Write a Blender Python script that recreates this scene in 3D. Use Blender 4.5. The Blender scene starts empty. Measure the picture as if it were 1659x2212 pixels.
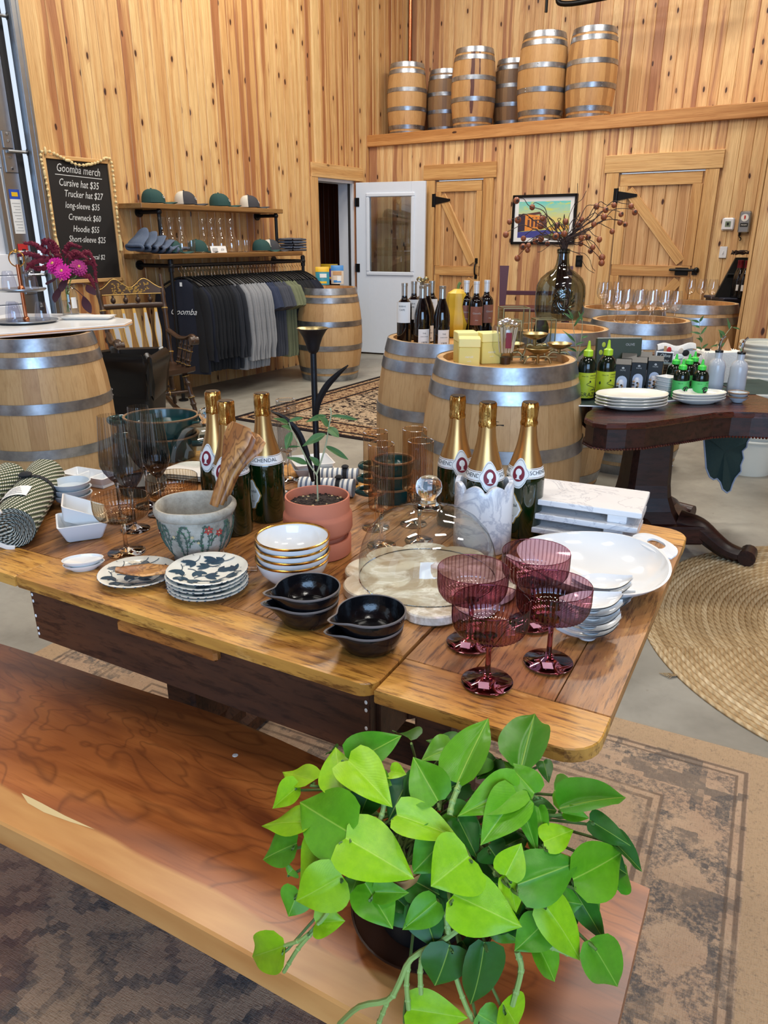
import bpy, math, random
import numpy as np
from mathutils import Vector as V, Matrix as MX, Euler

# ------------------------------------------------------------ camera, light, exposure
SC = bpy.context.scene
COL = SC.collection
PI = math.pi
W_, H_, F_ = 1659.0, 2212.0, 1600.0
PITCH, CAMH = math.radians(20.3), 1.42
cam = bpy.data.cameras.new('camera'); cam.sensor_fit = 'VERTICAL'; cam.sensor_height = 36; cam.lens = F_/H_*36
cam.clip_start = 0.05
co = bpy.data.objects.new('camera', cam); COL.objects.link(co)
co.location = (0, 0, CAMH); co.rotation_euler = (PI/2-PITCH, 0, 0)
SC.camera = co
vs = SC.view_settings
vs.view_transform = 'Standard'; vs.look = 'None'; vs.gamma = 1; vs.use_curve_mapping = False
vs.exposure = -0.25
SC.cycles.transparent_max_bounces = 32
SC.cycles.max_bounces = 12
SC.cycles.sample_clamp_indirect = 6
SC.cycles.caustics_reflective = False
SC.cycles.caustics_refractive = False
w = bpy.data.worlds.new('sky'); SC.world = w; w.use_nodes = True
w.node_tree.nodes['Background'].inputs[0].default_value = (0.75, 0.86, 1.0, 1)
w.node_tree.nodes['Background'].inputs[1].default_value = 1.2

def area(name, loc, rot, sx, sy, power, col):
    l = bpy.data.lights.new(name, 'AREA'); l.shape = 'RECTANGLE'; l.size = sx; l.size_y = sy
    l.energy = power; l.color = col
    o = bpy.data.objects.new(name, l); COL.objects.link(o); o.location = loc; o.rotation_euler = rot
    return o
# daylight through the big open door behind the photographer
area('door_daylight', (0.6, -3.9, 2.3), (PI/2, 0, 0), 4.0, 3.0, 350, (0.38, 0.63, 1.0))
# rows of high-bay lamps under the roof
for x, y, pw_ in ((-1.6, 1.2, 62), (1.4, 1.2, 62), (-1.2, 4.6, 130), (2.2, 4.4, 125), (-0.6, 7.4, 130), (2.6, 7.0, 140), (4.4, 1.5, 80), (1.2, -1.6, 70)):
    area('ceiling_lamp', (x, y, 5.45), (0, 0, 0.3), 1.2, 0.35, pw_, (1.0, 0.95, 0.86))

# ------------------------------------------------------------ picture to place helpers
_s, _c = math.sin(PITCH), math.cos(PITCH)
def ray(px, py):
    x = (px-W_/2)/F_; y = -(py-H_/2)/F_
    return V((x, _c+y*_s, -_s+y*_c))
CAM = V((0, 0, CAMH))
def on(px, py, z=0.0):
    """point of a level surface at height z that stands at this place of the photograph"""
    r = ray(px, py); return CAM+r*((z-CAMH)/r.z)
def at(px, py, Y):
    r = ray(px, py); return CAM+r*(Y/r.y)
HINGE = V((-0.376, 9.9)); LD = V((0.549, 0.836)); LN = V((0.836, -0.549))   # left wall line: origin, along, into the room
CORN = HINGE+LD*0.336
def onleft(px, py, o=0.0):
    """(s, z) on the upright plane parallel to the left wall at distance o from it"""
    r = ray(px, py); q = HINGE+LN*o
    t = (q.dot(LN))/(V((r.x, r.y)).dot(LN))
    p = CAM+r*t
    return (V((p.x, p.y))-q).dot(LD), p.z
def onback(px, py, o=0.0):
    """(s, z) on the plane of the back wall, s from the corner to the right, o towards the room"""
    n = -LD; q = CORN+n*o
    r = ray(px, py); t = q.dot(n)/(V((r.x, r.y)).dot(n)); p = CAM+r*t
    return (V((p.x, p.y))-q).dot(LN), p.z
def LW(s, o, z): p = HINGE+LD*s+LN*o; return V((p.x, p.y, z))
def BW(s, o, z): p = CORN+LN*s-LD*o; return V((p.x, p.y, z))
LROT = math.atan2(LD.y, LD.x)          # local +x along left wall; local -y points into the room
BROT = math.atan2(LN.y, LN.x)          # local +x along back wall to the right; local -y into the room

# ------------------------------------------------------------ objects
def ob(name, me, parent=None, loc=None, rz=None, rot=None):
    o = bpy.data.objects.new(name, me); COL.objects.link(o)
    if parent is not None: o.parent = parent
    if loc is not None: o.location = loc
    if rot is not None: o.rotation_euler = rot
    elif rz is not None: o.rotation_euler = (0, 0, rz)
    return o
def tag(o, label, cat, group=None):
    o['label'] = label; o['category'] = cat
    if group: o['group'] = group
    return o
def T(name, label, cat, loc=(0, 0, 0), rz=0, group=None, rot=None):
    return tag(ob(name, None, None, loc, rz, rot), label, cat, group)
def struct(o): o['kind'] = 'structure'; return o
KIDS = {}
def kids(o): return [c for c in o.children]
def dup(root, loc, rz=0, label=None, group=None, rot=None, scale=None):
    r = root.copy(); COL.objects.link(r); r.location = loc
    r.rotation_euler = rot if rot is not None else (0, 0, rz)
    if scale: r.scale = scale if not isinstance(scale, float) else (scale,)*3
    if label: r['label'] = label
    if group: r['group'] = group
    for ch in list(root.children):
        c = ch.copy(); COL.objects.link(c); c.parent = r
        for g in list(ch.children):
            d = g.copy(); COL.objects.link(d); d.parent = c
    return r
ORD = ('first second third fourth fifth sixth seventh eighth ninth tenth eleventh twelfth thirteenth fourteenth fifteenth sixteenth '
       'seventeenth eighteenth nineteenth twentieth twenty-first twenty-second twenty-third').split()

class B:
    """collects shapes and links them as one mesh object"""
    def __init__(s): s.v = []; s.f = []; s.m = []; s.mats = []; s.M = MX.Identity(4)
    def mi(s, mat):
        if mat not in s.mats: s.mats.append(mat)
        return s.mats.index(mat)
    def add(s, vs, fs, mat):
        n = len(s.v); k = s.mi(mat); M = s.M
        s.v += [tuple(M @ V(p)) for p in vs]
        s.f += [tuple(i+n for i in f) for f in fs]; s.m += [k]*len(fs)
        return s
    def place(s, loc=(0, 0, 0), rz=0, rot=None, sc=None):
        M = MX.Translation(V(loc)) @ (Euler(rot).to_matrix().to_4x4() if rot is not None else MX.Rotation(rz, 4, 'Z'))
        if sc is not None: M = M @ MX.Diagonal((*sc, 1))
        s.M = M; return s
    def lathe(s, prof, mat, n=28, ribs=0, amp=0, a0=0, a1=2*PI, close=False, fx=None):
        full = abs(a1-a0-2*PI) < 1e-6; k = n if full else n+1
        vs = []; fs = []
        for (r, z) in prof:
            for i in range(k):
                a = a0+(a1-a0)*i/n
                q = r*(1+amp*math.cos(ribs*a)) if ribs else r
                p = (q*math.cos(a), q*math.sin(a), z)
                vs.append(fx(p, a) if fx else p)
        R = len(prof)
        for j in range(R if close else R-1):
            j2 = (j+1) % R
            for i in range(n):
                i2 = (i+1) % k
                fs.append((j*k+i, j*k+i2, j2*k+i2, j2*k+i))
        return s.add(vs, fs, mat)
    def disk(s, r, z, mat, n=28, up=True):
        vs = [(r*math.cos(2*PI*i/n), r*math.sin(2*PI*i/n), z) for i in range(n)]
        return s.add(vs, [tuple(range(n)) if up else tuple(reversed(range(n)))], mat)
    def box(s, c, d, mat, bv=0.0, rot=None):
        x, y, z = d[0]/2, d[1]/2, d[2]/2
        if bv <= 0:
            vs = [(sx*x, sy*y, sz*z) for sz in (-1, 1) for sx, sy in ((-1, -1), (1, -1), (1, 1), (-1, 1))]
            fs = [(3, 2, 1, 0), (4, 5, 6, 7), (0, 1, 5, 4), (1, 2, 6, 5), (2, 3, 7, 6), (3, 0, 4, 7)]
        else:
            b = min(bv, x*.95, y*.95, z*.95); vs = []
            for (zz, ins) in ((-z, b), (-z+b, 0), (z-b, 0), (z, b)):
                X, Y = x-ins, y-ins; q = b
                vs += [(-X+q, -Y, zz), (X-q, -Y, zz), (X, -Y+q, zz), (X, Y-q, zz), (X-q, Y, zz), (-X+q, Y, zz), (-X, Y-q, zz), (-X, -Y+q, zz)]
            fs = [tuple(reversed(range(8))), tuple(range(24, 32))]
            for j in range(3):
                for i in range(8):
                    i2 = (i+1) % 8; fs.append((j*8+i, j*8+i2, j*8+8+i2, j*8+8+i))
        R = Euler(rot).to_matrix() if rot is not None else None
        vs = [tuple(V(c)+(R @ V(p) if R else V(p))) for p in vs]
        return s.add(vs, fs, mat)
    def prism(s, out, z0, z1, mat, bv=0.0):
        """level outline (counter-clockwise) made solid from z0 to z1"""
        n = len(out); vs = []
        lv = [(z0, 0), (z1, 0)] if bv <= 0 else [(z0, bv), (z0+bv, 0), (z1-bv, 0), (z1, bv)]
        c = V((sum(p[0] for p in out)/n, sum(p[1] for p in out)/n))
        for z, i in lv:
            for p in out:
                q = V(p)-c; L = max(q.length, 1e-6); q = c+q*(1-i/L); vs.append((q.x, q.y, z))
        fs = [tuple(reversed(range(n))), tuple(range((len(lv)-1)*n, len(lv)*n))]
        for j in range(len(lv)-1):
            for i in range(n):
                i2 = (i+1) % n; fs.append((j*n+i, j*n+i2, j*n+n+i2, j*n+n+i))
        return s.add(vs, fs, mat)
    def tube(s, pts, r, mat, n=8, caps=True, flat=1.0, up=None):
        pts = [V(p) for p in pts]; m = len(pts); vs = []; fs = []
        rs = r if isinstance(r, (list, tuple)) else [r]*m
        prev = None
        for i, p in enumerate(pts):
            d = (pts[min(i+1, m-1)]-pts[max(i-1, 0)]).normalized()
            if prev is None:
                a = V(up) if up else (V((0, 0, 1)) if abs(d.z) < .9 else V((1, 0, 0)))
            else: a = prev
            x = a-d*a.dot(d)
            if x.length < 1e-6: x = d.orthogonal()
            x.normalize(); prev = x; y = d.cross(x)
            for k in range(n):
                t = 2*PI*k/n; vs.append(tuple(p+x*(rs[i]*math.cos(t))+y*(rs[i]*flat*math.sin(t))))
        for i in range(m-1):
            for k in range(n):
                k2 = (k+1) % n; fs.append((i*n+k, i*n+k2, i*n+n+k2, i*n+n+k))
        if caps: fs += [tuple(reversed(range(n))), tuple(range((m-1)*n, m*n))]
        return s.add(vs, fs, mat)
    def grid(s, fn, nu, nv, mat, wrap=False):
        vs = [tuple(fn(i/nu, j/nv)) for i in range(nu+1) for j in range(nv+1)]
        fs = [(i*(nv+1)+j, (i+1)*(nv+1)+j, (i+1)*(nv+1)+j+1, i*(nv+1)+j+1) for i in range(nu) for j in range(nv)]
        return s.add(vs, fs, mat)
    def ball(s, c, r, mat, n=12, m=8):
        r = r if isinstance(r, (tuple, list)) else (r,)*3
        vs = []; fs = []
        for j in range(m+1):
            t = PI*j/m
            for i in range(n):
                a = 2*PI*i/n; vs.append((c[0]+r[0]*math.sin(t)*math.cos(a), c[1]+r[1]*math.sin(t)*math.sin(a), c[2]-r[2]*math.cos(t)))
        for j in range(m):
            for i in range(n):
                i2 = (i+1) % n; fs.append((j*n+i, j*n+i2, j*n+n+i2, j*n+n+i))
        return s.add(vs, fs, mat)
    def text(s, txt, size, mat, fn=None, shear=0.0, align='CENTER', sx=1.0):
        cu = bpy.data.curves.new('t', 'FONT'); cu.body = txt; cu.size = size; cu.shear = shear
        cu.align_x = align; cu.resolution_u = 2; cu.space_line = 1.0
        o = bpy.data.objects.new('t', cu); me = o.to_mesh()
        vs = [(v.co.x*sx, v.co.y) for v in me.vertices]; fs = [tuple(p.vertices) for p in me.polygons]
        o.to_mesh_clear(); bpy.data.objects.remove(o); bpy.data.curves.remove(cu)
        fn = fn or (lambda x, y: (x, 0, y))
        return s.add([fn(x, y) for x, y in vs], fs, mat)
    def mesh(s, smooth=True, ang=40):
        me = bpy.data.meshes.new('m'); me.from_pydata(s.v, [], s.f)
        for m in s.mats: me.materials.append(MAT(m) if isinstance(m, str) else m)
        if len(s.mats) > 1: me.polygons.foreach_set('material_index', s.m)
        if smooth:
            me.polygons.foreach_set('use_smooth', [True]*len(s.f))
            me.set_sharp_from_angle(angle=math.radians(ang))
        me.update(); return me
    def ob(s, name, parent=None, loc=None, rz=None, rot=None, smooth=True, ang=40):
        return ob(name, s.mesh(smooth, ang), parent, loc, rz, rot)

def cyl_fn(r, z0, a=-PI/2, e=.0006):
    return lambda x, y: ((r+e)*math.cos(a+x/r), (r+e)*math.sin(a+x/r), z0+y)
def bez(pts, n=16):
    """smooth curve through points (Catmull-Rom)"""
    P = [V(p) for p in pts]; P = [P[0]*2-P[1]]+P+[P[-1]*2-P[-2]]; out = []
    m = len(P)-3; per = max(2, n//m)
    for i in range(m):
        a, b, c, d = P[i:i+4]
        for k in range(per):
            t = k/per
            out.append(.5*((2*b)+(c-a)*t+(2*a-5*b+4*c-d)*t*t+(3*b-a-3*c+d)*t**3))
    out.append(P[-2]); return out
def solid(outer, th, zb=None):
    """open-vessel profile: outside from the foot up, over the lip, then down the inside"""
    inn = [(max(r-th, 0.0), z) for r, z in reversed(outer)]
    zb = outer[0][1]+th if zb is None else zb
    inn = [(r, max(z, zb)) for r, z in inn if z > zb-1e-6]
    return [(0, outer[0][1])]+outer+inn+[(0, zb)]
# ------------------------------------------------------------ materials (all procedural)
def C(r, g, b): return tuple(((c/255)/12.92 if c/255 <= .04045 else ((c/255+.055)/1.055)**2.4) for c in (r, g, b))+(1,)
_M = {}; _DEF = {}
class Nt:
    def __init__(s, name):
        s.m = bpy.data.materials.new(name); s.m.use_nodes = True; s.t = s.m.node_tree; s.t.nodes.clear()
        s.out = s.t.nodes.new('ShaderNodeOutputMaterial'); s._tc = None
    def n(s, typ, ins=None, **pr):
        d = s.t.nodes.new('ShaderNode'+typ)
        for k, v in pr.items(): setattr(d, k, v)
        for k, v in (ins or {}).items():
            i = d.inputs[k]
            if isinstance(v, bpy.types.NodeSocket): s.t.links.new(v, i)
            else: i.default_value = v
        return d
    def co(s, which='Object'):
        if s._tc is None: s._tc = s.n('TexCoord')
        return s._tc.outputs[which]
    def rnd(s): return s.n('ObjectInfo').outputs['Random']
    def mp(s, vec, sc=(1, 1, 1), loc=(0, 0, 0), rot=(0, 0, 0)): return s.n('Mapping', {'Vector': vec, 'Scale': sc, 'Location': loc, 'Rotation': rot}).outputs[0]
    def vadd(s, a, b): return s.n('VectorMath', {0: a, 1: b}, operation='ADD').outputs[0]
    def noise(s, vec, sc=5.0, det=3.0, ro=.5, di=0.0, out=0): return s.n('TexNoise', {'Vector': vec, 'Scale': sc, 'Detail': det, 'Roughness': ro, 'Distortion': di}).outputs[out]
    def voro(s, vec, sc=5.0, out=0, feature='F1', rnd=1.0): return s.n('TexVoronoi', {'Vector': vec, 'Scale': sc, 'Randomness': rnd}, feature=feature).outputs[out]
    def wave(s, vec, sc=5.0, di=0.0, det=2.0, dsc=1.0, typ='BANDS', dr='X', prof='SIN'):
        d = s.n('TexWave', {'Vector': vec, 'Scale': sc, 'Distortion': di, 'Detail': det, 'Detail Scale': dsc}, wave_type=typ, wave_profile=prof)
        if typ == 'BANDS': d.bands_direction = dr
        else: d.rings_direction = dr
        return d.outputs[1]
    def ramp(s, fac, st, interp='LINEAR'):
        d = s.n('ValToRGB', {0: fac}); cr = d.color_ramp; cr.interpolation = interp
        while len(cr.elements) > 1: cr.elements.remove(cr.elements[-1])
        cr.elements[0].position = st[0][0]; cr.elements[0].color = st[0][1]
        for p, c in st[1:]: e = cr.elements.new(p); e.color = c
        return d.outputs[0]
    def step(s, fac, a, b): return s.n('MapRange', {0: fac, 1: a, 2: b, 3: 0.0, 4: 1.0}).outputs[0]
    def mix(s, f, a, b, mode='MIX'):
        d = s.n('Mix', data_type='RGBA', blend_type=mode)
        for i, v in ((0, f), (6, a), (7, b)):
            if isinstance(v, bpy.types.NodeSocket): s.t.links.new(v, d.inputs[i])
            else: d.inputs[i].default_value = v
        return d.outputs[2]
    def ma(s, op, a, b=0.0, clamp=False): return s.n('Math', {0: a, 1: b}, operation=op, use_clamp=clamp).outputs[0]
    def sep(s, v): return s.n('SeparateXYZ', {0: v}).outputs
    def bump(s, h, st=.3, di=.01): return s.n('Bump', {'Height': h, 'Strength': st, 'Distance': di}).outputs[0]
    def pr(s, col, ro=.5, me=0.0, nor=None, **kw):
        ins = {'Base Color': col, 'Roughness': ro, 'Metallic': me}
        if nor is not None: ins['Normal'] = nor
        for k, v in kw.items(): ins[k.replace('_', ' ')] = v
        return s.fin(s.n('BsdfPrincipled', ins).outputs[0])
    def fin(s, sh): s.t.links.new(sh, s.out.inputs[0]); return s.m
def defm(name):
    def deco(fn): _DEF[name] = fn; return fn
    return deco
def MAT(name):
    if name not in _M: _M[name] = _DEF[name](Nt(name))
    return _M[name]
G1 = lambda v: (v, v, v, 1)
def plain(name, rgb, ro=.5, me=0.0, var=.0, vs=20.0, bump=0.0, bs=60.0, **kw):
    def fn(t):
        col = C(*rgb); vec = t.co()
        if var: col = t.mix(t.noise(vec, vs, 4), tuple(c*(1-var) for c in col[:3])+(1,), tuple(min(1, c*(1+var)) for c in col[:3])+(1,))
        nor = t.bump(t.noise(vec, bs, 3), bump, .004) if bump else None
        return t.pr(col, ro, me, nor, **kw)
    _DEF[name] = fn

# ---- woods
def pine(name, pale, mid, red, knot=.62, vert=True, ro=.42, ks=1.0):
    def fn(t):
        v = t.co()
        r = t.rnd()
        off = t.n('CombineXYZ', {0: t.ma('MULTIPLY', r, 37.0), 1: t.ma('MULTIPLY', r, 91.0), 2: t.ma('MULTIPLY', r, 53.0)}).outputs[0]
        v = t.vadd(v, off)
        if not vert: v = t.n('CombineXYZ', {0: t.sep(v)[2], 1: t.sep(v)[1], 2: t.sep(v)[0]}).outputs[0]
        wob = t.noise(t.mp(v, (3, 3, 1.2)), 1.0, 2, out=1)
        vw = t.vadd(v, t.n('VectorMath', {0: wob, 1: (.05, .05, .0)}, operation='MULTIPLY').outputs[0])
        band = t.noise(t.mp(vw, (9, 9, .16)), 1.5, 2)
        band = t.ma('ADD', band, t.ma('MULTIPLY', t.ma('SUBTRACT', r, .5), .30))
        base = t.ramp(band, [(.34, C(*pale)), (.50, C(*mid)), (.56, C(*mid)), (.64, C(*red))])
        fine = t.noise(t.mp(vw, (60, 60, 1.0)), 3.0, 4, .6)
        base = t.mix(t.step(fine, .42, .72), base, t.mix(1.0, base, (.66, .55, .46, 1), 'MULTIPLY'))
        s3 = t.sep(vw); kv = t.n('CombineXYZ', {0: t.ma('MULTIPLY', s3[0], 8.0*ks), 1: t.ma('MULTIPLY', s3[2], 3.2*ks)}).outputs[0]
        vn = t.n('TexVoronoi', {'Vector': kv, 'Scale': 1.0}, voronoi_dimensions='2D'); d = vn.outputs[0]; rc = t.sep(vn.outputs[1])[0]
        d2 = t.ma('ADD', d, t.ma('MULTIPLY', t.noise(v, 30, 2), .06))
        sel = t.step(rc, knot+.28, knot+.30)
        halo = t.ma('MULTIPLY', t.ma('SUBTRACT', 1.0, t.step(d2, .12, .36)), sel)
        kn = t.ma('MULTIPLY', t.ma('SUBTRACT', 1.0, t.step(d2, .10, .14)), sel)
        base = t.mix(t.ma('MULTIPLY', halo, .55), base, C(*red))
        base = t.mix(kn, base, C(66, 34, 20))
        return t.pr(base, ro, 0, t.bump(fine, .12, .002))
    _DEF[name] = fn
pine('pine_wall', (228, 192, 134), (212, 166, 108), (172, 116, 74), knot=.46, ks=1.1)
pine('pine_back', (233, 198, 144), (216, 172, 120), (174, 124, 90), knot=.46, ks=1.1)
pine('pine_trim', (222, 182, 124), (210, 164, 104), (192, 142, 86), knot=.66)
pine('pine_trim_h', (222, 182, 124), (210, 164, 104), (192, 142, 86), knot=.66, vert=False)
pine('pine_door', (220, 182, 132), (206, 162, 112), (190, 144, 96), knot=.58)
pine('pine_ledge', (212, 160, 100), (202, 148, 90), (186, 130, 74), knot=.66, vert=False)
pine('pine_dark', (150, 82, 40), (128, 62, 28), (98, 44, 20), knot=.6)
pine('shelf_wood', (158, 120, 72), (138, 100, 56), (112, 78, 42), knot=.8, vert=False)

def oakstave(name, a, b, c):
    def fn(t):
        v = t.co(); r = t.rnd()
        v = t.vadd(v, t.n('CombineXYZ', {0: t.ma('MULTIPLY', r, 17.0), 1: t.ma('MULTIPLY', r, 31.0), 2: t.ma('MULTIPLY', r, 9.0)}).outputs[0])
        col = t.ramp(t.ma('FRACT', t.ma('MULTIPLY', r, 7.13)), [(0, C(*a)), (.55, C(*b)), (1, C(*c))])
        fl = t.noise(t.mp(v, (70, 70, 5)), 1.5, 4, .6)
        col = t.mix(t.step(fl, .45, .8), col, t.mix(1.0, col, (.78, .70, .60, 1), 'MULTIPLY'))
        st = t.noise(t.mp(v, (6, 6, 3)), 1.2, 4, .65)
        col = t.mix(t.ma('MULTIPLY', t.step(st, .58, .82), .5), col, C(110, 78, 46))
        return t.pr(col, .5, 0, t.bump(fl, .1, .002))
    _DEF[name] = fn
oakstave('stave', (202, 168, 122), (192, 156, 108), (170, 132, 88))
oakstave('stave_dark', (150, 118, 82), (134, 102, 70), (112, 84, 58))
oakstave('stave_loft', (200, 158, 104), (186, 142, 88), (162, 118, 72))
oakstave('head_wood', (208, 160, 98), (196, 146, 86), (176, 126, 70))

def oak(name, light, mid, dark, wear=.6, axis='X', ro=.32):
    def fn(t):
        v = t.co(); r = t.rnd()
        if axis == 'Y': v = t.n('CombineXYZ', {0: t.sep(v)[1], 1: t.sep(v)[0], 2: t.sep(v)[2]}).outputs[0]
        v = t.vadd(v, t.n('CombineXYZ', {0: t.ma('MULTIPLY', r, 13.0), 1: t.ma('MULTIPLY', r, 7.0)}).outputs[0])
        g = t.noise(t.mp(v, (12, 120, 60)), 1.0, 5, .7)
        b = t.noise(t.mp(v, (1.5, 11, 11)), 1.3, 4, .6, .6)
        b = t.ma('ADD', b, t.ma('MULTIPLY', t.ma('SUBTRACT', r, .5), .16))
        col = t.ramp(b, [(.30, C(*light)), (.5, C(*mid)), (.68, C(*dark))])
        col = t.mix(t.step(g, .50, .62), col, t.mix(1.0, col, (.36, .29, .24, 1), 'MULTIPLY'))
        wr = t.noise(t.mp(v, (5, 16, 9)), 1.6, 6, .7)
        col = t.mix(t.ma('MULTIPLY', t.step(wr, .58, .70), wear), col, C(226, 178, 104))
        rr = t.step(wr, .2, .8)
        return t.pr(col, t.ma('ADD', ro, t.ma('MULTIPLY', rr, .15)), 0, t.bump(g, .22, .0015))
    _DEF[name] = fn
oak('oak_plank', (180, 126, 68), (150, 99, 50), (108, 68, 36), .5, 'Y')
oak('oak_border', (222, 172, 88), (200, 144, 62), (160, 106, 46), .6, 'X')
oak('oak_border_y', (206, 142, 66), (184, 116, 46), (150, 88, 34), .45, 'Y')
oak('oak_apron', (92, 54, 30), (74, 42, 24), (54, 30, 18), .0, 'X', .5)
oak('oak_slide', (180, 116, 52), (158, 98, 42), (128, 76, 32), .1, 'X')
oak('mahogany', (96, 40, 26), (72, 30, 20), (48, 20, 15), .0, 'X', .2)
oak('mahogany_dark', (66, 30, 22), (48, 22, 17), (34, 16, 13), .0, 'X', .3)
@defm('slab')
def _(t):
    v = t.co(); x, y, z = t.sep(v)[:3]
    w1 = t.noise(t.mp(v, (1.6, 3.2, 3)), 1.5, 3, .5, .8)
    rings = t.ma('FRACT', t.ma('ADD', t.ma('MULTIPLY', w1, 13.0), t.ma('MULTIPLY', y, 10.0)))
    tri = t.ma('ABSOLUTE', t.ma('SUBTRACT', rings, .5))
    base = t.ramp(t.noise(t.mp(v, (1.2, 4.5, 4)), 1.6, 3, .55, .9), [(.3, C(200, 122, 60)), (.5, C(168, 94, 44)), (.68, C(112, 56, 27))])
    base = t.mix(t.ma('MULTIPLY', t.step(tri, .36, .5), .5), base, C(100, 50, 25))
    fine = t.noise(t.mp(v, (8, 150, 90)), 1.0, 3, .6)
    base = t.mix(t.step(fine, .5, .75), base, t.mix(1.0, base, (.74, .66, .58, 1), 'MULTIPLY'))
    ed = t.ma('ADD', y, t.ma('MULTIPLY', t.noise(t.mp(v, (2, .5, 0)), 1.3, 2), .05))
    sap = t.ramp(t.noise(t.mp(v, (2, 14, 9)), 2, 3), [(.3, C(214, 158, 92)), (.7, C(190, 128, 66))])
    base = t.mix(t.step(ed, -.105, -.113), base, sap)
    base = t.mix(t.step(t.ma('ADD', y, t.ma('MULTIPLY', t.noise(t.mp(v, (3, .5, 0)), 2, 3), .05)), .248, .262), base, C(146, 110, 66))
    kd = t.n('VectorMath', {0: v, 1: (.93, .03, .0)}, operation='DISTANCE').outputs[1]
    kr = t.ma('FRACT', t.ma('MULTIPLY', t.ma('ADD', kd, t.ma('MULTIPLY', w1, .02)), 46.0))
    base = t.mix(t.ma('MULTIPLY', t.ma('MULTIPLY', t.step(kd, .13, .03), t.step(kr, .55, .9)), .5), base, C(104, 50, 26))
    return t.pr(base, .34, 0, t.bump(fine, .08, .001))
@defm('olive_wood')
def _(t):
    v = t.co(); r = t.rnd()
    v = t.vadd(v, t.n('CombineXYZ', {0: t.ma('MULTIPLY', r, 3.0), 1: t.ma('MULTIPLY', r, 5.0)}).outputs[0])
    n = t.noise(t.mp(v, (14, 14, 4)), 1.5, 3, .5, .5)
    st = t.ma('ABSOLUTE', t.ma('SUBTRACT', t.ma('FRACT', t.ma('MULTIPLY', n, 9.0)), .5))
    col = t.mix(t.ma('MULTIPLY', t.step(st, .25, .5), .75), t.ramp(n, [(.3, C(206, 150, 86)), (.6, C(150, 94, 48))]), C(96, 54, 28))
    return t.pr(col, .4)

# ---- floor, rugs
@defm('concrete')
def _(t):
    v = t.co()
    a = t.noise(v, .9, 6, .62, .4); b = t.noise(v, 5, 5, .7)
    col = t.ramp(a, [(.3, C(112, 108, 98)), (.5, C(142, 138, 127)), (.7, C(168, 164, 152))])
    col = t.mix(t.ma('MULTIPLY', t.step(b, .5, .75), .35), col, C(96, 92, 84))
    sp = t.noise(v, 14, 3, .6)
    col = t.mix(t.ma('MULTIPLY', t.step(sp, .68, .74), .4), col, C(80, 66, 54))
    return t.pr(col, t.ma('ADD', .28, t.ma('MULTIPLY', b, .3)), 0, t.bump(b, .05, .002))
def weave(t, v, s=380.0):
    x, y = t.sep(v)[:2]
    a = t.ma('SINE', t.ma('MULTIPLY', x, s)); b = t.ma('SINE', t.ma('MULTIPLY', y, s*1.25))
    return t.ma('MULTIPLY', t.ma('ADD', a, b), .5)
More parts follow.
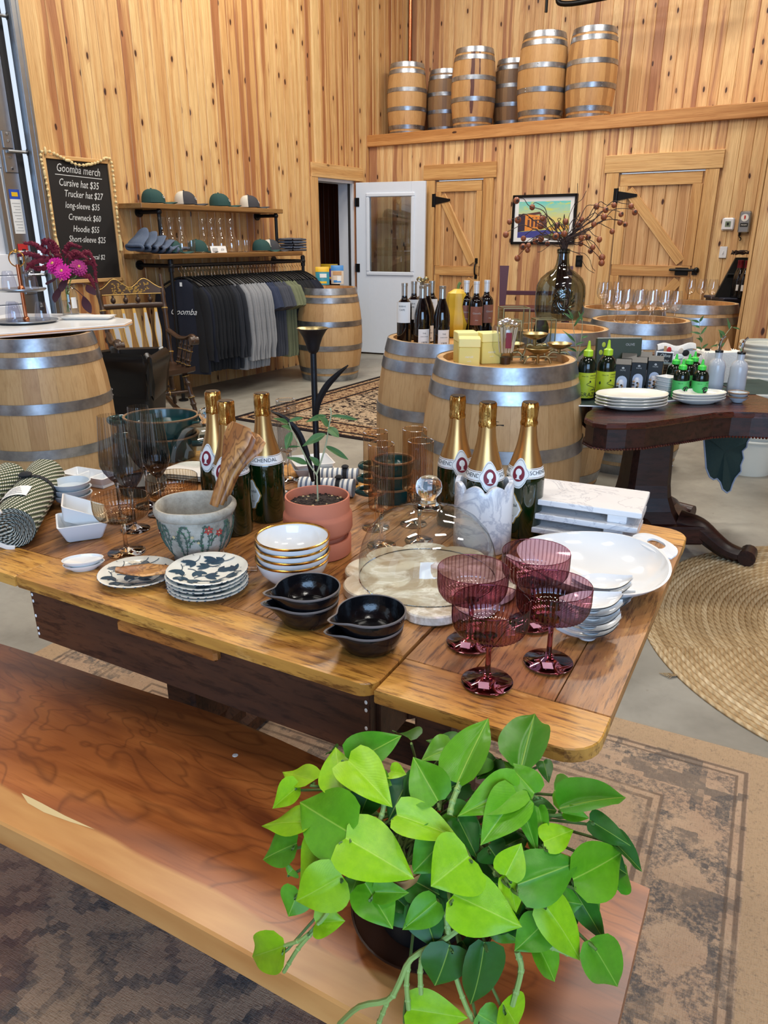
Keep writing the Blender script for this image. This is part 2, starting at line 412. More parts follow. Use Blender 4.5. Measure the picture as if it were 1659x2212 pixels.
@defm('rug_faded')
def _(t):
    v = t.co(); x, y = t.sep(v)[:2]
    cells = t.n('VectorMath', {0: v, 1: (.03, .03, 1)}, operation='SNAP').outputs[0]
    vc = t.vadd(v, t.n('VectorMath', {0: t.noise(v, 60, 2, out=1), 1: (.012, .012, 0)}, operation='MULTIPLY').outputs[0])
    snap = t.n('VectorMath', {0: vc, 1: (.016, .016, 1)}, operation='SNAP').outputs[0]
    sx, sy = t.sep(snap)[:2]
    base = t.ramp(t.noise(v, 1.5, 5, .6), [(.3, C(166, 140, 112)), (.5, C(184, 158, 130)), (.7, C(196, 174, 146))])
    mot = t.noise(t.n('VectorMath', {0: snap, 1: (7, 7, 1)}, operation='MULTIPLY').outputs[0], 1.0, 2, .5, 1.0)
    wear = t.noise(v, 3.2, 5, .7)
    fine = t.noise(v, 90, 3, .7)
    m = t.ma('MULTIPLY', t.step(mot, .53, .57), t.step(t.ma('ADD', wear, t.ma('MULTIPLY', fine, .55)), .62, .80))
    base = t.mix(t.ma('MULTIPLY', t.step(wear, .35, .6), .35), base, C(156, 122, 102))
    base = t.mix(t.ma('MULTIPLY', m, .62), base, C(78, 80, 80))
    # border: distance from the right-hand edge (local x), lines and a row of hooked medallions
    d = t.ma('SUBTRACT', RUG_HX, t.ma('ABSOLUTE', x)); dy = t.ma('SUBTRACT', RUG_HY, t.ma('ABSOLUTE', y)); d = t.ma('MINIMUM', d, dy)
    for a, b_ in ((.10, .108), (.125, .13), (.30, .306), (.325, .335), (.52, .526), (.55, .556)):
        line = t.ma('MULTIPLY', t.step(d, a-.003, a), t.step(d, b_+.003, b_))
        base = t.mix(t.ma('MULTIPLY', t.ma('MULTIPLY', line, t.step(wear, .3, .5)), .7), base, C(92, 78, 68))
    inb = t.ma('MULTIPLY', t.step(d, .128, .132), t.step(d, .302, .298))
    al = t.ma('FRACT', t.ma('MULTIPLY', y, 5.4)); ac = t.ma('DIVIDE', t.ma('SUBTRACT', d, .215), .085)
    q = t.ma('ADD', t.ma('ABSOLUTE', t.ma('SUBTRACT', t.ma('MULTIPLY', al, 2.0), 1.0)), t.ma('ABSOLUTE', ac))
    q = t.ma('ADD', q, t.ma('MULTIPLY', t.noise(snap, 40, 1), .35))
    med = t.ma('MULTIPLY', inb, t.step(q, 1.02, 1.08))
    base = t.mix(t.ma('MULTIPLY', t.ma('MULTIPLY', med, t.step(fine, .40, .60)), .62), base, C(72, 76, 80))
    fx = t.ma('ABSOLUTE', t.ma('SUBTRACT', t.ma('FRACT', t.ma('MULTIPLY', sx, 2.6)), .5)); fy = t.ma('ABSOLUTE', t.ma('SUBTRACT', t.ma('FRACT', t.ma('MULTIPLY', sy, 3.4)), .5))
    q2 = t.ma('ADD', t.ma('MAXIMUM', fx, t.ma('MULTIPLY', t.ma('ADD', fx, fy), .72)), t.ma('MULTIPLY', t.noise(snap, 9, 2), .22)); rg_ = t.ma('FRACT', t.ma('MULTIPLY', q2, 4.5))
    mo = t.ma('MULTIPLY', t.ma('MULTIPLY', t.step(rg_, .62, .70), t.step(d, .57, .60)), t.step(t.ma('ADD', wear, t.ma('MULTIPLY', fine, .4)), .52, .78))
    base = t.mix(t.ma('MULTIPLY', mo, .7), base, C(66, 74, 80))
    base = t.mix(t.ma('MULTIPLY', t.ma('MULTIPLY', t.step(t.noise(snap, 2.4, 2), .5, .6), t.step(d, .57, .6)), .35), base, C(158, 108, 88))
    edge = t.step(d, .098, .092)
    base = t.mix(edge, base, C(172, 146, 116))
    wv = t.ma('ADD', t.noise(t.mp(v, (60, 420, 1)), 1.0, 2), t.noise(t.mp(v, (420, 60, 1)), 1.0, 2))
    base = t.mix(t.ma('MULTIPLY', t.step(wv, 1.0, 1.3), .45), base, t.mix(1.0, base, (.5, .48, .46, 1), 'MULTIPLY'))
    base = t.mix(t.ma('MULTIPLY', t.step(fine, .56, .72), .55), base, C(104, 92, 82))
    return t.pr(base, .95, 0, t.bump(t.ma('ADD', wv, fine), .5, .003), Specular_IOR_Level=.1)
RUG_HX, RUG_HY = 1.25, 1.9
@defm('rug_persian')
def _(t):
    v = t.co(); x, y = t.sep(v)[:2]
    dx = t.ma('SUBTRACT', 1.1, t.ma('ABSOLUTE', x)); dy = t.ma('SUBTRACT', 1.6, t.ma('ABSOLUTE', y)); d = t.ma('MINIMUM', dx, dy)
    n = t.noise(v, 13, 3, .6, 1.6); n2 = t.noise(v, 34, 2, .5, 1.2)
    pat = t.ma('MAXIMUM', t.step(n, .52, .55), t.step(n2, .58, .62))
    field = t.mix(pat, C(168, 148, 122), C(44, 36, 36))
    bord = t.mix(t.step(n2, .5, .54), C(164, 138, 106), C(84, 54, 44))
    col = t.mix(t.step(d, .38, .385), bord, field)
    for a, b_ in ((.0, .05), (.10, .13), (.32, .35)):
        col = t.mix(t.ma('MULTIPLY', t.step(d, a-.004, a), t.step(d, b_+.004, b_)), col, C(30, 24, 26))
    return t.pr(col, .95, 0, t.bump(n2, .4, .004), Specular_IOR_Level=.1)
@defm('jute')
def _(t):
    v = t.co(); x, y = t.sep(v)[:2]
    r = t.ma('SQRT', t.ma('ADD', t.ma('MULTIPLY', x, x), t.ma('MULTIPLY', y, y)))
    a = t.ma('ARCTAN2', y, x)
    row = t.ma('MULTIPLY', r, 1/.023)
    st = t.ma('SINE', t.ma('ADD', t.ma('MULTIPLY', t.ma('MULTIPLY', a, r), 170.0), t.ma('MULTIPLY', row, 3.14)))
    n = t.noise(v, 40, 4, .7); n1 = t.noise(t.n('CombineXYZ', {0: t.ma('FLOOR', row), 1: t.ma('MULTIPLY', a, .4)}).outputs[0], 1.7, 2)
    col = t.ramp(t.ma('ADD', t.ma('MULTIPLY', n1, .6), t.ma('MULTIPLY', n, .4)), [(.36, C(150, 126, 92)), (.5, C(182, 158, 120)), (.64, C(208, 188, 152))])
    fr = t.ma('ABSOLUTE', t.ma('SUBTRACT', t.ma('FRACT', row), .5))
    col = t.mix(t.ma('MULTIPLY', t.step(fr, .38, .5), .6), col, C(120, 86, 48))
    col = t.mix(t.ma('MULTIPLY', t.step(st, .1, .9), .4), col, C(150, 110, 62))
    return t.pr(col, .95, 0, t.bump(t.ma('ADD', t.ma('MULTIPLY', st, .5), n), .6, .005), Specular_IOR_Level=.1)

# ---- metals, ceramics, stone
@defm('galvanized')
def _(t):
    v = t.co(); n = t.noise(v, 9, 4, .6); m = t.noise(v, 70, 2)
    col = t.ramp(n, [(.3, C(128, 132, 138)), (.7, C(186, 190, 196))])
    col = t.mix(t.ma('MULTIPLY', t.step(t.noise(v, 5, 5, .7), .60, .74), .5), col, C(112, 98, 80))
    return t.pr(col, t.ma('ADD', .26, t.ma('MULTIPLY', m, .16)), .92)
plain('steel', (170, 174, 178), .35, 1, .1)
plain('chrome', (225, 228, 232), .08, 1)
plain('black_iron', (34, 34, 36), .45, .6, .1, 30, .2, 90)
plain('black_metal', (18, 18, 19), .4, .5)
plain('brass', (162, 146, 104), .36, 1, .15, 25)
plain('gold_trim', (196, 150, 74), .22, 1)
plain('bead', (222, 196, 140), .5, 0)
@defm('gold_foil')
def _(t):
    v = t.co(); n = t.noise(t.mp(v, (90, 90, 40)), 1.2, 3)
    return t.pr(t.ramp(n, [(.3, C(190, 136, 62)), (.7, C(228, 184, 110))]), .2, 1, t.bump(n, .5, .003))
plain('gold_paper', (200, 158, 100), .34, .9)
plain('copper', (196, 122, 84), .22, 1)
plain('white_glaze', (228, 229, 228), .10, 0, 0, Coat_Weight=.3, Coat_Roughness=.03)
plain('white_porcelain', (232, 232, 230), .2, 0, .02)
plain('cream_glaze', (226, 222, 210), .16, 0, .04, 14)
plain('greyblue_glaze', (196, 204, 208), .18, 0, .08, 30)
plain('brown_rim', (122, 96, 72), .35, 0, .2, 60)
plain('stone_glaze', (176, 180, 186), .22, 0, .05, 20)
plain('teal_glaze', (30, 66, 66), .12, 0, .2, 25)
plain('black_glaze', (14, 14, 17), .16, 0, .2, 90, .12, 120)
plain('black_matte', (20, 20, 21), .55, 0, .1, 60, .1, 150)
plain('clay_rim', (104, 96, 92), .6)
plain('terracotta', (190, 112, 84), .75, 0, .06, 18, .05, 160)
plain('plastic_black', (12, 12, 13), .42)
plain('bag_black', (14, 14, 15), .28)
plain('paper_white', (232, 232, 228), .7)
plain('sticker', (214, 160, 172), .6)
plain('paper_grey', (178, 178, 176), .7)
plain('ink', (24, 24, 26), .7)
plain('maroon_print', (120, 26, 44), .6)
plain('chalk', (214, 214, 210), .9)
plain('chalkboard', (20, 19, 19), .6, 0, .25, 4)
plain('white_paint', (226, 228, 232), .35, 0, .02)
plain('door_paint', (214, 222, 232), .32, 0, .02)
plain('garage_white', (224, 226, 230), .45, 0, .02, 3, .06, 200)
plain('weather_strip', (48, 46, 46), .6)
plain('kraft', (196, 150, 104), .8)
plain('candle_box', (226, 212, 122), .5, 0, .02)
plain('candle_box_lid', (240, 228, 150), .5)
plain('soil', (40, 28, 22), .95, 0, .6, 140, 1.0, 140)
plain('frit', (190, 164, 118), .9)
plain('plum_paint', (74, 28, 38), .4)
plain('gourd', (222, 176, 50), .45, 0, .2, 12)
plain('branch', (52, 32, 24), .7)
plain('pod', (138, 76, 46), .4, 0, .25, 24)
plain('dark_wood', (62, 42, 28), .35, 0, .2, 12)
plain('gilt_paint', (196, 158, 84), .4, .5)
plain('black_card', (16, 18, 17), .5)
plain('green_card', (52, 60, 40), .5, 0, .1, 20)
plain('olive_label', (176, 190, 40), .5)
plain('green_label', (70, 176, 92), .5)
plain('lime_cap', (168, 206, 40), .4)
plain('green_cap', (66, 206, 70), .4)
plain('dark_bottle', (16, 26, 18), .12, 0)
plain('clear_plastic', (196, 204, 222), .2)
plain('wicker', (128, 100, 78), .8, 0, .4, 60, .6, 90)
plain('linen', (222, 218, 210), .9, 0, .06, 40, .4, 160)
plain('navy_cloth', (24, 28, 42), .9, 0, .15, 40, .2, 200)
plain('black_cloth', (26, 27, 30), .9, 0, .2, 40, .2, 200)
plain('charcoal_cloth', (44, 46, 52), .9, 0, .15, 40, .2, 200)
plain('grey_cloth', (150, 150, 150), .95, 0, .12, 90, .3, 220)
plain('blue_cloth', (52, 60, 82), .9, 0, .12, 50, .2, 200)
plain('slate_cloth', (74, 76, 84), .9, 0, .12, 50, .2, 200)
plain('sage_cloth', (118, 122, 92), .9, 0, .12, 50, .2, 200)
plain('denim_knit', (84, 96, 116), .95, 0, .2, 80, .5, 180)
plain('hat_green', (30, 66, 62), .85, 0, .1, 60)
plain('hat_grey', (56, 56, 60), .85, 0, .1, 60)
plain('hat_mesh', (206, 200, 184), .85, 0, .1, 200)
plain('runner_green', (32, 52, 48), .9, 0, .15, 70, .2, 220)
plain('runner_hem', (150, 160, 178), .9)
plain('bag_yellow', (236, 190, 40), .4); plain('bag_teal', (64, 150, 170), .35, 0, .1, 30); plain('bag_purple', (82, 66, 160), .4)
plain('bag_cream', (222, 206, 186), .4); plain('bag_blue', (70, 140, 206), .4)
plain('zinnia', (206, 30, 150), .6, 0, .15, 60); plain('zinnia_dark', (158, 16, 110), .6); plain('amaranth', (104, 10, 40), .8, 0, .3, 120, .6, 200)
plain('dark_leaf', (60, 22, 36), .5, 0, .2, 30); plain('stem_green', (96, 124, 60), .6); plain('olive_stem', (168, 168, 130), .7)
plain('screen_green', (120, 134, 110), .3)
plain('capsule_silver', (178, 174, 166), .3, .8); plain('capsule_white', (220, 220, 218), .35, .2); plain('capsule_red', (112, 22, 40), .35, .3)
plain('wine_glass_dark', (12, 10, 11), .05, 0, Coat_Weight=.5)
plain('label_brown', (134, 84, 66), .6)
plain('navy_bin', (24, 28, 46), .5)
plain('red_print', (196, 44, 40), .6); plain('blue_print', (40, 78, 176), .6)
plain('spice', (224, 222, 226), .5, 0, .1, 80)
plain('match_bundle', (206, 192, 170), .6, 0, .2, 60)
plain('dead_leaf', (150, 112, 62), .7, 0, .3, 30)
plain('planter_cream', (206, 204, 190), .5, 0, .04, 12)
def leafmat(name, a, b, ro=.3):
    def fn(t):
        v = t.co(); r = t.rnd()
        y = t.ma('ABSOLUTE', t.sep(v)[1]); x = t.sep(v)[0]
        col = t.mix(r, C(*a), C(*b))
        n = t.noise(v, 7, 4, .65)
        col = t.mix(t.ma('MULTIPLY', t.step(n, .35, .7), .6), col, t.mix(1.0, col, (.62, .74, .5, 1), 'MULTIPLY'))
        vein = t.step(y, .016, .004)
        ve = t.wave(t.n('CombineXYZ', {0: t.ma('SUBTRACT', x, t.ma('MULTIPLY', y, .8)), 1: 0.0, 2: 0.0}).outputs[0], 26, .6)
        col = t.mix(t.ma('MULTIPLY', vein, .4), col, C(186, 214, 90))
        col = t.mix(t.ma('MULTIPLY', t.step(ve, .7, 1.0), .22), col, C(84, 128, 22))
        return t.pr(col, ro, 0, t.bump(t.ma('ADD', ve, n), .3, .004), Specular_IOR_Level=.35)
    _DEF[name] = fn
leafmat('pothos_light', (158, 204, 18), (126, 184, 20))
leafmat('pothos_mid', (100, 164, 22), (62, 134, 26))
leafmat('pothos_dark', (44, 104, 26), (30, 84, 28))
leafmat('olive_leaf', (92, 128, 80), (74, 108, 62), .4)
def marble(name, base, vein, sc=7.0, wid=.035, cream=None):
    def fn(t):
        v = t.co(); r = t.rnd()
        v = t.vadd(v, t.n('CombineXYZ', {0: t.ma('MULTIPLY', r, 3.0), 2: t.ma('MULTIPLY', r, 5.0)}).outputs[0])
        n = t.noise(t.mp(v, (1, 1, 1), rot=(.4, .5, .6)), sc, 5, .6, 1.2)
        a = t.ma('ABSOLUTE', t.ma('SUBTRACT', n, .5))
        col = t.mix(t.step(a, wid, 0.0), C(*base), C(*vein))
        cl = t.noise(v, sc*.8, 4, .6)
        col = t.mix(t.ma('MULTIPLY', t.step(cl, .5, .8), .22), col, C(*vein))
        if cream:
            p = t.step(t.noise(v, sc*1.2, 5, .6, 1.0), .46, .56)
            col = t.mix(t.ma('MULTIPLY', p, .8), col, C(*cream))
        return t.pr(col, .22)
    _DEF[name] = fn
marble('marble', (226, 227, 229), (186, 190, 200), 9, .05)
marble('marble_board', (224, 225, 226), (192, 194, 200), 9, .02)
marble('marble_cream', (222, 212, 190), (250, 244, 230), 8, .05, (178, 156, 126))
@defm('cast_stone')
def _(t):
    v = t.co(); n = t.noise(v, 16, 5, .7); n2 = t.noise(v, 90, 3, .7)
    col = t.ramp(n, [(.3, C(124, 117, 104)), (.5, C(166, 160, 146)), (.7, C(190, 185, 172))])
    return t.pr(col, .85, 0, t.bump(t.ma('ADD', n, n2), .3, .004))
plain('vine_print', (72, 92, 80), .8); plain('vine_flower', (178, 62, 52), .8); plain('vine_cream', (206, 186, 140), .8); plain('vine_leaf', (62, 126, 84), .8)
@defm('leaf_plate')
def _(t):
    v = t.co(); n = t.noise(v, 60, 2)
    return t.pr(t.mix(t.step(n, .66, .7), C(226, 224, 212), C(150, 150, 146)), .16)
plain('leaf_paint', (46, 68, 84), .2)
@defm('striped_cloth')
def _(t):
    v = t.co(); x = t.sep(v)[0]
    a = t.wave(t.mp(v, (1, .0, .0)), 22, .6, 2, 2)
    col = t.mix(t.step(a, .55, .7), C(226, 224, 216), C(108, 118, 134))
    return t.pr(col, .95, 0, t.bump(t.noise(v, 200, 2), .3, .002))
@defm('knit_green')
def _(t):
    v = t.co(); x, y, z = t.sep(v)[:3]
    a = t.ma('ARCTAN2', z, y)
    u = t.ma('MULTIPLY', x, 110.0); w = t.ma('MULTIPLY', a, 9.0)
    s_ = t.ma('MULTIPLY', t.ma('SINE', t.ma('MULTIPLY', u, 3.14)), t.ma('SINE', t.ma('ADD', t.ma('MULTIPLY', w, 3.14), t.ma('MULTIPLY', t.ma('FLOOR', u), 1.57))))
    col = t.mix(t.step(s_, .12, .3), C(74, 84, 56), C(224, 220, 200))
    return t.pr(col, .95, 0, t.bump(s_, .8, .004))
@defm('knit_swirl')
def _(t):
    v = t.co(); x, y, z = t.sep(v)[:3]
    r = t.ma('SQRT', t.ma('ADD', t.ma('MULTIPLY', y, y), t.ma('MULTIPLY', z, z))); a = t.ma('ARCTAN2', z, y)
    row = t.ma('ADD', t.ma('MULTIPLY', r, 1/.011), t.ma('MULTIPLY', a, .159))
    q = t.ma('SINE', t.ma('ADD', t.ma('MULTIPLY', t.ma('MULTIPLY', a, r), 700.0), t.ma('MULTIPLY', t.ma('FLOOR', row), 2.0)))
    col = t.mix(t.step(t.ma('ADD', q, t.ma('MULTIPLY', t.noise(v, 120, 2), 1.0)), .2, .6), C(44, 48, 36), C(226, 222, 204))
    return t.pr(col, .95, 0, t.bump(q, .8, .004))
# ---- glass: thin sheets pass light straight on, thick pieces bend it
def thin(name, tint, refl=.04, edge=1.0, ro=.02, grad=None, ribs=0):
    def fn(t):
        lw = t.n('LayerWeight', {'Blend': .35}); fz = lw.outputs['Facing']
        col = C(*tint)
        if ribs:
            x, y = t.sep(t.co())[:2]; w = t.ma('SINE', t.ma('MULTIPLY', t.ma('ARCTAN2', y, x), float(ribs)))
            col = t.mix(t.ma('MULTIPLY', t.step(w, .1, 1.0), .62), col, t.mix(1.0, col, C(*[int(255*(v/255)**2*.86) for v in tint]), 'MULTIPLY'))
        if grad: col = t.mix(t.step(t.sep(t.co())[2], grad[0], grad[1]), C(*grad[2]), col)
        dk = t.mix(t.ma('MULTIPLY', t.ma('POWER', fz, 2.5), edge), col, t.mix(1.0, col, G1(.35), 'MULTIPLY'))
        tr = t.n('BsdfTransparent', {'Color': dk}).outputs[0]
        gl = t.n('BsdfGlossy', {'Color': G1(1.0), 'Roughness': ro}).outputs[0]
        fr = t.ma('ADD', refl, t.ma('MULTIPLY', t.ma('POWER', fz, 3.5), .55), True)
        return t.fin(t.n('MixShader', {0: fr, 1: tr, 2: gl}).outputs[0])
    _DEF[name] = fn
thin('glass_thin', (244, 248, 247), .065, .9)
thin('glass_wine', (250, 250, 250), .13, 1.0)
thin('glass_pane', (226, 232, 236), .10, .2)
thin('glass_purple', (208, 168, 180), .06, .6, ribs=48)
thin('glass_amber', (244, 230, 212), .06, .6, ribs=40)
thin('glass_coupe_amber', (238, 226, 206), .06, .6, ribs=48)
thin('glass_smoke', (236, 234, 230), .06, .6, grad=(.02, .12, (150, 150, 160)), ribs=24)
thin('glass_clear_rib', (242, 242, 244), .07, .6, ribs=40)
thin('glass_acrylic', (236, 238, 246), .07, .5)
def thick(name, tint, ro=.0):
    def fn(t): return t.pr(C(*tint), ro, 0, None, Transmission_Weight=1.0, IOR=1.45)
    _DEF[name] = fn
thick('glass_purple_solid', (176, 104, 124)); thick('glass_smoke_solid', (176, 170, 170)); thick('glass_amber_solid', (248, 232, 206)); thick('glass_solid', (244, 248, 248))
@defm('glass_demijohn')
def _(t):
    lw = t.n('LayerWeight', {'Blend': .4}); fz = lw.outputs['Facing']
    col = t.mix(t.ma('POWER', fz, 1.5), C(182, 194, 188), C(116, 126, 120))
    tr = t.n('BsdfTransparent', {'Color': col}).outputs[0]
    gl = t.n('BsdfGlossy', {'Color': G1(1.0), 'Roughness': .05}).outputs[0]
    return t.fin(t.n('MixShader', {0: t.ma('ADD', .10, t.ma('MULTIPLY', t.ma('POWER', fz, 3.0), .5), True), 1: tr, 2: gl}).outputs[0])
@defm('glass_green')
def _(t):
    return t.pr(C(6, 28, 6), .05, 0, None, Coat_Weight=.6, Coat_Roughness=.02, Specular_IOR_Level=.6)
# ------------------------------------------------------------ room shell
random.seed(7)
FL = B(); FL.box((1.5, 3.0, -.05), (15, 18, .1), 'concrete'); struct(FL.ob('floor', smooth=False))
CE = B(); CE.box((1.5, 3.0, 5.65), (15, 18, .1), 'pine_dark'); struct(CE.ob('ceiling', smooth=False))

_PL = {}
def plank_mesh(wd, h, mat, th=.02):
    k = (round(wd, 3), round(h, 3), mat, th)
    if k not in _PL:
        b = B(); x = wd/2; c = .004
        pr = [(-x, 0), (x, 0), (x, -th+c), (x-c, -th), (-x+c, -th), (-x, -th+c)]     # local -y faces the room
        vs = [(p[0], p[1], z) for z in (-h/2, h/2) for p in pr]; n = 6
        fs = [tuple(range(n, 2*n)), tuple(reversed(range(n)))]+[(i, (i+1) % n, (i+1) % n+n, i+n) for i in range(n)]
        fs = [tuple(reversed(f)) for f in fs]
        _PL[k] = b.add(vs, fs, mat).mesh(False)
    return _PL[k]
def boards(parent, fn, s0, s1, z0, z1, mat, rz, holes=(), wds=(.10, .115, .13, .145)):
    """upright tongue-and-groove boards from s0 to s1; holes = (s0, s1, z0, z1) left open"""
    s = s0
    while s < s1-.01:
        wd = min(random.choice(wds), s1-s)
        for a, b, _, _ in holes:                       # stop a board at the side of an opening
            for e in (a, b):
                if s+.02 < e < s+wd: wd = e-s
        spans = [(z0, z1)]
        for a, b, c, d in holes:
            if s+wd/2 > a and s+wd/2 < b:
                spans = [q for p0, p1 in spans for q in ((p0, min(p1, c)), (max(p0, d), p1)) if q[1]-q[0] > .02]
        for p0, p1 in spans:
            ob('plank', plank_mesh(round(wd, 3)-.0015, p1-p0, mat), parent, fn(s+wd/2, .0, (p0+p1)/2), rz)
        s += wd

# left wall: big sectional door, then boards, a doorway, the corner
Z1 = 5.6
s_gar, _ = onleft(82, 400, 0); s_gar = onleft(88, 400)[0]
d0 = onleft(684, 500)[0]; d1 = onleft(764, 500)[0]; dz = onleft(720, 387)[1]
def wallbox(name, fn, s0, s1, z0, z1, rz, th=.06, mat='pine_dark', holes=()):
    b = B(); cur = s0
    for a, e, c, d in sorted(holes):
        if a > cur: b.box((a/2+cur/2, th/2, (z0+z1)/2), (a-cur, th, z1-z0), mat)
        if c > z0: b.box(((a+e)/2, th/2, (z0+c)/2), (e-a, th, c-z0), mat)
        if d < z1: b.box(((a+e)/2, th/2, (d+z1)/2), (e-a, th, z1-d), mat)
        cur = e
    if cur < s1: b.box(((cur+s1)/2, th/2, (z0+z1)/2), (s1-cur, th, z1-z0), mat)
    return struct(b.ob(name, None, fn(0, 0, 0), rz, smooth=False))
LEND = -1*(onleft(30, 500)[0])
s_left0 = -14.0
gz = 4.3
wl = wallbox('wall_left', LW, s_left0, .336+.98, 0, Z1, LROT, holes=((s_gar-4.2, s_gar, 0, gz), (d0, d1, 0, dz)))
def lw_local(s, o, z): return V((s, -o, z))
boards(wl, lw_local, s_gar, .336+.95, 0, Z1, 'pine_wall', 0, holes=((d0, d1, -1, dz),))

# back wall under the loft, its ledge, the loft floor and the wall behind the barrels
zl1 = 2.60; zl0 = 2.47
LOFT = .94
d2a, d2b, d2z = onback(941, 500)[0], onback(1043, 500)[0], onback(990, 388)[1]
d3a, d3b, d3z = onback(1330, 470)[0], onback(1512, 470)[0], onback(1430, 370)[1]
wb = wallbox('wall_back', BW, .02, 7.6, 0, zl0, BROT, holes=((d2a, d2b, 0, d2z), (d3a, d3b, 0, d3z)))
boards(wb, lw_local, .02, 5.4, 0, zl0, 'pine_back', 0, holes=((d2a, d2b, -1, d2z), (d3a, d3b, -1, d3z)))
b = B(); b.box((3.8, .47, zl1-.03), (7.6, .96, .05), 'pine_ledge'); struct(b.ob('floor_loft', None, BW(0, 0, 0), BROT, smooth=False))
b = B(); b.box((2.72, 0, (zl0+zl1)/2), (5.44, .045, zl1-zl0), 'pine_ledge', .006); struct(b.ob('trim_1', None, BW(0, .035, 0), BROT, smooth=False))
b = B(); b.box((3.8, .03, (zl1+Z1)/2-.01), (7.6, .06, Z1-zl1), 'pine_dark'); wu = struct(b.ob('wall_loft', None, BW(0, -LOFT, 0), BROT, smooth=False))
boards(wu, lw_local, 0.0, 6.3, zl1, Z1, 'pine_back', 0)
# partition on the right that hides the corner
pe = at(1588, 783, 5.40); pe = V((pe.x, pe.y))
b = B(); b.box((1.6, .12, Z1/2), (3.2, .22, Z1), 'pine_dark'); wr = struct(b.ob('wall_right', None, (pe.x, pe.y, 0), BROT, smooth=False))
boards(wr, lw_local, 0.0, 1.3, 0, Z1, 'pine_wall', 0, wds=(.15, .17, .19))
b = B(); b.box((-.012, .11, Z1/2), (.02, .27, Z1), 'pine_trim', .003); b.ob('corner_board', wr, smooth=False)
# walls that close the hall behind the photographer
b = B(); b.box((8.9, 3, Z1/2), (.1, 18, Z1), 'pine_wall'); struct(b.ob('wall_far_right', smooth=False))
b = B(); b.box((-6.0, -5, Z1/2), (6, .1, Z1), 'pine_wall'); b.box((6.2, -5, Z1/2), (6.0, .1, Z1), 'pine_wall'); b.box((.1, -5, 4.95), (6.4, .1, 1.3), 'pine_wall')
struct(b.ob('wall_front', smooth=False))

# ---- doorway in the left wall: casing, jambs, the dark boarded room behind, the white half-glazed door
b = B()
cw = .125
b.box((d0-cw/2, -.035, dz/2), (cw, .022, dz), 'pine_trim', .003)
b.box(((d0+d1)/2+.02, -.036, dz+.075), (d1-d0+2*cw+.02, .026, .15), 'pine_trim_h', .003)
struct(b.ob('trim_2', None, LW(0, 0, 0), LROT, smooth=False))
b = B(); b.box((d1-.01, .1, dz/2), (.03, .22, dz), 'white_paint'); b.box((d0+.012, .1, dz/2), (.025, .22, dz), 'white_paint'); b.box(((d0+d1)/2, .1, dz-.015), (d1-d0, .22, .03), 'white_paint')
b.box((d1-.035, .04, dz/2), (.012, .03, dz), 'weather_strip')
struct(b.ob('trim_3', None, LW(0, 0, 0), LROT, smooth=False))
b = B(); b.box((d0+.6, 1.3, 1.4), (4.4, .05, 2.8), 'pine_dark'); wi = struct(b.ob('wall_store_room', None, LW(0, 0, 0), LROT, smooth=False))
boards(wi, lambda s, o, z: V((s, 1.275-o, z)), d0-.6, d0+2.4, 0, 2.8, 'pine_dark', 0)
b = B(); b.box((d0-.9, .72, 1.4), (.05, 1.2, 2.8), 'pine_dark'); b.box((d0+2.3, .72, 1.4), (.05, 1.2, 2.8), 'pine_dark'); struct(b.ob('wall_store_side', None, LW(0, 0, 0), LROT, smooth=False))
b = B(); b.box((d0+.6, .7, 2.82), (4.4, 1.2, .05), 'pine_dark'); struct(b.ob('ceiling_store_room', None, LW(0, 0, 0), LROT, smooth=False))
lv = LW(d1, .05, 0)
hp = V((lv.x, lv.y, 0))
ang = BROT+.40
dw = .88; dh = dz-.02
tl = at(921, 390, 9.55); ang = math.atan2(tl.y-hp.y, tl.x-hp.x)
dw = math.hypot(tl.x-hp.x, tl.y-hp.y)
door = B(); t_ = .045
gx0, gx1, gz0, gz1 = dw*.20, dw*.80, dh*.50, dh*.92
door.box((gx0/2, 0, dh/2+.01), (gx0, t_, dh-.02), 'door_paint', .003); door.box(((gx1+dw)/2, 0, dh/2+.01), (dw-gx1, t_, dh-.02), 'door_paint', .003)
door.box(((gx0+gx1)/2, 0, (gz0+.02)/2), (gx1-gx0, t_, gz0-.02), 'door_paint'); door.box(((gx0+gx1)/2, 0, (gz1+dh)/2), (gx1-gx0, t_, dh-gz1), 'door_paint')
dr = struct(door.ob('door_1', None, hp, ang, smooth=False))
b = B(); fw = .045
for x0, x1, z0, z1 in ((gx0-fw, gx1+fw, gz0-fw, gz0), (gx0-fw, gx1+fw, gz1, gz1+fw), (gx0-fw, gx0, gz0, gz1), (gx1, gx1+fw, gz0, gz1)):
    b.box(((x0+x1)/2, 0, (z0+z1)/2), (x1-x0, t_+.03, z1-z0), 'door_paint', .008)
b.ob('glazing_frame', dr, smooth=False)
b = B(); b.box(((gx0+gx1)/2, 0, (gz0+gz1)/2), (gx1-gx0, .006, gz1-gz0), 'glass_pane'); b.ob('pane', dr, smooth=False)
for z in (.25, dh*.52, dh-.22):
    b = B(); b.tube([(-.008, -.03, z-.05), (-.008, -.03, z+.05)], .009, 'black_metal', 8); b.box((.02, -.026, z), (.05, .006, .1), 'black_metal'); b.ob('hinge', dr)

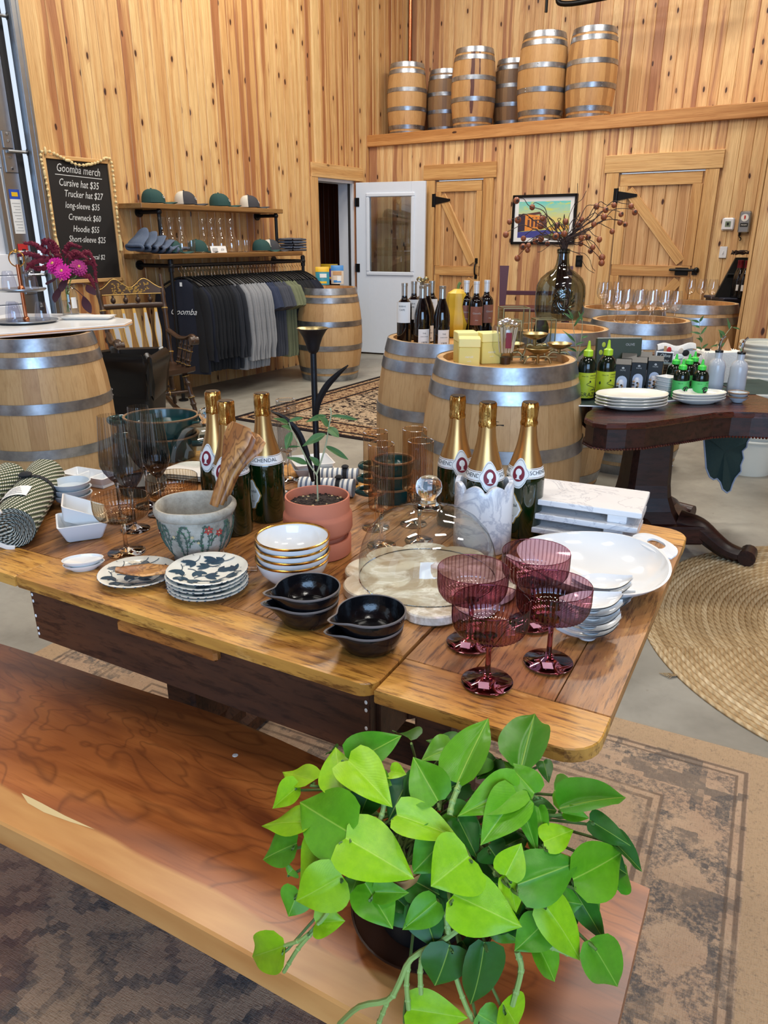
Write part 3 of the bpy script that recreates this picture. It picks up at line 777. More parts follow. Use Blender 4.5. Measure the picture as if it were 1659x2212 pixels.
# ---- the two ledged and braced board doors in the back wall
def barn_door(n, a, e, top, hz, latch_side, brace):
    w = e-a
    d = B(); d.box((w/2, .01, top/2), (w-.012, .02, top-.02), 'pine_door'); dr = struct(d.ob('door_%d' % n, None, BW(a, 0, 0), BROT, smooth=False))
    nb = max(4, round(w/.125)); 
    for i in range(nb):
        ob('plank', plank_mesh(round(w/nb-.003, 3), top-.03, 'pine_door', .016), dr, (w*(i+.5)/nb, 0, top/2))
    def rail(nm, x0, z0, x1, z1, wd, y=-.027):
        L = math.hypot(x1-x0, z1-z0); an = math.atan2(z1-z0, x1-x0)
        q = B(); q.box((0, 0, 0), (L, .022, wd), 'pine_trim_h', .003); q.ob(nm, dr, ((x0+x1)/2, y, (z0+z1)/2), rot=(0, -an, 0), smooth=False)
    st = .095 if w > .8 else .075
    rail('rail', 0.02, top-.075, w-.02, top-.075, .11); rail('rail', 0.02, hz, w-.02, hz, .11); rail('rail', 0.02, .12, w-.02, .12, .14)
    for x in (st/2+.01, w-st/2-.01):
        for z0, z1 in ((.19, hz-.055), (hz+.055, top-.13)):
            q = B(); q.box((0, 0, 0), (st, .022, z1-z0), 'pine_trim', .003); q.ob('stile', dr, (x, -.027, (z0+z1)/2), smooth=False)
    rail('brace', st+.02, top-.17, w-st-.03, hz+.09, .10, -.0275); rail('brace', st+.02, .22, w-st-.03, hz-.09, .10, -.0275)
    for z in (top-.22, .3):
        q = B(); q.box((-.012, -.042, z), (.05, .012, .15), 'black_metal', .003)
        q.add([(.015, -.046, z+.045), (.21, -.046, z+.012), (.21, -.046, z-.012), (.015, -.046, z-.045), (.015, -.038, z+.045), (.21, -.038, z+.012), (.21, -.038, z-.012), (.015, -.038, z-.045)],
              [(0, 3, 2, 1), (0, 1, 5, 4), (1, 2, 6, 5), (2, 3, 7, 6), (3, 0, 4, 7)], 'black_metal')
        q.tube([(-.0, -.05, z-.06), (-.0, -.05, z+.06)], .009, 'black_metal', 8); q.ob('hinge', dr)
    q = B()
    if latch_side == 'bolt':
        q.box((w-.10, -.044, hz), (.13, .012, .075), 'black_metal', .004); q.tube([(w-.22, -.058, hz+.015), (w+.02, -.058, hz+.015)], .013, 'black_metal', 8)
        q.ball((w+.045, -.06, hz+.015), .03, 'black_metal', 10, 6)
        q.box((w+.03, -.05, hz), (.05, .02, .06), 'black_metal')
        q.ob('bolt', dr)
    else:
        q.tube(bez([(w-.05, -.04, hz+.10), (w-.05, -.075, hz+.07), (w-.05, -.075, hz-.02), (w-.05, -.04, hz-.05)], 12), .010, 'black_metal', 8)
        q.box((w-.05, -.043, hz+.12), (.035, .012, .06), 'black_metal', .003); q.box((w-.05, -.043, hz-.06), (.035, .012, .05), 'black_metal', .003); q.ob('pull_handle', dr)
    # casing on the wall
    c = B(); k = .13
    c.box((a-k/2, -.034, top/2), (k, .026, top), 'pine_trim', .003); c.box((e+k/2, -.034, top/2), (k, .026, top), 'pine_trim', .003)
    c.box(((a+e)/2, -.036, top+.085), (w+2*k+.05, .03, .165), 'pine_trim_h', .003)
    struct(c.ob('trim_%d' % (n+2), None, BW(0, 0, 0), BROT, smooth=False))
barn_door(2, d2a, d2b, d2z, onback(990, 585)[1], 'pull', 1)
barn_door(3, d3a, d3b, d3z, onback(1420, 585)[1], 'bolt', 1)

# ---- sectional garage door at the left edge of the picture
gd = B(); gd.box((s_gar-2.1, .12, gz/2), (4.0, .03, gz), 'garage_white'); g = struct(gd.ob('door_4', None, LW(0, 0, 0), LROT, smooth=False))
gw0 = onleft(30, 548, -.1)[1]; gw1 = onleft(30, 366, -.1)[1]
ph = (gw1+.12-(gw0-.16))
for k in range(-2, 5):
    z0 = gw0-.16+k*ph
    if z0+ph < 0.0 or z0 > gz: continue
    z0c = max(z0, .0); hgt = min(z0+ph, gz)-z0c
    if k == 0:                                   # the glazed section
        p = B(); x0, x1 = s_gar-3.9, s_gar-.13
        for a, e, c, d in ((x0, x1, z0, gw0), (x0, x1, gw1, z0+ph), (x1-.16, x1, gw0, gw1), (x0, x0+.2, gw0, gw1)):
            p.box(((a+e)/2, .095, (c+d)/2), (e-a, .045, d-c-.004), 'garage_white', .004)
        p.ob('section', g, smooth=False)
        p = B(); p.box(((x0+x1)/2-.1, .098, (gw0+gw1)/2), (x1-x0-.3, .006, gw1-gw0), 'glass_pane'); p.ob('pane', g, smooth=False)
        p = B(); p.box((x1-.17, .085, (gw0+gw1)/2), (.035, .05, gw1-gw0), 'steel'); p.ob('window_bead', g, smooth=False)
        p = B(); p.box(((x0+x1)/2, .112, (gw0+gw1)/2), (x1-x0-.3, .004, gw1-gw0), 'pine_dark'); p.ob('outside_view', g, smooth=False)
    else:
        for q in range(4):                       # pressed planks of a section
            p = B(); p.box((s_gar-2.05, .095, z0c+hgt*(q+.5)/4), (3.8, .045, hgt/4-.006), 'garage_white', .006); p.ob('panel', g, smooth=False)
tr = B(); tr.box((s_gar-.02, .0, gz/2), (.02, .14, gz), 'steel'); tr.box((s_gar-.045, -.06, gz/2), (.05, .012, gz), 'steel', .002); tr.box((s_gar-.07, -.03, gz/2), (.012, .06, gz), 'steel')
tr.ob('door_track', g, smooth=False)
tr = B(); tr.box((s_gar-.10, .075, gz/2), (.055, .02, gz), 'weather_strip'); tr.ob('weather_strip', g, smooth=False)
tr = B(); tr.box((s_gar-.20, .062, gz/2), (.13, .012, gz), 'steel', .002); tr.ob('end_stile', g, smooth=False)
for k in range(0, 5):
    z0 = gw0-.16+k*ph
    if z0 > gz: break
    h = B(); h.box((s_gar-.19, .05, z0-.07), (.10, .012, .16), 'steel', .004); h.box((s_gar-.19, .05, z0+.08), (.08, .012, .12), 'steel', .004)
    h.tube([(s_gar-.21, .03, z0), (s_gar-.05, .0, z0)], .012, 'steel', 8); h.tube([(s_gar-.075, .0, z0), (s_gar-.045, -.01, z0)], .026, 'plastic_black', 10)
    for dz_ in (-.12, -.04, .07, .12): h.ball((s_gar-.19, .042, z0+dz_), .011, 'chrome', 8, 4)
    h.ob('roller_hinge', g)
lb_s, lb_z = onleft(64, 470, -.06)
for dz0, dz1, m in ((.13, .20, 'blue_print'), (-.12, .13, 'paper_white')):
    p = B(); p.box((s_gar-.20, .0545, lb_z+(dz0+dz1)/2), (.085, .002, dz1-dz0), m); p.ob('notice_label', g, smooth=False)
p = B(); p.box((s_gar-.20, .053, lb_z-.22), (.085, .002, .05), 'red_print'); p.box((s_gar-.20, .053, lb_z-.28), (.085, .002, .07), 'paper_white'); p.box((s_gar-.20, .053, lb_z-.34), (.085, .002, .05), 'black_card')
p.box((s_gar-.20, .052, lb_z+.165), (.05, .002, .03), 'bag_yellow')
for k in range(10): p.box((s_gar-.20+.004*(k % 3), .0532, lb_z+.10-k*.022), (.066-.012*(k % 3), .001, .006), 'paper_grey')
p.box((s_gar-.20, .051, lb_z-.28), (.018, .002, .05), 'ink'); p.box((s_gar-.195, .051, lb_z-.24), (.03, .002, .012), 'ink')
p.ob('warning_label', g, smooth=False)
s_f = onleft(84, 300, .03)[0]
b = B(); b.box((s_gar+.06, -.032, Z1/2), (.12, .02, Z1), 'pine_trim', .003); struct(b.ob('trim_6', None, LW(0, 0, 0), LROT, smooth=False))

# ---- pipes
b = B(); p0 = LW(.336+.90, .045, 0); p0 = LW(onleft(886, 60, .05)[0], .05, 0)
b.tube([(p0.x, p0.y, zl1), (p0.x, p0.y, Z1)], .022, 'copper', 12); 
for z in (3.4, 4.3): b.tube([(p0.x, p0.y, z), (p0.x, p0.y, z+.05)], .028, 'copper', 12)
tag(b.ob('copper_pipe'), 'copper water pipe rising in the loft corner behind the barrels', 'pipe')
sA, zA = onback(1222, 8, -.55); sB, zB = onback(1350, -8, -.55)
b = B(); zp = (zA+zB)/2+.01
b.tube(bez([BW(sA-.12, -.55, zp+.5), BW(sA-.10, -.55, zp+.12), BW(sA, -.55, zp), BW(sB, -.55, zp), BW(sB+1.2, -.55, zp)], 24), .028, 'black_metal', 10)
b.tube([BW(sA-.22, -.55, zp+1.0), BW(sA-.22, -.55, zp-.05)], .016, 'black_metal', 8)
b.tube([BW(sA-.12, -.55, zp+.45), BW(sA-.12, -.55, Z1)], .028, 'black_metal', 10); b.tube([BW(sB+1.1, -.55, zp), BW(sB+1.1, -.55, Z1)], .028, 'black_metal', 10)
b.tube([BW(sA-.22, -.55, zp+1.0), BW(sA-.22, -.55, Z1)], .016, 'black_metal', 8)
tag(b.ob('conduit_pipe_hanging'), 'black metal pipe with a bend hanging from the roof above the loft', 'pipe')
# ------------------------------------------------------------ barrels
BH, HEADZ = .94, .905
def brad(z): return .294+.062*(1-((z-.47)/.47)**2)
NST = 26
def barrel(smat, hmat='head_wood', items=True):
    t = ob('wine_barrel', None)
    b = B(); vs = []; zs = [0, .06, .14, .24, .36, .47, .58, .70, .80, .88, .94]; ha = PI/NST*.994; th = .026
    for z in zs:
        r = brad(z)
        for a, q in ((-ha, r-.0012), (0, r), (ha, r-.0012), (ha, r-th), (-ha, r-th)): vs.append((q*math.cos(a), q*math.sin(a), z))
    fs = [(4, 3, 2, 1, 0), tuple(range(50, 55))]
    for j in range(len(zs)-1):
        for i in range(5):
            i2 = (i+1) % 5; fs.append((j*5+i, j*5+i2, j*5+5+i2, j*5+5+i))
    me = b.add(vs, fs, smat).mesh(True, 30)
    for k in range(NST): ob('stave', me, t, (0, 0, 0), 2*PI*(k+.5)/NST)
    hoops = ((.878, .942), (.798, .852), (.565, .618))
    for z0, z1 in list(hoops)+[(.94-c, .94-a) for a, c in hoops]:
        h = B(); e = .0028
        zz = [max(z0, .0), (z0+z1)/2, min(z1, .943)]
        h.lathe([(brad(zz[0])-.002, zz[0])]+[(brad(z)+e, z) for z in zz]+[(brad(zz[-1])-.002, zz[-1])], 'galvanized', 52)
        a = -PI/2+.35+z0*2
        for dz in (-.3, .3): h.ball(((brad(zz[1])+e)*math.cos(a), (brad(zz[1])+e)*math.sin(a), zz[1]+dz*(z1-z0)), (.006, .006, .006), 'galvanized', 8, 4)
        h.ob('hoop', t)
    for zt in (HEADZ, .035):                    # heads made of boards
        n = 6; R = brad(zt)-th+.004; wd = 2*R/n
        for k in range(n):
            x0, x1 = -R+k*wd+.0008, -R+(k+1)*wd-.0008; pts = []
            if zt < .5 and True:
                pass
            for i in range(7):
                x = x0+(x1-x0)*i/6; pts.append((x, -math.sqrt(max(0, R*R-x*x))))
            for i in range(7):
                x = x1+(x0-x1)*i/6; pts.append((x, math.sqrt(max(0, R*R-x*x))))
            h = B(); h.prism(pts, zt-.022, zt, hmat); h.ob('head_board', t, smooth=False)
    return t
bar0 = barrel('stave'); bar1 = barrel('stave_loft'); bar2 = barrel('stave_dark')
BP = {}
def put_barrel(key, px, py, label, src=None, rz=0, group='upright wine barrels on the floor', z=.94, pos=None):
    p = on(px, py, z) if pos is None else pos
    src = src or bar0
    if src.get('label') is None:
        src.location = (p.x, p.y, p.z-.94 if pos is None else p.z); src.rotation_euler = (0, 0, rz); o = src; tag(o, label, 'barrel', group)
    else: o = dup(src, (p.x, p.y, p.z-.94 if pos is None else p.z), rz, label, group)
    o['category'] = 'barrel'; BP[key] = o.location.copy(); return o
put_barrel('B', 1092, 772, 'nearest wine barrel, carrying yellow boxes and brass dishes', rz=.3)
put_barrel('A', 0, 0, 'wine barrel topped with dark wine bottles and a yellow gourd', rz=1.3, pos=V((.315, 3.90, 0)))
put_barrel('C', 1200, 708, 'wine barrel carrying the big smoky demijohn of dried branches', rz=2.1)
put_barrel('D', 1384, 690, 'wine barrel crowded with stemmed wine glasses', rz=.9)
put_barrel('E', 1345, 664, 'wine barrel half hidden behind the demijohn, two wine glasses at its left rim', rz=.2)
put_barrel('F', 1508, 654, 'wine barrel farthest right, beside the wooden partition', rz=1.9)
put_barrel('L', 75, 719, 'big wine barrel at the left under a white tabletop', rz=.5)
put_barrel('K', 708, 620, 'wine barrel beside the white door with snack bags on top', rz=2.7)
# wine stain marks on the nearest barrel
bb = B()
for a, z, w_, h_ in ((-1.93, .715, .022, .045), (-1.95, .70, .012, .06), (-1.905, .715, .010, .05), (-1.80, .735, .022, .008), (-1.75, .722, .03, .004), (-2.3, .765, .05, .005), (-2.36, .752, .03, .006)):
    r = brad(z)+.0006
    bb.add([(r*math.cos(a-w_/2/r), r*math.sin(a-w_/2/r), z-h_/2), (r*math.cos(a+w_/2/r), r*math.sin(a+w_/2/r), z-h_/2+.006), (r*math.cos(a+w_/2/r), r*math.sin(a+w_/2/r), z+h_/2-.004), (r*math.cos(a-w_/2/r), r*math.sin(a-w_/2/r), z+h_/2)], [(0, 1, 2, 3)], 'ink')
bb.ob('ink_mark', bpy.data.objects[bar0.name], rz=-.3)
loft = [(870, 283, .36, 'leftmost barrel on the loft, standing in the corner', bar1, .86), (960, 270, .68, 'darker grey barrel on the loft behind and right of the corner barrel', bar2, .80),
        (1020, 268, .30, 'loft barrel with a dark red wine stain running down its front', bar1, .90), (1105, 258, .67, 'dark loft barrel tucked behind the tallest one', bar2, .81),
        (1166, 256, .29, 'tallest loft barrel, second from the right end', bar1, .95), (1270, 250, .31, 'rightmost barrel of the row on the loft', bar1, .93)]
lofts = []
for i, (px, py, dep, lab, src, sc) in enumerate(loft):
    s, _ = onback(px, py, -dep); s = max(s, .33); p = BW(s, -dep, zl1-.005)
    o = put_barrel('loft%d' % i, 0, 0, lab, src, i*1.1, 'wine barrels in a row on the loft', pos=p); o.scale = (sc*.80, sc*.80, sc*.98); lofts.append(o)
r3 = lofts[2]; sa = B()
for a, z0, z1, w_ in ((0, .18, .94, .055), (.07, .34, .90, .02), (.33, .62, .92, .022)):
    n = 10; vs = []
    for i in range(n+1):
        z = z0+(z1-z0)*i/n; r = brad(z)+.0008; ww = w_*(.6+.5*abs(math.sin(i*2.3+a*9)))
        for sg in (-1, 1): vs.append((r*math.cos(-1.75+a+sg*ww/r/2), r*math.sin(-1.75+a+sg*ww/r/2), z))
    sa.add(vs, [(2*i, 2*i+1, 2*i+3, 2*i+2) for i in range(n)], 'wine_stain')
plain('wine_stain', (84, 44, 34), .6)
sa.ob('wine_stain', r3, rz=-2.2)

# ------------------------------------------------------------ bottles and glasses (kinds)
def bottle_prof(r, h, kind):
    if kind == 'bordeaux': return [(0, .006), (r*.6, .0), (r*.96, .004), (r, .012), (r, h*.60), (r*.96, h*.66), (r*.78, h*.705), (r*.52, h*.735), (r*.40, h*.76), (r*.37, h*.80), (r*.36, h*.96), (r*.40, h*.965), (r*.40, h), (0, h)]
    if kind == 'burgundy': return [(0, .006), (r*.6, .0), (r*.96, .004), (r, .012), (r, h*.46), (r*.97, h*.52), (r*.86, h*.60), (r*.66, h*.69), (r*.45, h*.77), (r*.37, h*.83), (r*.35, h*.96), (r*.39, h*.965), (r*.39, h), (0, h)]
    return []
def wine_bottle(name, label, kind, cap, lab=None, txt=None, loc=(0, 0, 0), rz=0, group=None, h=.30, r=.0375, lz=(.24, .55), la=1.25):
    t = T(name, label, 'wine bottle', loc, rz, group)
    b = B(); b.lathe(bottle_prof(r, h, kind), 'wine_glass_dark', 22); b.ob('bottle_body', t)
    b = B(); b.lathe([(r*.385, h*.80), (r*.385, h*.955), (r*.42, h*.96), (r*.42, h*1.003), (0, h*1.003)] if kind == 'bordeaux' else [(r*.42, h*.80), (r*.39, h*.955), (r*.42, h*.96), (r*.42, h*1.003), (0, h*1.003)], cap, 18); b.ob('capsule', t)
    if lab:
        b = B(); b.lathe([(r+.0006, h*lz[0]), (r+.0006, h*lz[1])], lab, 14, a0=-PI/2-la, a1=-PI/2+la)
        if txt:
            for i, (tx, sz, dz) in enumerate(txt): b.text(tx, sz, 'paper_grey' if lab == 'label_brown' else 'ink', cyl_fn(r, h*lz[0]+dz*h, e=.0012))
        b.ob('label', t)
    return t
A = BP['A']; Hh = .905
def onA(px, py, key='A', z=None): return on(px, py, Hh if z is None else z)
gA = 'wine bottles on the barrel with the gourd'
spotsA = [(873, 742, 'bordeaux', 'wine bottle with a large white label, leftmost on its barrel', 'paper_white', (.36, .70), .30),
          (893, 733, 'bordeaux', 'wine bottle with a white label, second from left, behind the front pair', 'paper_white', (.36, .70), .30),
          (931, 731, 'bordeaux', 'rearmost silver-capped wine bottle behind the front pair', 'paper_white', (.36, .70), .30),
          (911, 748, 'burgundy', 'sloping-shouldered wine bottle with a low white label, left of the front pair', 'paper_white', (.03, .30), .295),
          (921, 739, 'burgundy', 'slim wine bottle squeezed between the front pair and the rear bottles', 'paper_white', (.03, .30), .295),
          (953, 750, 'burgundy', 'sloping-shouldered wine bottle with a low white label, right of the front pair', 'paper_white', (.03, .30), .295)]
for px, py, k, lab, lm, lz, h in spotsA:
    wine_bottle('wine_bottle', lab, k, 'capsule_silver', lm, [('THE', .010, .19), ('CHRISTOPHER', .006, .14), ('1909' if k == 'burgundy' else 'CAPE', .016, .03)] if k == 'burgundy' else [('RESERVE', .010, .26), ('CAPE', .012, .20)], on(px, py, Hh), .25 if k == 'burgundy' else -.35, gA, h, .041 if k == 'burgundy' else .038, lz, .75 if k == 'burgundy' else 1.2)
for px, py, lab in ((1004, 729, 'white-capped wine bottle with a brown label, left of the three'), (1025, 733, 'white-capped wine bottle with a brown label, middle and foremost of the three'), (1047, 727, 'white-capped wine bottle, rightmost of the three, its label turned away')):
    wine_bottle('wine_bottle', lab, 'bordeaux', 'capsule_white', 'label_brown', [('Glenelly', .014, .19), ('~', .03, .06)], on(px, py, Hh), .5 if '1047' in str(px) else 0.05, gA, .30, .039, (.26, .58), .95)
# yellow warty gourds behind
t = T('gourd', 'yellow knobbly gourd standing behind the wine bottles', 'gourd', on(986, 728, Hh)); b = B()
def gfx(p, a): return p
b.lathe([(0, 0), (.05, .004), (.075, .04), (.08, .08), (.066, .13), (.056, .17), (.06, .20), (.052, .235), (.02, .255), (0, .257)], 'gourd', 30, 10, .06); b.ob('gourd_body', t)
b = B(); b.tube(bez([(0, 0, .25), (.003, .0, .275), (.012, 0, .29)], 6), [.008]*7, 'stem_green', 6); b.ob('stem', t)
# little gold bow behind the left bottles (gift topper)
t = T('gift_bow', 'small gold ribbon bow on the neck of a rear wine bottle', 'bow', on(911, 731, Hh)+V((0, 0, .30))); b = B()
for sg in (-1, 1): b.tube(bez([(0, 0, 0), (sg*.018, -.005, .016), (sg*.03, 0, .006), (sg*.018, .004, -.004), (0, 0, 0)], 12), .007, 'brass', 6, flat=.3)
b.ball((0, -.004, 0), .007, 'brass'); b.ob('loops', t); 
wine_bottle('wine_bottle', 'rear wine bottle wearing a small gold bow', 'bordeaux', 'capsule_silver', None, None, on(911, 728, Hh), 0, gA, .30, .036)

# ---- things on barrel B
for i, (px, py, w_, hh, rz, lab) in enumerate(((1004, 783, .088, .135, .12, 'yellow candle box with a pale lid, rearmost at the left'), (1012, 793, .088, .125, -.08, 'yellow candle box standing in front at the left'), (1054, 783, .088, .132, .2, 'yellow candle box standing right of the pair'))):
    t = T('candle_box', lab, 'box', on(px, py, Hh), rz, 'yellow boxes on the nearest barrel'); b = B()
    b.box((0, 0, hh*.35), (w_, w_, hh*.70), 'candle_box', .003)
    for j, (tx, sz) in enumerate((('neroli', .014), ('candle', .007))): b.text(tx, sz, 'paper_white', lambda x, y, j=j: (x, -w_/2-.0006, hh*.36+y-.016*j))
    b.ob('box_body', t, smooth=False)
    b = B(); b.box((0, 0, hh*.85), (w_+.003, w_+.003, hh*.30), 'candle_box_lid', .003); b.ob('box_lid', t, smooth=False)
t = T('match_cloche', 'glass cloche vase of matches with a maroon label and silver balls on top', 'jar', on(1091, 786, Hh)); b = B()
b.lathe([(.02, .0), (.024, .03), (.05, .045), (.062, .08), (.062, .15), (.055, .165)], 'glass_thin', 26); b.ob('glass', t)
b = B(); b.lathe([(.0, .0), (.022, .0), (.024, .03), (.0, .031)], 'dark_wood', 18); b.ob('foot', t)
b = B()
for k in range(22):
    a = k*2.4; r = .008*math.sqrt(k); b.tube([(r*.8*math.cos(a), r*.8*math.sin(a), .05), (r*1.25*math.cos(a), r*1.25*math.sin(a), .155)], .0035, 'match_bundle', 5)
b.ob('matches', t)
b = B()
for k in range(14):
    a = k*2.4; r = .009*math.sqrt(k); b.ball((r*1.2*math.cos(a), r*1.2*math.sin(a), .165+.022*(1-k/14)), .009, 'chrome', 8, 6)
b.ob('silver_balls', t)
b = B(); b.lathe([(.0632, .075), (.0632, .14)], 'maroon_print', 4, a0=-PI/2-.2, a1=-PI/2+.2); b.ob('label', t)
# brass multi-dish stand
t = T('dish_stand', 'brass stand with four shallow dishes on curved arms', 'dish stand', on(1155, 783, Hh))
def dish(x, y, z, nm='dish'):
    b = B(); b.lathe([(0, 0), (.02, .0), (.045, .012), (.056, .024), (.054, .026), (.043, .015), (.018, .005), (0, .004)], 'brass', 26); b.ob(nm, t, (x, y, z))
dish(.0, .03, .098); dish(.002, -.05, .045); dish(-.10, .03, .055); dish(.11, .03, .055)
for x, y, z in ((.0, .03, .098), (.002, -.05, .045), (-.10, .03, .055), (.11, .03, .055)):
    b = B(); b.tube([(x, y, .004), (x, y, z)], .008, 'brass', 8)
    for sg in (-1, 1): b.tube(bez([(x, y, z*.7), (x+sg*.03, y, z*.75), (x+sg*.048, y, .025), (x+sg*.058, y, .004)], 10), .005, 'brass', 6)
    b.ob('arm', t)
b = B(); b.tube([(-.10, .03, .02), (.11, .03, .02)], .005, 'brass', 6); b.tube([(.0, .03, .02), (.002, -.05, .02)], .005, 'brass', 6); b.ob('cross_bar', t)
# three brass-edged glass lanterns (open boxes) behind the dishes
def lantern(px, py, w_, d_, h_, rz, lab):
    t = T('glass_lantern', lab, 'lantern', on(px, py, Hh), rz, 'brass edged glass lanterns'); r = .0022
    b = B()
    for x in (-w_/2, w_/2):
        for y in (-d_/2, d_/2): b.box((x, y, h_/2), (2*r, 2*r, h_), 'brass')
    for z in (.004, h_):
        for y in (-d_/2, d_/2): b.box((0, y, z), (w_+2*r, 2*r, 2*r), 'brass')
        for x in (-w_/2, w_/2): b.box((x, 0, z), (2*r, d_, 2*r), 'brass')
    b.ob('brass_frame', t, smooth=False)
    for x, y, sx, sy in ((-w_/2, 0, .002, d_), (w_/2, 0, .002, d_), (0, d_/2, w_, .002), (0, -d_/2, w_, .002)):
        b = B(); q = (sx/2-.003 if sx > .01 else 0, sy/2-.003 if sy > .01 else 0); b.add([(x-q[0], y-q[1], .006), (x+q[0], y+q[1], .006), (x+q[0], y+q[1], h_-.004), (x-q[0], y-q[1], h_-.004)], [(0, 1, 2, 3)], 'glass_thin'); b.ob('pane', t, smooth=False)
    b = B(); b.box((0, 0, .006), (w_, d_, .004), 'brass'); b.ob('base', t, smooth=False)
lantern(1105, 758, .125, .10, .205, .1, 'tallest brass-edged glass lantern, at the back')
lantern(1097, 764, .095, .07, .155, .05, 'brass-edged glass lantern left, behind the match jar')
lantern(1170, 760, .098, .07, .155, .1, 'brass-edged glass lantern right, with a dark oval plate behind it')
t = T('hand_mirror', 'dark oval slate plate standing in a brass holder', 'plate', on(1166, 752, Hh)); b = B()
b.ball((0, 0, .085), (.038, .008, .062), 'black_metal', 22, 12); b.ob('plate', t)
b = B(); b.box((0, 0, .012), (.06, .04, .024), 'brass', .004); b.ob('holder', t)
# ---- demijohn with dried pods
dj = on(1206, 690, Hh)
t = T('demijohn', 'large smoky glass demijohn with a raised crest, holding dried branches', 'demijohn', dj)
b = B(); jr = .163
b.lathe([(0, .01), (jr*.75, .0), (jr*.93, .015), (jr, .06), (jr, .17), (jr*.97, .22), (jr*.84, .265), (jr*.60, .30), (.055, .325), (.042, .36), (.037, .405), (.037, .425), (.042, .43), (.043, .445), (.037, .45), (.034, .45)], 'glass_demijohn', 44); b.ob('glass_body', t)
b = B()
for k in range(2): b.lathe([(.036, .418+.016*k), (.0445, .424+.016*k), (.036, .43+.016*k)], 'glass_demijohn', 28)
b.ob('lip_ring', t)
b = B(); fn = cyl_fn(jr, .13, -PI/2-.05, .003)
for r_ in (.030, .042):
    pts = [fn(r_*math.cos(2*PI*i/24), r_*1.25*math.sin(2*PI*i/24)) for i in range(25)]; b.tube(pts, .003, 'glass_demijohn', 6)
for k in range(16):
    a = 2*PI*k/16; q = [fn((.045+.010*i+.006*math.sin(k*3+i))*math.cos(a+.16*i), (.055+.010*i)*math.sin(a+.16*i)) for i in range(4)]
    b.tube(q, [.005, .006, .005, .002], 'glass_demijohn', 6); b.ball(fn(.068*math.cos(a), .085*math.sin(a)), .006, 'glass_demijohn', 8, 5)
b.tube([fn(0, -.035), fn(0, .03)], .008, 'glass_demijohn', 6); b.tube([fn(-.016, .012), fn(.016, .012)], .007, 'glass_demijohn', 6); b.ball(fn(0, .065), .014, 'glass_demijohn', 8, 6)
b.ob('crest', t)
random.seed(3)
YD = dj.y
br = T('dried_branches', 'bunch of dark twisted twigs with round brown seed pods in the demijohn', 'branches', (dj.x, dj.y, dj.z+.02))
ends = [(1116, 428), (1150, 443), (1101, 475), (1119, 470), (1093, 502), (1131, 511), (1130, 528), (1172, 468), (1168, 483), (1204, 482), (1169, 511), (1142, 526), (1157, 517), (1118, 553), (1140, 536), (1201, 505), (1219, 500), (1222, 474), (1249, 480), (1256, 470), (1289, 441), (1309, 449), (1305, 464), (1327, 439), (1342, 459), (1340, 476), (1364, 441), (1372, 454), (1283, 480), (1323, 496), (1351, 481), (1295, 513), (1256, 509), (1271, 508), (1255, 522), (1281, 530), (1276, 538), (1301, 551), (1300, 563), (1183, 523)]
for k, (px, py) in enumerate(ends):
    p = at(px, py, YD+random.uniform(-.13, .13))-br.location
    n0 = V((random.uniform(-.02, .02), random.uniform(-.02, .02), .43)); r0 = V((random.uniform(-.05, .05), random.uniform(-.05, .05), .02))
    hgt = max(p.z, .5); m1 = n0.lerp(p, .35)+V((0, 0, .05)); m2 = n0.lerp(p, .7)+V((random.uniform(-.015, .015), 0, .055+random.uniform(0, .03)))
    j = lambda s: V((random.uniform(-s, s), random.uniform(-s, s), random.uniform(-s, s)))
    pts = [r0, n0, m1+j(.012), n0.lerp(p, .52)+V((0, 0, .06))+j(.016), m2+j(.016), n0.lerp(p, .87)+V((0, 0, .035))+j(.014), p]
    b = B(); c = bez(pts, 26); b.tube(c, [.0042-.0026*i/len(c) for i in range(len(c))], 'branch', 5)
    w = b.ob('twig', br)
    rr = random.uniform(.016, .0215); b = B(); b.ball(p+V((0, 0, -rr*.7)), (rr, rr, rr*1.05), 'pod', 14, 9)
    dirv = V((random.uniform(-.5, .5), -1, random.uniform(-.2, .6))).normalized() if k % 3 == 0 else V((0, 0, -1))
    c0 = p+V((0, 0, -rr*.7))+dirv*rr*.85
    if k % 3 == 0: b.tube([c0-dirv*.004, c0+dirv*.004], [rr*.55, rr*.45], 'branch', 10)
    b.ob('pod', br)
for px, py in ((1252, 396), (1262, 412), (1290, 585), (1280, 590), (1165, 545)):
    p = at(px, py, YD)-br.location; b = B(); n0 = V((0, 0, .44)); q = [n0]+[n0.lerp(p, f)+V((.014*math.sin(9*f+px), 0, .012*math.cos(11*f)+.03*math.sin(PI*f))) for f in (.2, .4, .55, .7, .85, 1)]
    b.tube(bez(q, 30), .0018, 'branch', 5); b.ob('curly_twig', br)

# ---- wine glasses on barrels D, E, F
def wine_glass():
    t = ob('wine_glass', None)
    b = B(); b.lathe([(.004, .082), (.018, .086), (.032, .10), (.039, .122), (.040, .14), (.036, .175), (.031, .205)], 'glass_wine', 22); b.ob('bowl', t)
    b = B(); b.lathe([(.033, .0), (.033, .002), (.012, .006), (.004, .014), (.0032, .05), (.0042, .08), (.007, .086), (0, .088)], 'glass_wine', 18); b.ob('stem', t)
    return t
wg = None
GLS = []
gl = [(1327, 676, 'D'), (1341, 688, 'D'), (1360, 672, 'D'), (1364, 684, 'D'), (1378, 690, 'D'), (1392, 687, 'D'), (1386, 676, 'D'), (1412, 687, 'D'), (1420, 680, 'D'), (1440, 688, 'D'), (1398, 670, 'D'), (1337, 668, 'D'), (1368, 695, 'D'), (1349, 664, 'D'),
      (1281, 667, 'E'), (1295, 668, 'E'), (1316, 667, 'E'), (1511, 644, 'F'), (1527, 646, 'F'), (1534, 641, 'F')]
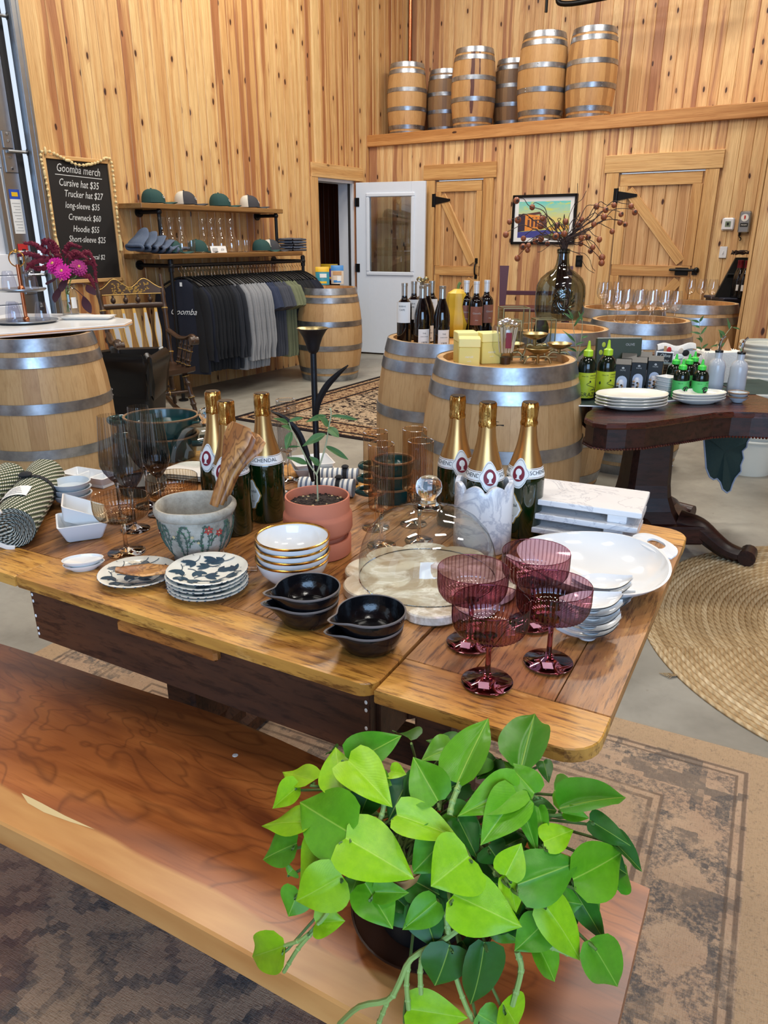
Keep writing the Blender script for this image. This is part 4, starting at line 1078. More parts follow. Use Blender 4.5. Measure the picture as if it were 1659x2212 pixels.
cnt = {'D': 0, 'E': 0, 'F': 0}; nm = {'D': 'stemmed wine glass, %s from the left on the crowded barrel', 'E': 'stemmed wine glass, %s from the left behind the demijohn', 'F': 'stemmed wine glass, %s from the left on the rightmost barrel'}
for px, py, k in sorted(gl): p = on(px, py, Hh); GLS.append([p.x, p.y, k])
for it in range(200):                                  # stand them clear of one another and inside the rim
    for i, a in enumerate(GLS):
        for q in GLS[:i]:
            d = V((a[0]-q[0], a[1]-q[1])); L = max(d.length, 1e-4)
            if L < .085: d *= (.0855-L)/L/2; a[0] += d.x; a[1] += d.y; q[0] -= d.x; q[1] -= d.y
        c = BP[a[2]]; d = V((a[0]-c.x, a[1]-c.y))
        if d.length > .222: d *= .222/d.length; a[0] = c.x+d.x; a[1] = c.y+d.y
for gx, gy, k in GLS:
    p = V((gx, gy, Hh)); lab = nm[k] % ORD[cnt[k]]; cnt[k] += 1
    if wg is None: wg = wine_glass(); wg.location = p; tag(wg, lab, 'wine glass', 'stemmed wine glasses on the barrels')
    else: dup(wg, p, 0, lab)
# ---- snack bags on the barrel by the door
K = BP['K']
for i, (px, py, w_, h_, m1, m2, lab) in enumerate(((676, 612, .12, .15, 'bag_yellow', 'bag_teal', 'yellow and teal snack bag at the left, half behind the hanging shirts'), (697, 615, .16, .20, 'bag_teal', 'bag_yellow', 'teal snack bag with a yellow top, middle of the three'), (729, 613, .15, .21, 'bag_cream', 'bag_blue', 'cream and blue snack bag with photo print, rightmost'), (712, 605, .22, .20, 'bag_purple', 'bag_yellow', 'purple snack bag standing behind the others'))):
    p = on(px, py, Hh); t = T('snack_bag', lab, 'snack bag', p, .2-.1*i, 'snack bags on the barrel by the door')
    def fn(u, v, w_=w_, h_=h_, sg=1):
        x = (u-.5)*w_; z = v*h_; d = .035*math.sin(PI*u)**.6*(1-v)**.55*(1 if v < .98 else 0); return (x, sg*d, z)
    b = B(); b.grid(lambda u, v: fn(u, v, sg=-1), 8, 8, m1); b.grid(lambda u, v: fn(1-u, v, sg=1), 8, 8, m1); b.ob('bag_body', t)
    b = B(); b.grid(lambda u, v: V(fn(u, .72+.28*v, sg=-1))+V((0, -.002, 0)), 8, 3, m2); b.grid(lambda u, v: V(fn(.2+.6*u, .08+.12*v, sg=-1))+V((0, -.002, 0)), 6, 2, m2)
    if i == 2: b.grid(lambda u, v: V(fn(.5+.3*u, .16+.26*v, sg=-1))+V((0, -.003, 0)), 4, 3, 'paper_white'); b.grid(lambda u, v: V(fn(.15+.7*u, .48+.2*v, sg=-1))+V((0, -.003, 0)), 6, 3, 'kraft')
    if i == 1: b.grid(lambda u, v: V(fn(.3+.5*u, .40+.22*v, sg=-1))+V((0, -.003, 0)), 6, 3, 'paper_white')
    b.ob('print', t)
# ------------------------------------------------------------ along the left wall
SHU, SHL, RO = .33, .50, .44                          # depths of the shelves, distance of the rail from the wall
u0 = onleft(250, 443, 0)[0]; u1, _ = onleft(612, 462, SHU); l0 = onleft(262, 547, 0)[0]; l1, _ = onleft(654, 546, SHL)
rp0, _ = onleft(368, 560, RO); rp1, _ = onleft(654, 556, RO)
zu, zl = 1.70, 1.29
rack = T('pipe_shelf_rack', 'wall rack of two dark wooden shelves on black pipes with a hanging rail', 'shelf rack', LW(l0, 0, 0), LROT)
def RL(s, o, z): return V((s-l0, -o, z))
for a, e, z, d_ in ((u0, u1, zu, SHU), (l0, l1, zl, SHL)):
    q = B(); q.box(((a+e)/2-l0, -d_/2-.015, z-.021), (e-a, d_-.03, .042), 'shelf_wood', .004); q.ob('shelf', rack, smooth=False)
def fl(s, z):
    q = B(); q.tube([RL(s, .025, z), RL(s, .04, z)], .042, 'black_iron', 14); q.ob('flange', rack)
pu0 = onleft(295, 456, 0)[0]; pu1 = onleft(596, 470, SHU-.04)[0]
for s in (pu0, pu1):
    q = B(); q.tube([RL(s, .03, zu-.065), RL(s, SHU-.04, zu-.065)], .017, 'black_iron', 10); q.tube([RL(s, SHU-.04, zu-.065), RL(s, SHU-.04, zl+.002)], .017, 'black_iron', 10)
    q.ball(RL(s, SHU-.04, zu-.065), .027, 'black_iron', 10, 6); q.ob('pipe_bracket', rack); fl(s, zu-.065)
zr = zl-.10
for s in (rp0, rp1):
    q = B(); q.tube([RL(s, .03, zr), RL(s, RO, zr)], .017, 'black_iron', 10); q.tube([RL(s, RO, zl-.04), RL(s, RO, .0)], .017, 'black_iron', 10)
    q.ball(RL(s, RO, zr), .029, 'black_iron', 10, 6); q.tube([RL(s, RO, zr-.05), RL(s, RO, zr+.05)], .024, 'black_iron', 10); q.tube([RL(s, RO, 0), RL(s, RO, .015)], .045, 'black_iron', 12)
    q.ob('pipe_leg', rack); fl(s, zr)
q = B(); q.tube([RL(rp0, RO, zr), RL(rp1, RO, zr)], .016, 'black_iron', 10); q.ob('hanging_rail', rack)

# ---- clothes on hangers
def shirt_mesh(mat, slv, ln, seed):
    rn = random.Random(seed); b = B()
    lv = [(0, .055, .028), (-.025, .09, .034), (-.055, .15, .036), (-.09, .205, .034), (-.14, .222, .032), (-.24, .218, .032), (-.36, .215, .033), (-.48, .22, .034), (-ln+.04, .225, .035), (-ln, .215, .033)]
    n = 20; vs = []
    ph = rn.random()*6
    for z, a, bb in lv:
        for i in range(n):
            t = 2*PI*i/n; cx, sy = math.cos(t), math.sin(t)
            w = 1+.25*math.sin(5*t+ph+z*5)*min(1, abs(z)*2)
            vs.append((a*math.copysign(abs(cx)**.8, cx), .55*bb*w*sy, z))
    fs = [(j*n+(i+1) % n, j*n+i, j*n+n+i, j*n+n+(i+1) % n) for j in range(len(lv)-1) for i in range(n)]
    b.add(vs, fs, mat)
    for sg in (-1, 1):
        if slv > .3: pts = [(sg*.17, 0, -.085), (sg*.225, 0, -.14), (sg*.25, -.008, -.30), (sg*.262, -.012+rn.uniform(-.02, .02), -.46), (sg*.262, -.02+rn.uniform(-.02, .02), -slv)]; rr = [.05, .062, .054, .048, .036]
        else: pts = [(sg*.17, 0, -.085), (sg*.225, 0, -.13), (sg*.258, 0, -.20), (sg*.282, 0, -slv)]; rr = [.05, .07, .075, .078]
        b.tube(bez(pts, 12), [rr[min(int(k*len(rr)/13), len(rr)-1)] for k in range(len(bez(pts, 12)))], mat, 10, flat=.30, up=(1, 0, 0))
    return b.mesh(True, 60)
def hanger_mesh():
    b = B(); b.tube(bez([(0, 0, -.045), (.0, 0, .012), (.022, 0, .035), (.02, 0, .062), (0, 0, .072), (-.018, 0, .062)], 14), .0025, 'chrome', 5)
    return b.mesh()
def hanger_bar():
    b = B(); b.tube(bez([(-.20, 0, -.10), (-.10, 0, -.05), (0, 0, -.025), (.10, 0, -.05), (.20, 0, -.10)], 12), .009, 'black_metal', 6); return b.mesh()
HH, HB = hanger_mesh(), hanger_bar()
kinds = [('navy_cloth', .62, .72, 'navy long-sleeved shirt with white script lettering, first on the rail', 1), ('black_cloth', .60, .70, 'black long-sleeved shirt', 9), ('charcoal_cloth', .62, .72, 'charcoal long-sleeved shirt', 3), ('grey_cloth', .66, .74, 'light grey sweatshirt', 9),
         ('blue_cloth', .27, .66, 'dark blue short-sleeved shirt', 3), ('slate_cloth', .27, .68, 'slate grey short-sleeved shirt', 4), ('sage_cloth', .27, .70, 'sage green short-sleeved shirt', 4), ('black_cloth', .60, .70, 'black long-sleeved shirt', 6), ('navy_cloth', .62, .66, 'dark navy sweatshirt', 3)]
tot = sum(k[4] for k in kinds); sa_, sb_ = rp0+.10, rp1-.05; idx = 0
seen_black = 0
for mat, slv, ln, lab, cn in kinds:
    me = [shirt_mesh(mat, slv, ln, 5*idx+j) for j in range(2)]
    where = ' hanging on the rail'
    if lab.startswith('black'): where = ' right of the lettered navy one' if seen_black == 0 else ' near the right end of the rail'; seen_black += 1
    for k in range(cn):
        s = sa_+(sb_-sa_)*idx/(tot-1); idx += 1
        jz = random.uniform(-.015, .01); rz = LROT+PI/2+random.uniform(-.07, .07) if idx > 1 else LROT+PI/2+.30
        p = LW(s, RO+.01, zr-.075)
        l2 = lab if cn == 1 else '%s, %s of %s from the left%s' % (lab, ORD[k], ('one', 'two', 'three', 'four', 'five', 'six', 'seven', 'eight', 'nine')[cn-1], where)
        h = T('clothes_hanger', 'black clothes hanger holding the %s' % l2.replace(', ', ' ').replace(' hanging on the rail', '').replace('white script ', ''), 'hanger', p, rz, 'clothes hangers on the rail')
        if len(h['label'].split()) > 16: h['label'] = ' '.join(h['label'].split()[:16])
        h['label'] = 'black clothes hanger with chrome hook, %s' % ('%s from the left end of the rail' % (ORD[idx-1] if idx <= 20 else 'number %d' % idx) if idx <= 20 else '%s from the right end of the rail' % ORD[tot-idx])
        ob('hook', HH, h); ob('hanger_bar', HB, h)
        o = ob('hanging_shirt', me[k % 2], None, (p.x, p.y, p.z-.042), rz); o.scale.z = 1.16; tag(o, l2, 'shirt', 'shirts on the hanging rail')
        if idx == 1:
            b2 = B(); b2.text('Goomba', .066, 'paper_white', lambda x, y: (-x*1.15, .0275, -.26+y), shear=.5); b2.box((.0, .022, -.035), (.022, .004, .03), 'paper_white')
            b2.ob('lettering', o)
# ---- caps
def cap(mat, back, loc, rz, lab, group, txt, sc=1.0):
    t = T('baseball_cap', lab, 'cap', loc, rz, group); t.scale = (sc, sc, sc*.88)
    def dome(u, v):
        a = 2*PI*u; e = PI/2*v; x = .092*math.cos(a)*math.cos(e)**.75; y = .078*math.sin(a)*math.cos(e)**.75; z = .012+.115*math.sin(e)**.9
        return (x-.012*v, y, z)
    b = B(); b.grid(lambda u, v: dome(-.28+.56*u, v), 14, 8, mat); b.ob('front_panel', t)
    b = B(); b.grid(lambda u, v: dome(.28+.44*u, v), 14, 8, back); b.ball((-.012, 0, .127), .008, mat, 8, 5); b.ob('back_panel', t)
    def br(u, v):
        a = (u-.5)*2.1; r = .088+.075*v*math.cos(a*.75); y = .078*math.sin(a)*(1+.08*v); x = .09*math.cos(a)+.095*v*math.cos(a*.72)
        return (x, y, .013-.018*v*v+.012*math.cos(a)*v+.012*v-.35*y*y*8*v)
    b = B(); b.grid(br, 14, 6, mat); b.grid(lambda u, v: V(br(1-u, v))-V((0, 0, .004)), 14, 6, mat); b.ob('brim', t)
    b = B()
    def tf(x, y):
        a = x/.10; q = V((.0943*math.cos(a)-.006, .08*math.sin(a), .05+y)); q.x += -.018*(y/.05); return tuple(q+V((.004, 0, 0)))
    b.text(txt, .034, 'paper_white', tf, shear=.35 if mat == 'hat_green' else 0); b.ob('lettering', t)
    return t
caps = [(340, 434, 'hat_green', 'dark green cap with cursive lettering, leftmost on the upper shelf', 0), (410, 441, 'hat_grey', 'dark grey trucker cap with cream back, second on the upper shelf', 1), (484, 446, 'hat_green', 'dark green cap with cursive lettering, third on the upper shelf', 0), (548, 451, 'hat_grey', 'dark grey trucker cap with cream back, rightmost on the upper shelf', 1)]
for px, py, m, lab, k in caps:
    s, _ = onleft(px-8, py, .16); cap(m, 'hat_mesh' if k else m, LW(s, .16, zu), LROT-.75, lab, 'caps on the upper shelf', 'Goomba' if not k else 'GOOM', 1.12)
for px, o, m, lab, k in ((428, 0.30, 'hat_green', 'dark green cap between the carafes on the lower shelf', 0), (566, 0.33, 'hat_green', 'dark green cap in front, near the right end of the lower shelf', 0), (586, 0.32, 'hat_grey', 'dark grey trucker cap near the right end of the lower shelf', 1), (372, 0.32, 'hat_green', 'dark green cap behind the left carafes on the lower shelf', 0)):
    s, _ = onleft(px, 540, o); cap(m, 'hat_mesh' if k else m, LW(s, o, zl), LROT-.65, lab, 'caps on the lower shelf', 'Goomba' if not k else 'GOOM', 1.05)
# ---- carafes and tumblers on the lower shelf
def carafe():
    t = ob('glass_carafe', None); b = B(); b.lathe([(0, .003), (.05, 0), (.056, .01), (.057, .06), (.052, .10), (.034, .15), (.026, .18), (.026, .20), (.036, .25), (.042, .27)], 'glass_wine', 22); b.ob('glass', t)
    return t
ca = None
for i, (px, o) in enumerate(((353, 0.29), (371, 0.27), (393, 0.36), (441, 0.26), (459, 0.31), (478, 0.34), (500, 0.36))):
    s, _ = onleft(px, 520, o); lab = 'clear glass carafe, %s from the left on the lower shelf' % ORD[i]
    if ca is None: ca = carafe(); ca.location = LW(s, o, zl); ca.scale = (1, 1, 1.12); tag(ca, lab, 'carafe', 'glass carafes on the lower shelf')
    else: dup(ca, LW(s, o, zl), .3*i, lab)
tu = None
for i, (px, o) in enumerate(((414, 0.37), (422, 0.29), (516, 0.34), (529, 0.37), (534, 0.27))):
    s, _ = onleft(px, 530, o); lab = 'short clear tumbler, %s from the left among the carafes' % ORD[i]
    if tu is None:
        tu = T('tumbler', lab, 'tumbler', LW(s, o, zl), 0, 'tumblers on the lower shelf'); b = B(); b.lathe([(0, .006), (.030, 0), (.033, .01), (.038, .11)], 'glass_wine', 20); b.ob('glass', tu)
    else: dup(tu, LW(s, o, zl), .3*i, lab)
s, _ = onleft(472, 538, .43)
t = T('price_card', 'small white price card standing before the carafes', 'card', LW(s, .43, zl), LROT); b = B(); b.box((0, 0, .03), (.20, .004, .06), 'paper_white', rot=(-.25, 0, 0)); b.ob('card', t, smooth=False)
b = B(); b.text('$26', .026, 'ink', lambda x, y: (x+.04, -.0125-y*.25, .02+y)); b.box((-.05, -.0095, .03), (.06, .001, .03), 'paper_grey', rot=(-.25, 0, 0)); b.ob('lettering', t)
# ---- folded knits at both ends
def folded(w, d, h, mat, seed):
    rn = random.Random(seed); p = rn.random()*6
    b = B(); n = 10
    def f(u, v, top): x = (u-.5)*w; y = (v-.5)*d; return (x, y, (h if top else 0)*(1-.25*abs(2*u-1)**4)*(1-.2*abs(2*v-1)**4)+.004*math.sin(9*u+p)*math.sin(7*v+p)*(1 if top else 0))
    b.grid(lambda u, v: f(u, v, True), n, n, mat); b.grid(lambda u, v: f(1-u, v, False), n, n, mat)
    for k in range(4):
        pass
    b.grid(lambda u, v: (-w/2-.012*math.sin(PI*v), (u-.5)*d, h*.75*v), n, 4, mat); b.grid(lambda u, v: ((.5-u)*w, -d/2-.012*math.sin(PI*v), h*.8*v), n, 4, mat)
    b.grid(lambda u, v: (w/2+.012*math.sin(PI*v), (.5-u)*d, h*.75*v), n, 4, mat)
    return b.mesh(True, 70)
s, _ = onleft(630, 535, .30)
for k in range(5):
    o = ob('folded_shirt', folded(.21, .22, .026, 'denim_knit' if k % 2 else 'slate_cloth', k), None, LW(s, .30, zl+.026*k), LROT+random.uniform(-.06, .06))
    tag(o, 'folded blue-grey shirt, %s from the bottom of the stack at the right shelf end' % ORD[k], 'shirt', 'stack of folded shirts')
for k in range(6):                                         # overlapping row of knitted hats, lying like fallen slates
    px = 287+k*15; s, _ = onleft(px, 530, .30); tl_ = .95-.17*k
    me = B(); me.grid(lambda u, v: (.03+.20*v, .105*math.sqrt(max(0, 1-(v*.97)**2.6))*math.cos(2*PI*u), .030*(1-.45*v)*math.sqrt(max(0, 1-(v*.97)**3))*math.sin(2*PI*u)+.006*math.sin(8*v+k)), 24, 10, 'denim_knit')
    me.tube([(.028+.006*math.sin(3*a), .104*math.cos(a), .030*math.sin(a)) for a in [2*PI*q/24 for q in range(25)]], .014, 'denim_knit', 8)
    o = me.ob('knit_hat', None, LW(s, .30, zl+.034-.001*k), rot=(0, -tl_, LROT+PI) if False else (0, -max(tl_, .05)*.9, LROT))
    tag(o, 'grey-blue knitted hat, %s of the overlapping row at the left shelf end' % ORD[k], 'knit hat', 'overlapping knitted hats')

# ---- chalkboard on the wall
c0, cz1 = onleft(94, 343, .05); c1, cz1b = onleft(236, 362, .05); _, cz0 = onleft(160, 608, .05)
cw_, ch_ = c1-c0, (cz1-cz0)+.02
cb = T('chalkboard', 'tall chalkboard price list in a thin wooden frame on the left wall', 'chalkboard', LW((c0+c1)/2, .03, cz0), LROT); cb.rotation_euler = (-.0, .0, LROT)
b = B(); b.box((0, -.012, ch_/2), (cw_-.03, .012, ch_-.03), 'chalkboard'); b.ob('board', cb, smooth=False)
for x, z, sx, sz, m in ((-cw_/2, ch_/2, .03, ch_+.03, 'pine_trim'), (cw_/2, ch_/2, .03, ch_+.03, 'pine_trim'), (0, 0, cw_, .03, 'pine_trim_h'), (0, ch_, cw_, .03, 'pine_trim_h')):
    b = B(); b.box((x, -.018, z), (sx, .026, sz), m, .003); b.ob('frame_side', cb, smooth=False)
rows = [('Goomba merch', .105, .885, 0.0), ('Cursive hat $35', .095, .775, -.02), ('Trucker hat $27', .09, .69, .03), ('long-sleeve $35', .085, .60, -.01), ('Crewneck $60', .085, .505, .0), ('Hoodie $55', .085, .41, .0), ('Short-sleeve $25', .085, .325, .0), ('Decal $2', .07, .18, .12)]
for tx, sz, fz, dx in rows:
    b = B(); b.text(tx, sz*cw_/.62*.84, 'chalk', lambda x, y, fz=fz, dx=dx: (x*.74+dx*cw_, -.0187, ch_*fz+y-.03*x), shear=.3); b.ob('chalk_line', cb)
b = B(); b.box((0, -.0185, ch_*.862), (cw_*.72, .001, .005), 'chalk', rot=(0, .03, 0)); b.ob('underline', cb)
gar = T('bead_garland', 'string of pale wooden beads draped over the chalkboard frame', 'garland', LW((c0+c1)/2, .068, cz0), LROT)
pth = bez([(-cw_/2-.005, 0, ch_*.36), (-cw_/2-.01, 0, ch_*.6), (-cw_/2-.02, 0, ch_*.85), (-cw_/2-.03, 0, ch_+.01), (-cw_/2+.04, 0, ch_+.035), (-cw_*.2, 0, ch_-.01), (0, 0, ch_-.045), (cw_*.25, 0, ch_-.02), (cw_/2, 0, ch_+.025), (cw_/2+.018, 0, ch_*.85), (cw_/2+.012, 0, ch_*.6), (cw_/2+.01, 0, ch_*.38)], 130)
b = B(); b.tube(pth, .003, 'bead', 5); b.ob('cord', gar)
bm_, bl_ = B(), B(); bm_.ball((0, 0, 0), .0125, 'bead', 10, 7); bl_.ball((0, 0, 0), (.012, .012, .03), 'bead', 10, 8); bme, blm = bm_.mesh(), bl_.mesh()
acc = 0; last = pth[0]; k = 0; nxt = .02
for p in pth:
    acc += (p-last).length; last = p
    if acc >= nxt:
        o = ob('bead', blm if k % 6 == 5 else bme, gar, p); k += 1; nxt = acc+.027
        if o.data == blm and .3 < abs(p.x)/cw_*2 < .9 and p.z > ch_-.1: o.rotation_euler = (0, PI/2, 0)
for x, z in ((cw_/2+.01, ch_*.38), (-cw_/2-.005, ch_*.36)):
    b = B(); b.tube([(x, 0, z), (x+.004, 0, z-.03), (x, 0, z-.12)], [.012, .014, .018], 'bead', 8); b.ob('tassel', gar)

# ------------------------------------------------------------ rocking chair
rc = on(318, 905, 0); rc = V((-1.87, 6.0, 0))
ch = T('rocking_chair', 'dark wooden rocking chair with gold stencilled crest rail and turned posts', 'rocking chair', rc, 2.72-PI/2-.55)
# local: front is -y, x to the sitter's left when seen from the front
def turned(p0, p1, r, nm, mat='dark_wood', parent=ch, rings=((.12, 1), (.3, 1), (.62, 1), (.8, 1))):
    p0, p1 = V(p0), V(p1); d = p1-p0; L = d.length; b = B(); pts = []; rr = []
    for i in range(29):
        f = i/28; q = r*(.75+.25*math.sin(PI*f)); 
        for c, _ in rings: q += r*.55*math.exp(-((f-c)/.018)**2)-r*.25*math.exp(-((f-c-.04)/.015)**2)
        pts.append(p0+d*f); rr.append(max(q, r*.4))
    b.tube(pts, rr, mat, 10)
    o = b.ob(nm, parent)
    g = B()
    for c, _ in rings[:3:2]: g.tube([p0+d*(c-.006), p0+d*(c+.006)], r*1.32, 'gilt_paint', 10)
    g.ob('gilt_ring', o); return o
sw = .255
b = B()
def seat(u, v):
    x = (u-.5)*2*sw*(1.06-.10*v); y = -.25+.47*v; return (x, y, .43+.02*(abs(2*u-1)**2)-.015*math.sin(PI*v)+(.012 if v < .08 else 0))
b.grid(seat, 14, 12, 'dark_wood'); b.grid(lambda u, v: V(seat(1-u, v))-V((0, 0, .035)), 14, 12, 'dark_wood')
b.grid(lambda u, v: V(seat(u, 0))-V((0, 0, .035*(1-v))), 14, 1, 'dark_wood'); b.grid(lambda u, v: V(seat(0, 1-u))-V((0, 0, .035*(1-v))), 12, 1, 'dark_wood'); b.grid(lambda u, v: V(seat(1, u))-V((0, 0, .035*(1-v))), 12, 1, 'dark_wood')
b.ob('seat', ch)
for sg in (-1, 1): turned((sg*.235, .20, .44), (sg*.262, .36, 1.14), .020, 'back_post')
def bk(x, z): f = (z-.44)/.70; return V((x, .20+.16*f, z))
# crest rail: two-humped, gold stencil
b = B(); n = 24; vs = []
for i in range(n+1):
    u = i/n; x = (u-.5)*.50; e = abs(2*u-1); top = 1.085+.052*math.sin(PI*min(1, (1-e)*1.25+.10))*(1-.55*math.exp(-(e/.16)**2))+(.0 if e < .9 else 0)
    top = 1.04+.075*(math.exp(-((e-.48)/.30)**2))+.0*e; lo = .985+.0*e
    if e > .85: top = 1.04+(top-1.04)*(1-(e-.85)/.15*.8)
    for z in (lo, top):
        p = bk(x, z); p.y += .03*(1-e*e); vs.append(p)
fs = [(2*i, 2*i+2, 2*i+3, 2*i+1) for i in range(n)]
b.add([v+V((0, -.012, 0)) for v in vs], fs, 'dark_wood'); b.add([v+V((0, .012, 0)) for v in vs], [tuple(reversed(f)) for f in fs], 'dark_wood')
for i in range(n):
    for k in (0, 1):
        a, c = vs[2*i+k], vs[2*i+2+k]; q = [a+V((0, -.012, 0)), c+V((0, -.012, 0)), c+V((0, .012, 0)), a+V((0, .012, 0))]
        b.add(q, [(0, 1, 2, 3) if k else (3, 2, 1, 0)], 'dark_wood')
cr = b.ob('crest_rail', ch)
g = B()
for pr_ in ([vs[2*i+1]+V((0, -.0135, -.006)) for i in range(n+1)], [vs[2*i]+V((0, -.0135, .006)) for i in range(n+1)]): g.tube(pr_, .0035, 'gilt_paint', 5)
random.seed(11)
for k in range(70):
    x = random.uniform(-.15, .15); z = 1.0+random.random()*(.075 if abs(x) > .04 else .045); p = bk(x, z); p.y += .03*(1-(x/.25)**2)-.0135; a = random.random()*PI
    d = V((math.cos(a), 0, math.sin(a)))*.013; nrm = V((-d.z, 0, d.x))*.45
    g.add([p-d, p+nrm, p+d, p-nrm], [(0, 3, 2, 1)], 'gilt_paint')
p = bk(0, 1.03); p.y += .017
for k in range(9):
    a = 2*PI*k/9; d = V((math.cos(a), 0, math.sin(a))); s_ = V((-d.z, 0, d.x))*.006; g.add([p+d*.005, p+d*.016-s_, p+d*.026, p+d*.016+s_], [(0, 1, 2, 3)], 'gilt_paint')
g.ob('gold_stencil', cr)
b = B(); b.tube([bk(-.25, .90)+V((0, .0, 0)), bk(-.12, .90)+V((0, .02, 0)), bk(0, .90)+V((0, .026, 0)), bk(.12, .90)+V((0, .02, 0)), bk(.25, .90)], .022, 'dark_wood', 10, flat=.6, up=(0, 0, 1)); b.ob('lower_rail', ch)
for i in range(4):
    x = -.15+.10*i; b = B(); p = bk(x, .945); p.y += .024; b.ball(p, (.021, .021, .024), 'dark_wood', 12, 8); b.tube([p+V((0, -.004, -.03)), p+V((0, 0, .045))], .008, 'dark_wood', 8); b.ob('turned_ball', ch)
for i in range(5):                                       # arrow-shaped slats with cream and gold fronts
    x = -.18+.09*i; b = B(); n = 12; L = []; 
    for k in range(n+1):
        f = k/n; z = .46+.42*f; w_ = .010+.017*math.exp(-((f-.55)/.26)**2)
        p = bk(x*(.86+.14*f), z); p.y += .022*f; L.append((p, w_))
    vs = [q for p, w_ in L for q in (p+V((-w_, -.008, 0)), p+V((w_, -.008, 0)), p+V((w_, .008, 0)), p+V((-w_, .008, 0)))]
    b.add(vs, [(k*4+a, k*4+(a+1) % 4, k*4+4+(a+1) % 4, k*4+4+a) for k in range(n) for a in range(4)]+[(0, 3, 2, 1), (n*4, n*4+1, n*4+2, n*4+3)], 'gilt_paint')
    sl = b.ob('back_slat', ch)
    b = B(); vs = [q for p, w_ in L for q in (p+V((-w_*.72, -.0095, 0)), p+V((w_*.72, -.0095, 0)))]
    b.add(vs, [(2*k, 2*k+1, 2*k+3, 2*k+2) for k in range(1, n-1)], 'stone_glaze'); b.ob('painted_front', sl)
for sg in (-1, 1):
    b = B(); c = bez([(sg*.245, .24, .70), (sg*.27, .08, .655), (sg*.285, -.08, .665), (sg*.29, -.17, .69), (sg*.29, -.225, .675), (sg*.29, -.235, .645)], 18)
    b.tube(c, [.024]*len(c), 'dark_wood', 10, flat=.62, up=(1, 0, 0)); b.tube([(sg*.29-.032, -.215, .655), (sg*.29+.032, -.215, .655)], .033, 'dark_wood', 12); b.ob('arm', ch)
    for y in (-.17, -.06, .05): turned((sg*.235, y+.01, .435), (sg*.283, y-.01, .655), .014 if y > -.15 else .019, 'arm_spindle')
    turned((sg*.20, -.18, .42), (sg*.245, -.24, .085), .022, 'leg'); turned((sg*.19, .16, .42), (sg*.235, .22, .085), .022, 'leg')
    b = B(); c = bez([(sg*.245, -.42, .10), (sg*.245, -.22, .045), (sg*.243, .0, .028), (sg*.238, .25, .055), (sg*.235, .52, .13)], 20); b.tube(c, [.024]*len(c), 'dark_wood', 8, flat=.7, up=(0, 0, 1)); b.ob('rocker', ch)
turned((-.225, -.21, .26), (.225, -.21, .26), .015, 'stretcher'); turned((-.215, .19, .24), (.215, .19, .24), .013, 'stretcher')

# ------------------------------------------------------------ waste bin with black bag
wp = on(302, 968, 0); wp = V((-1.74, 5.12, 0)); bn = T('waste_bin', 'black waste bin lined with a loose black bag in front of the rocking chair', 'waste bin', wp, -.12)
b = B()
def rr_(hw, hd, z, rad=.05, n=6):
    out = []
    for cx, cy, a0 in ((hw-rad, hd-rad, 0), (-hw+rad, hd-rad, PI/2), (-hw+rad, -hd+rad, PI), (hw-rad, -hd+rad, 3*PI/2)):
        for i in range(n+1): a = a0+PI/2*i/n; out.append((cx+rad*math.cos(a), cy+rad*math.sin(a), z))
    return out
def loft_(b, rings, mat, cap0=True, cap1=False):
    n = len(rings[0]); vs = [p for r in rings for p in r]; fs = [(j*n+i, j*n+(i+1) % n, j*n+n+(i+1) % n, j*n+n+i) for j in range(len(rings)-1) for i in range(n)]
    if cap0: fs.append(tuple(reversed(range(n))))
    if cap1: fs.append(tuple(range((len(rings)-1)*n, len(rings)*n)))
    b.add(vs, fs, mat)
loft_(b, [rr_(.155, .12, 0), rr_(.16, .125, .05), rr_(.205, .165, .66)], 'plastic_black'); b.ob('bin_body', bn)
b = B(); rg = []
for z, e in ((.40, .006), (.50, .012), (.58, .014), (.64, .018), (.675, .016), (.70, .0), (.69, -.02), (.62, -.03), (.5, -.035)):
    ring = []
    for i, p in enumerate(rr_(.205+e-(.66-min(z, .66))*.07, .165+e-(.66-min(z, .66))*.07, z)):
        w = .010*math.sin(i*2.7+z*21)+.007*math.sin(i*5.1-z*33); ring.append((p[0]*(1+w*3), p[1]*(1+w*3), p[2]+.022*math.sin(i*1.3+1)*(1 if z < .45 else .5)))
    rg.append(ring)
loft_(b, rg, 'bag_black', False); b.ob('bin_bag', bn)

# ------------------------------------------------------------ white board on the left barrel and what stands on it
L_ = BP['L']; zb = .968
tp = [on(284, 690, zb), on(268, 703, zb), on(0, 731, zb)]
cx, cy = L_.x-.10, L_.y+.02
bd = T('white_tabletop', 'white clipped-corner board lying on the left barrel as a tabletop', 'tabletop', (cx, cy, .944))
a0 = on(285, 692, zb); a1 = on(277, 699, zb); a2 = on(0, 731, zb); 
out = [(a2.x-.55, a2.y-.20), (a1.x-.02, a1.y), (a0.x, a0.y), (a0.x-.02, a0.y+.06), (a0.x-.42, a0.y+.42), (a2.x-.55, a0.y+.42)]
b = B(); b.prism([(x-cx, y-cy) for x, y in out], 0.0, .024, 'white_porcelain', .003); b.ob('board', bd, smooth=False)
b = B(); pts = [(out[i][0]-cx, out[i][1]-cy) for i in (0, 1, 2)]
for (x0, y0), (x1, y1) in ((pts[0], pts[1]), (pts[1], pts[2])): b.tube([(x0, y0-.001, .012), (x1, y1-.001, .012)], .0035, 'kraft', 4)
b.ob('edge_band', bd)
ZT = .968
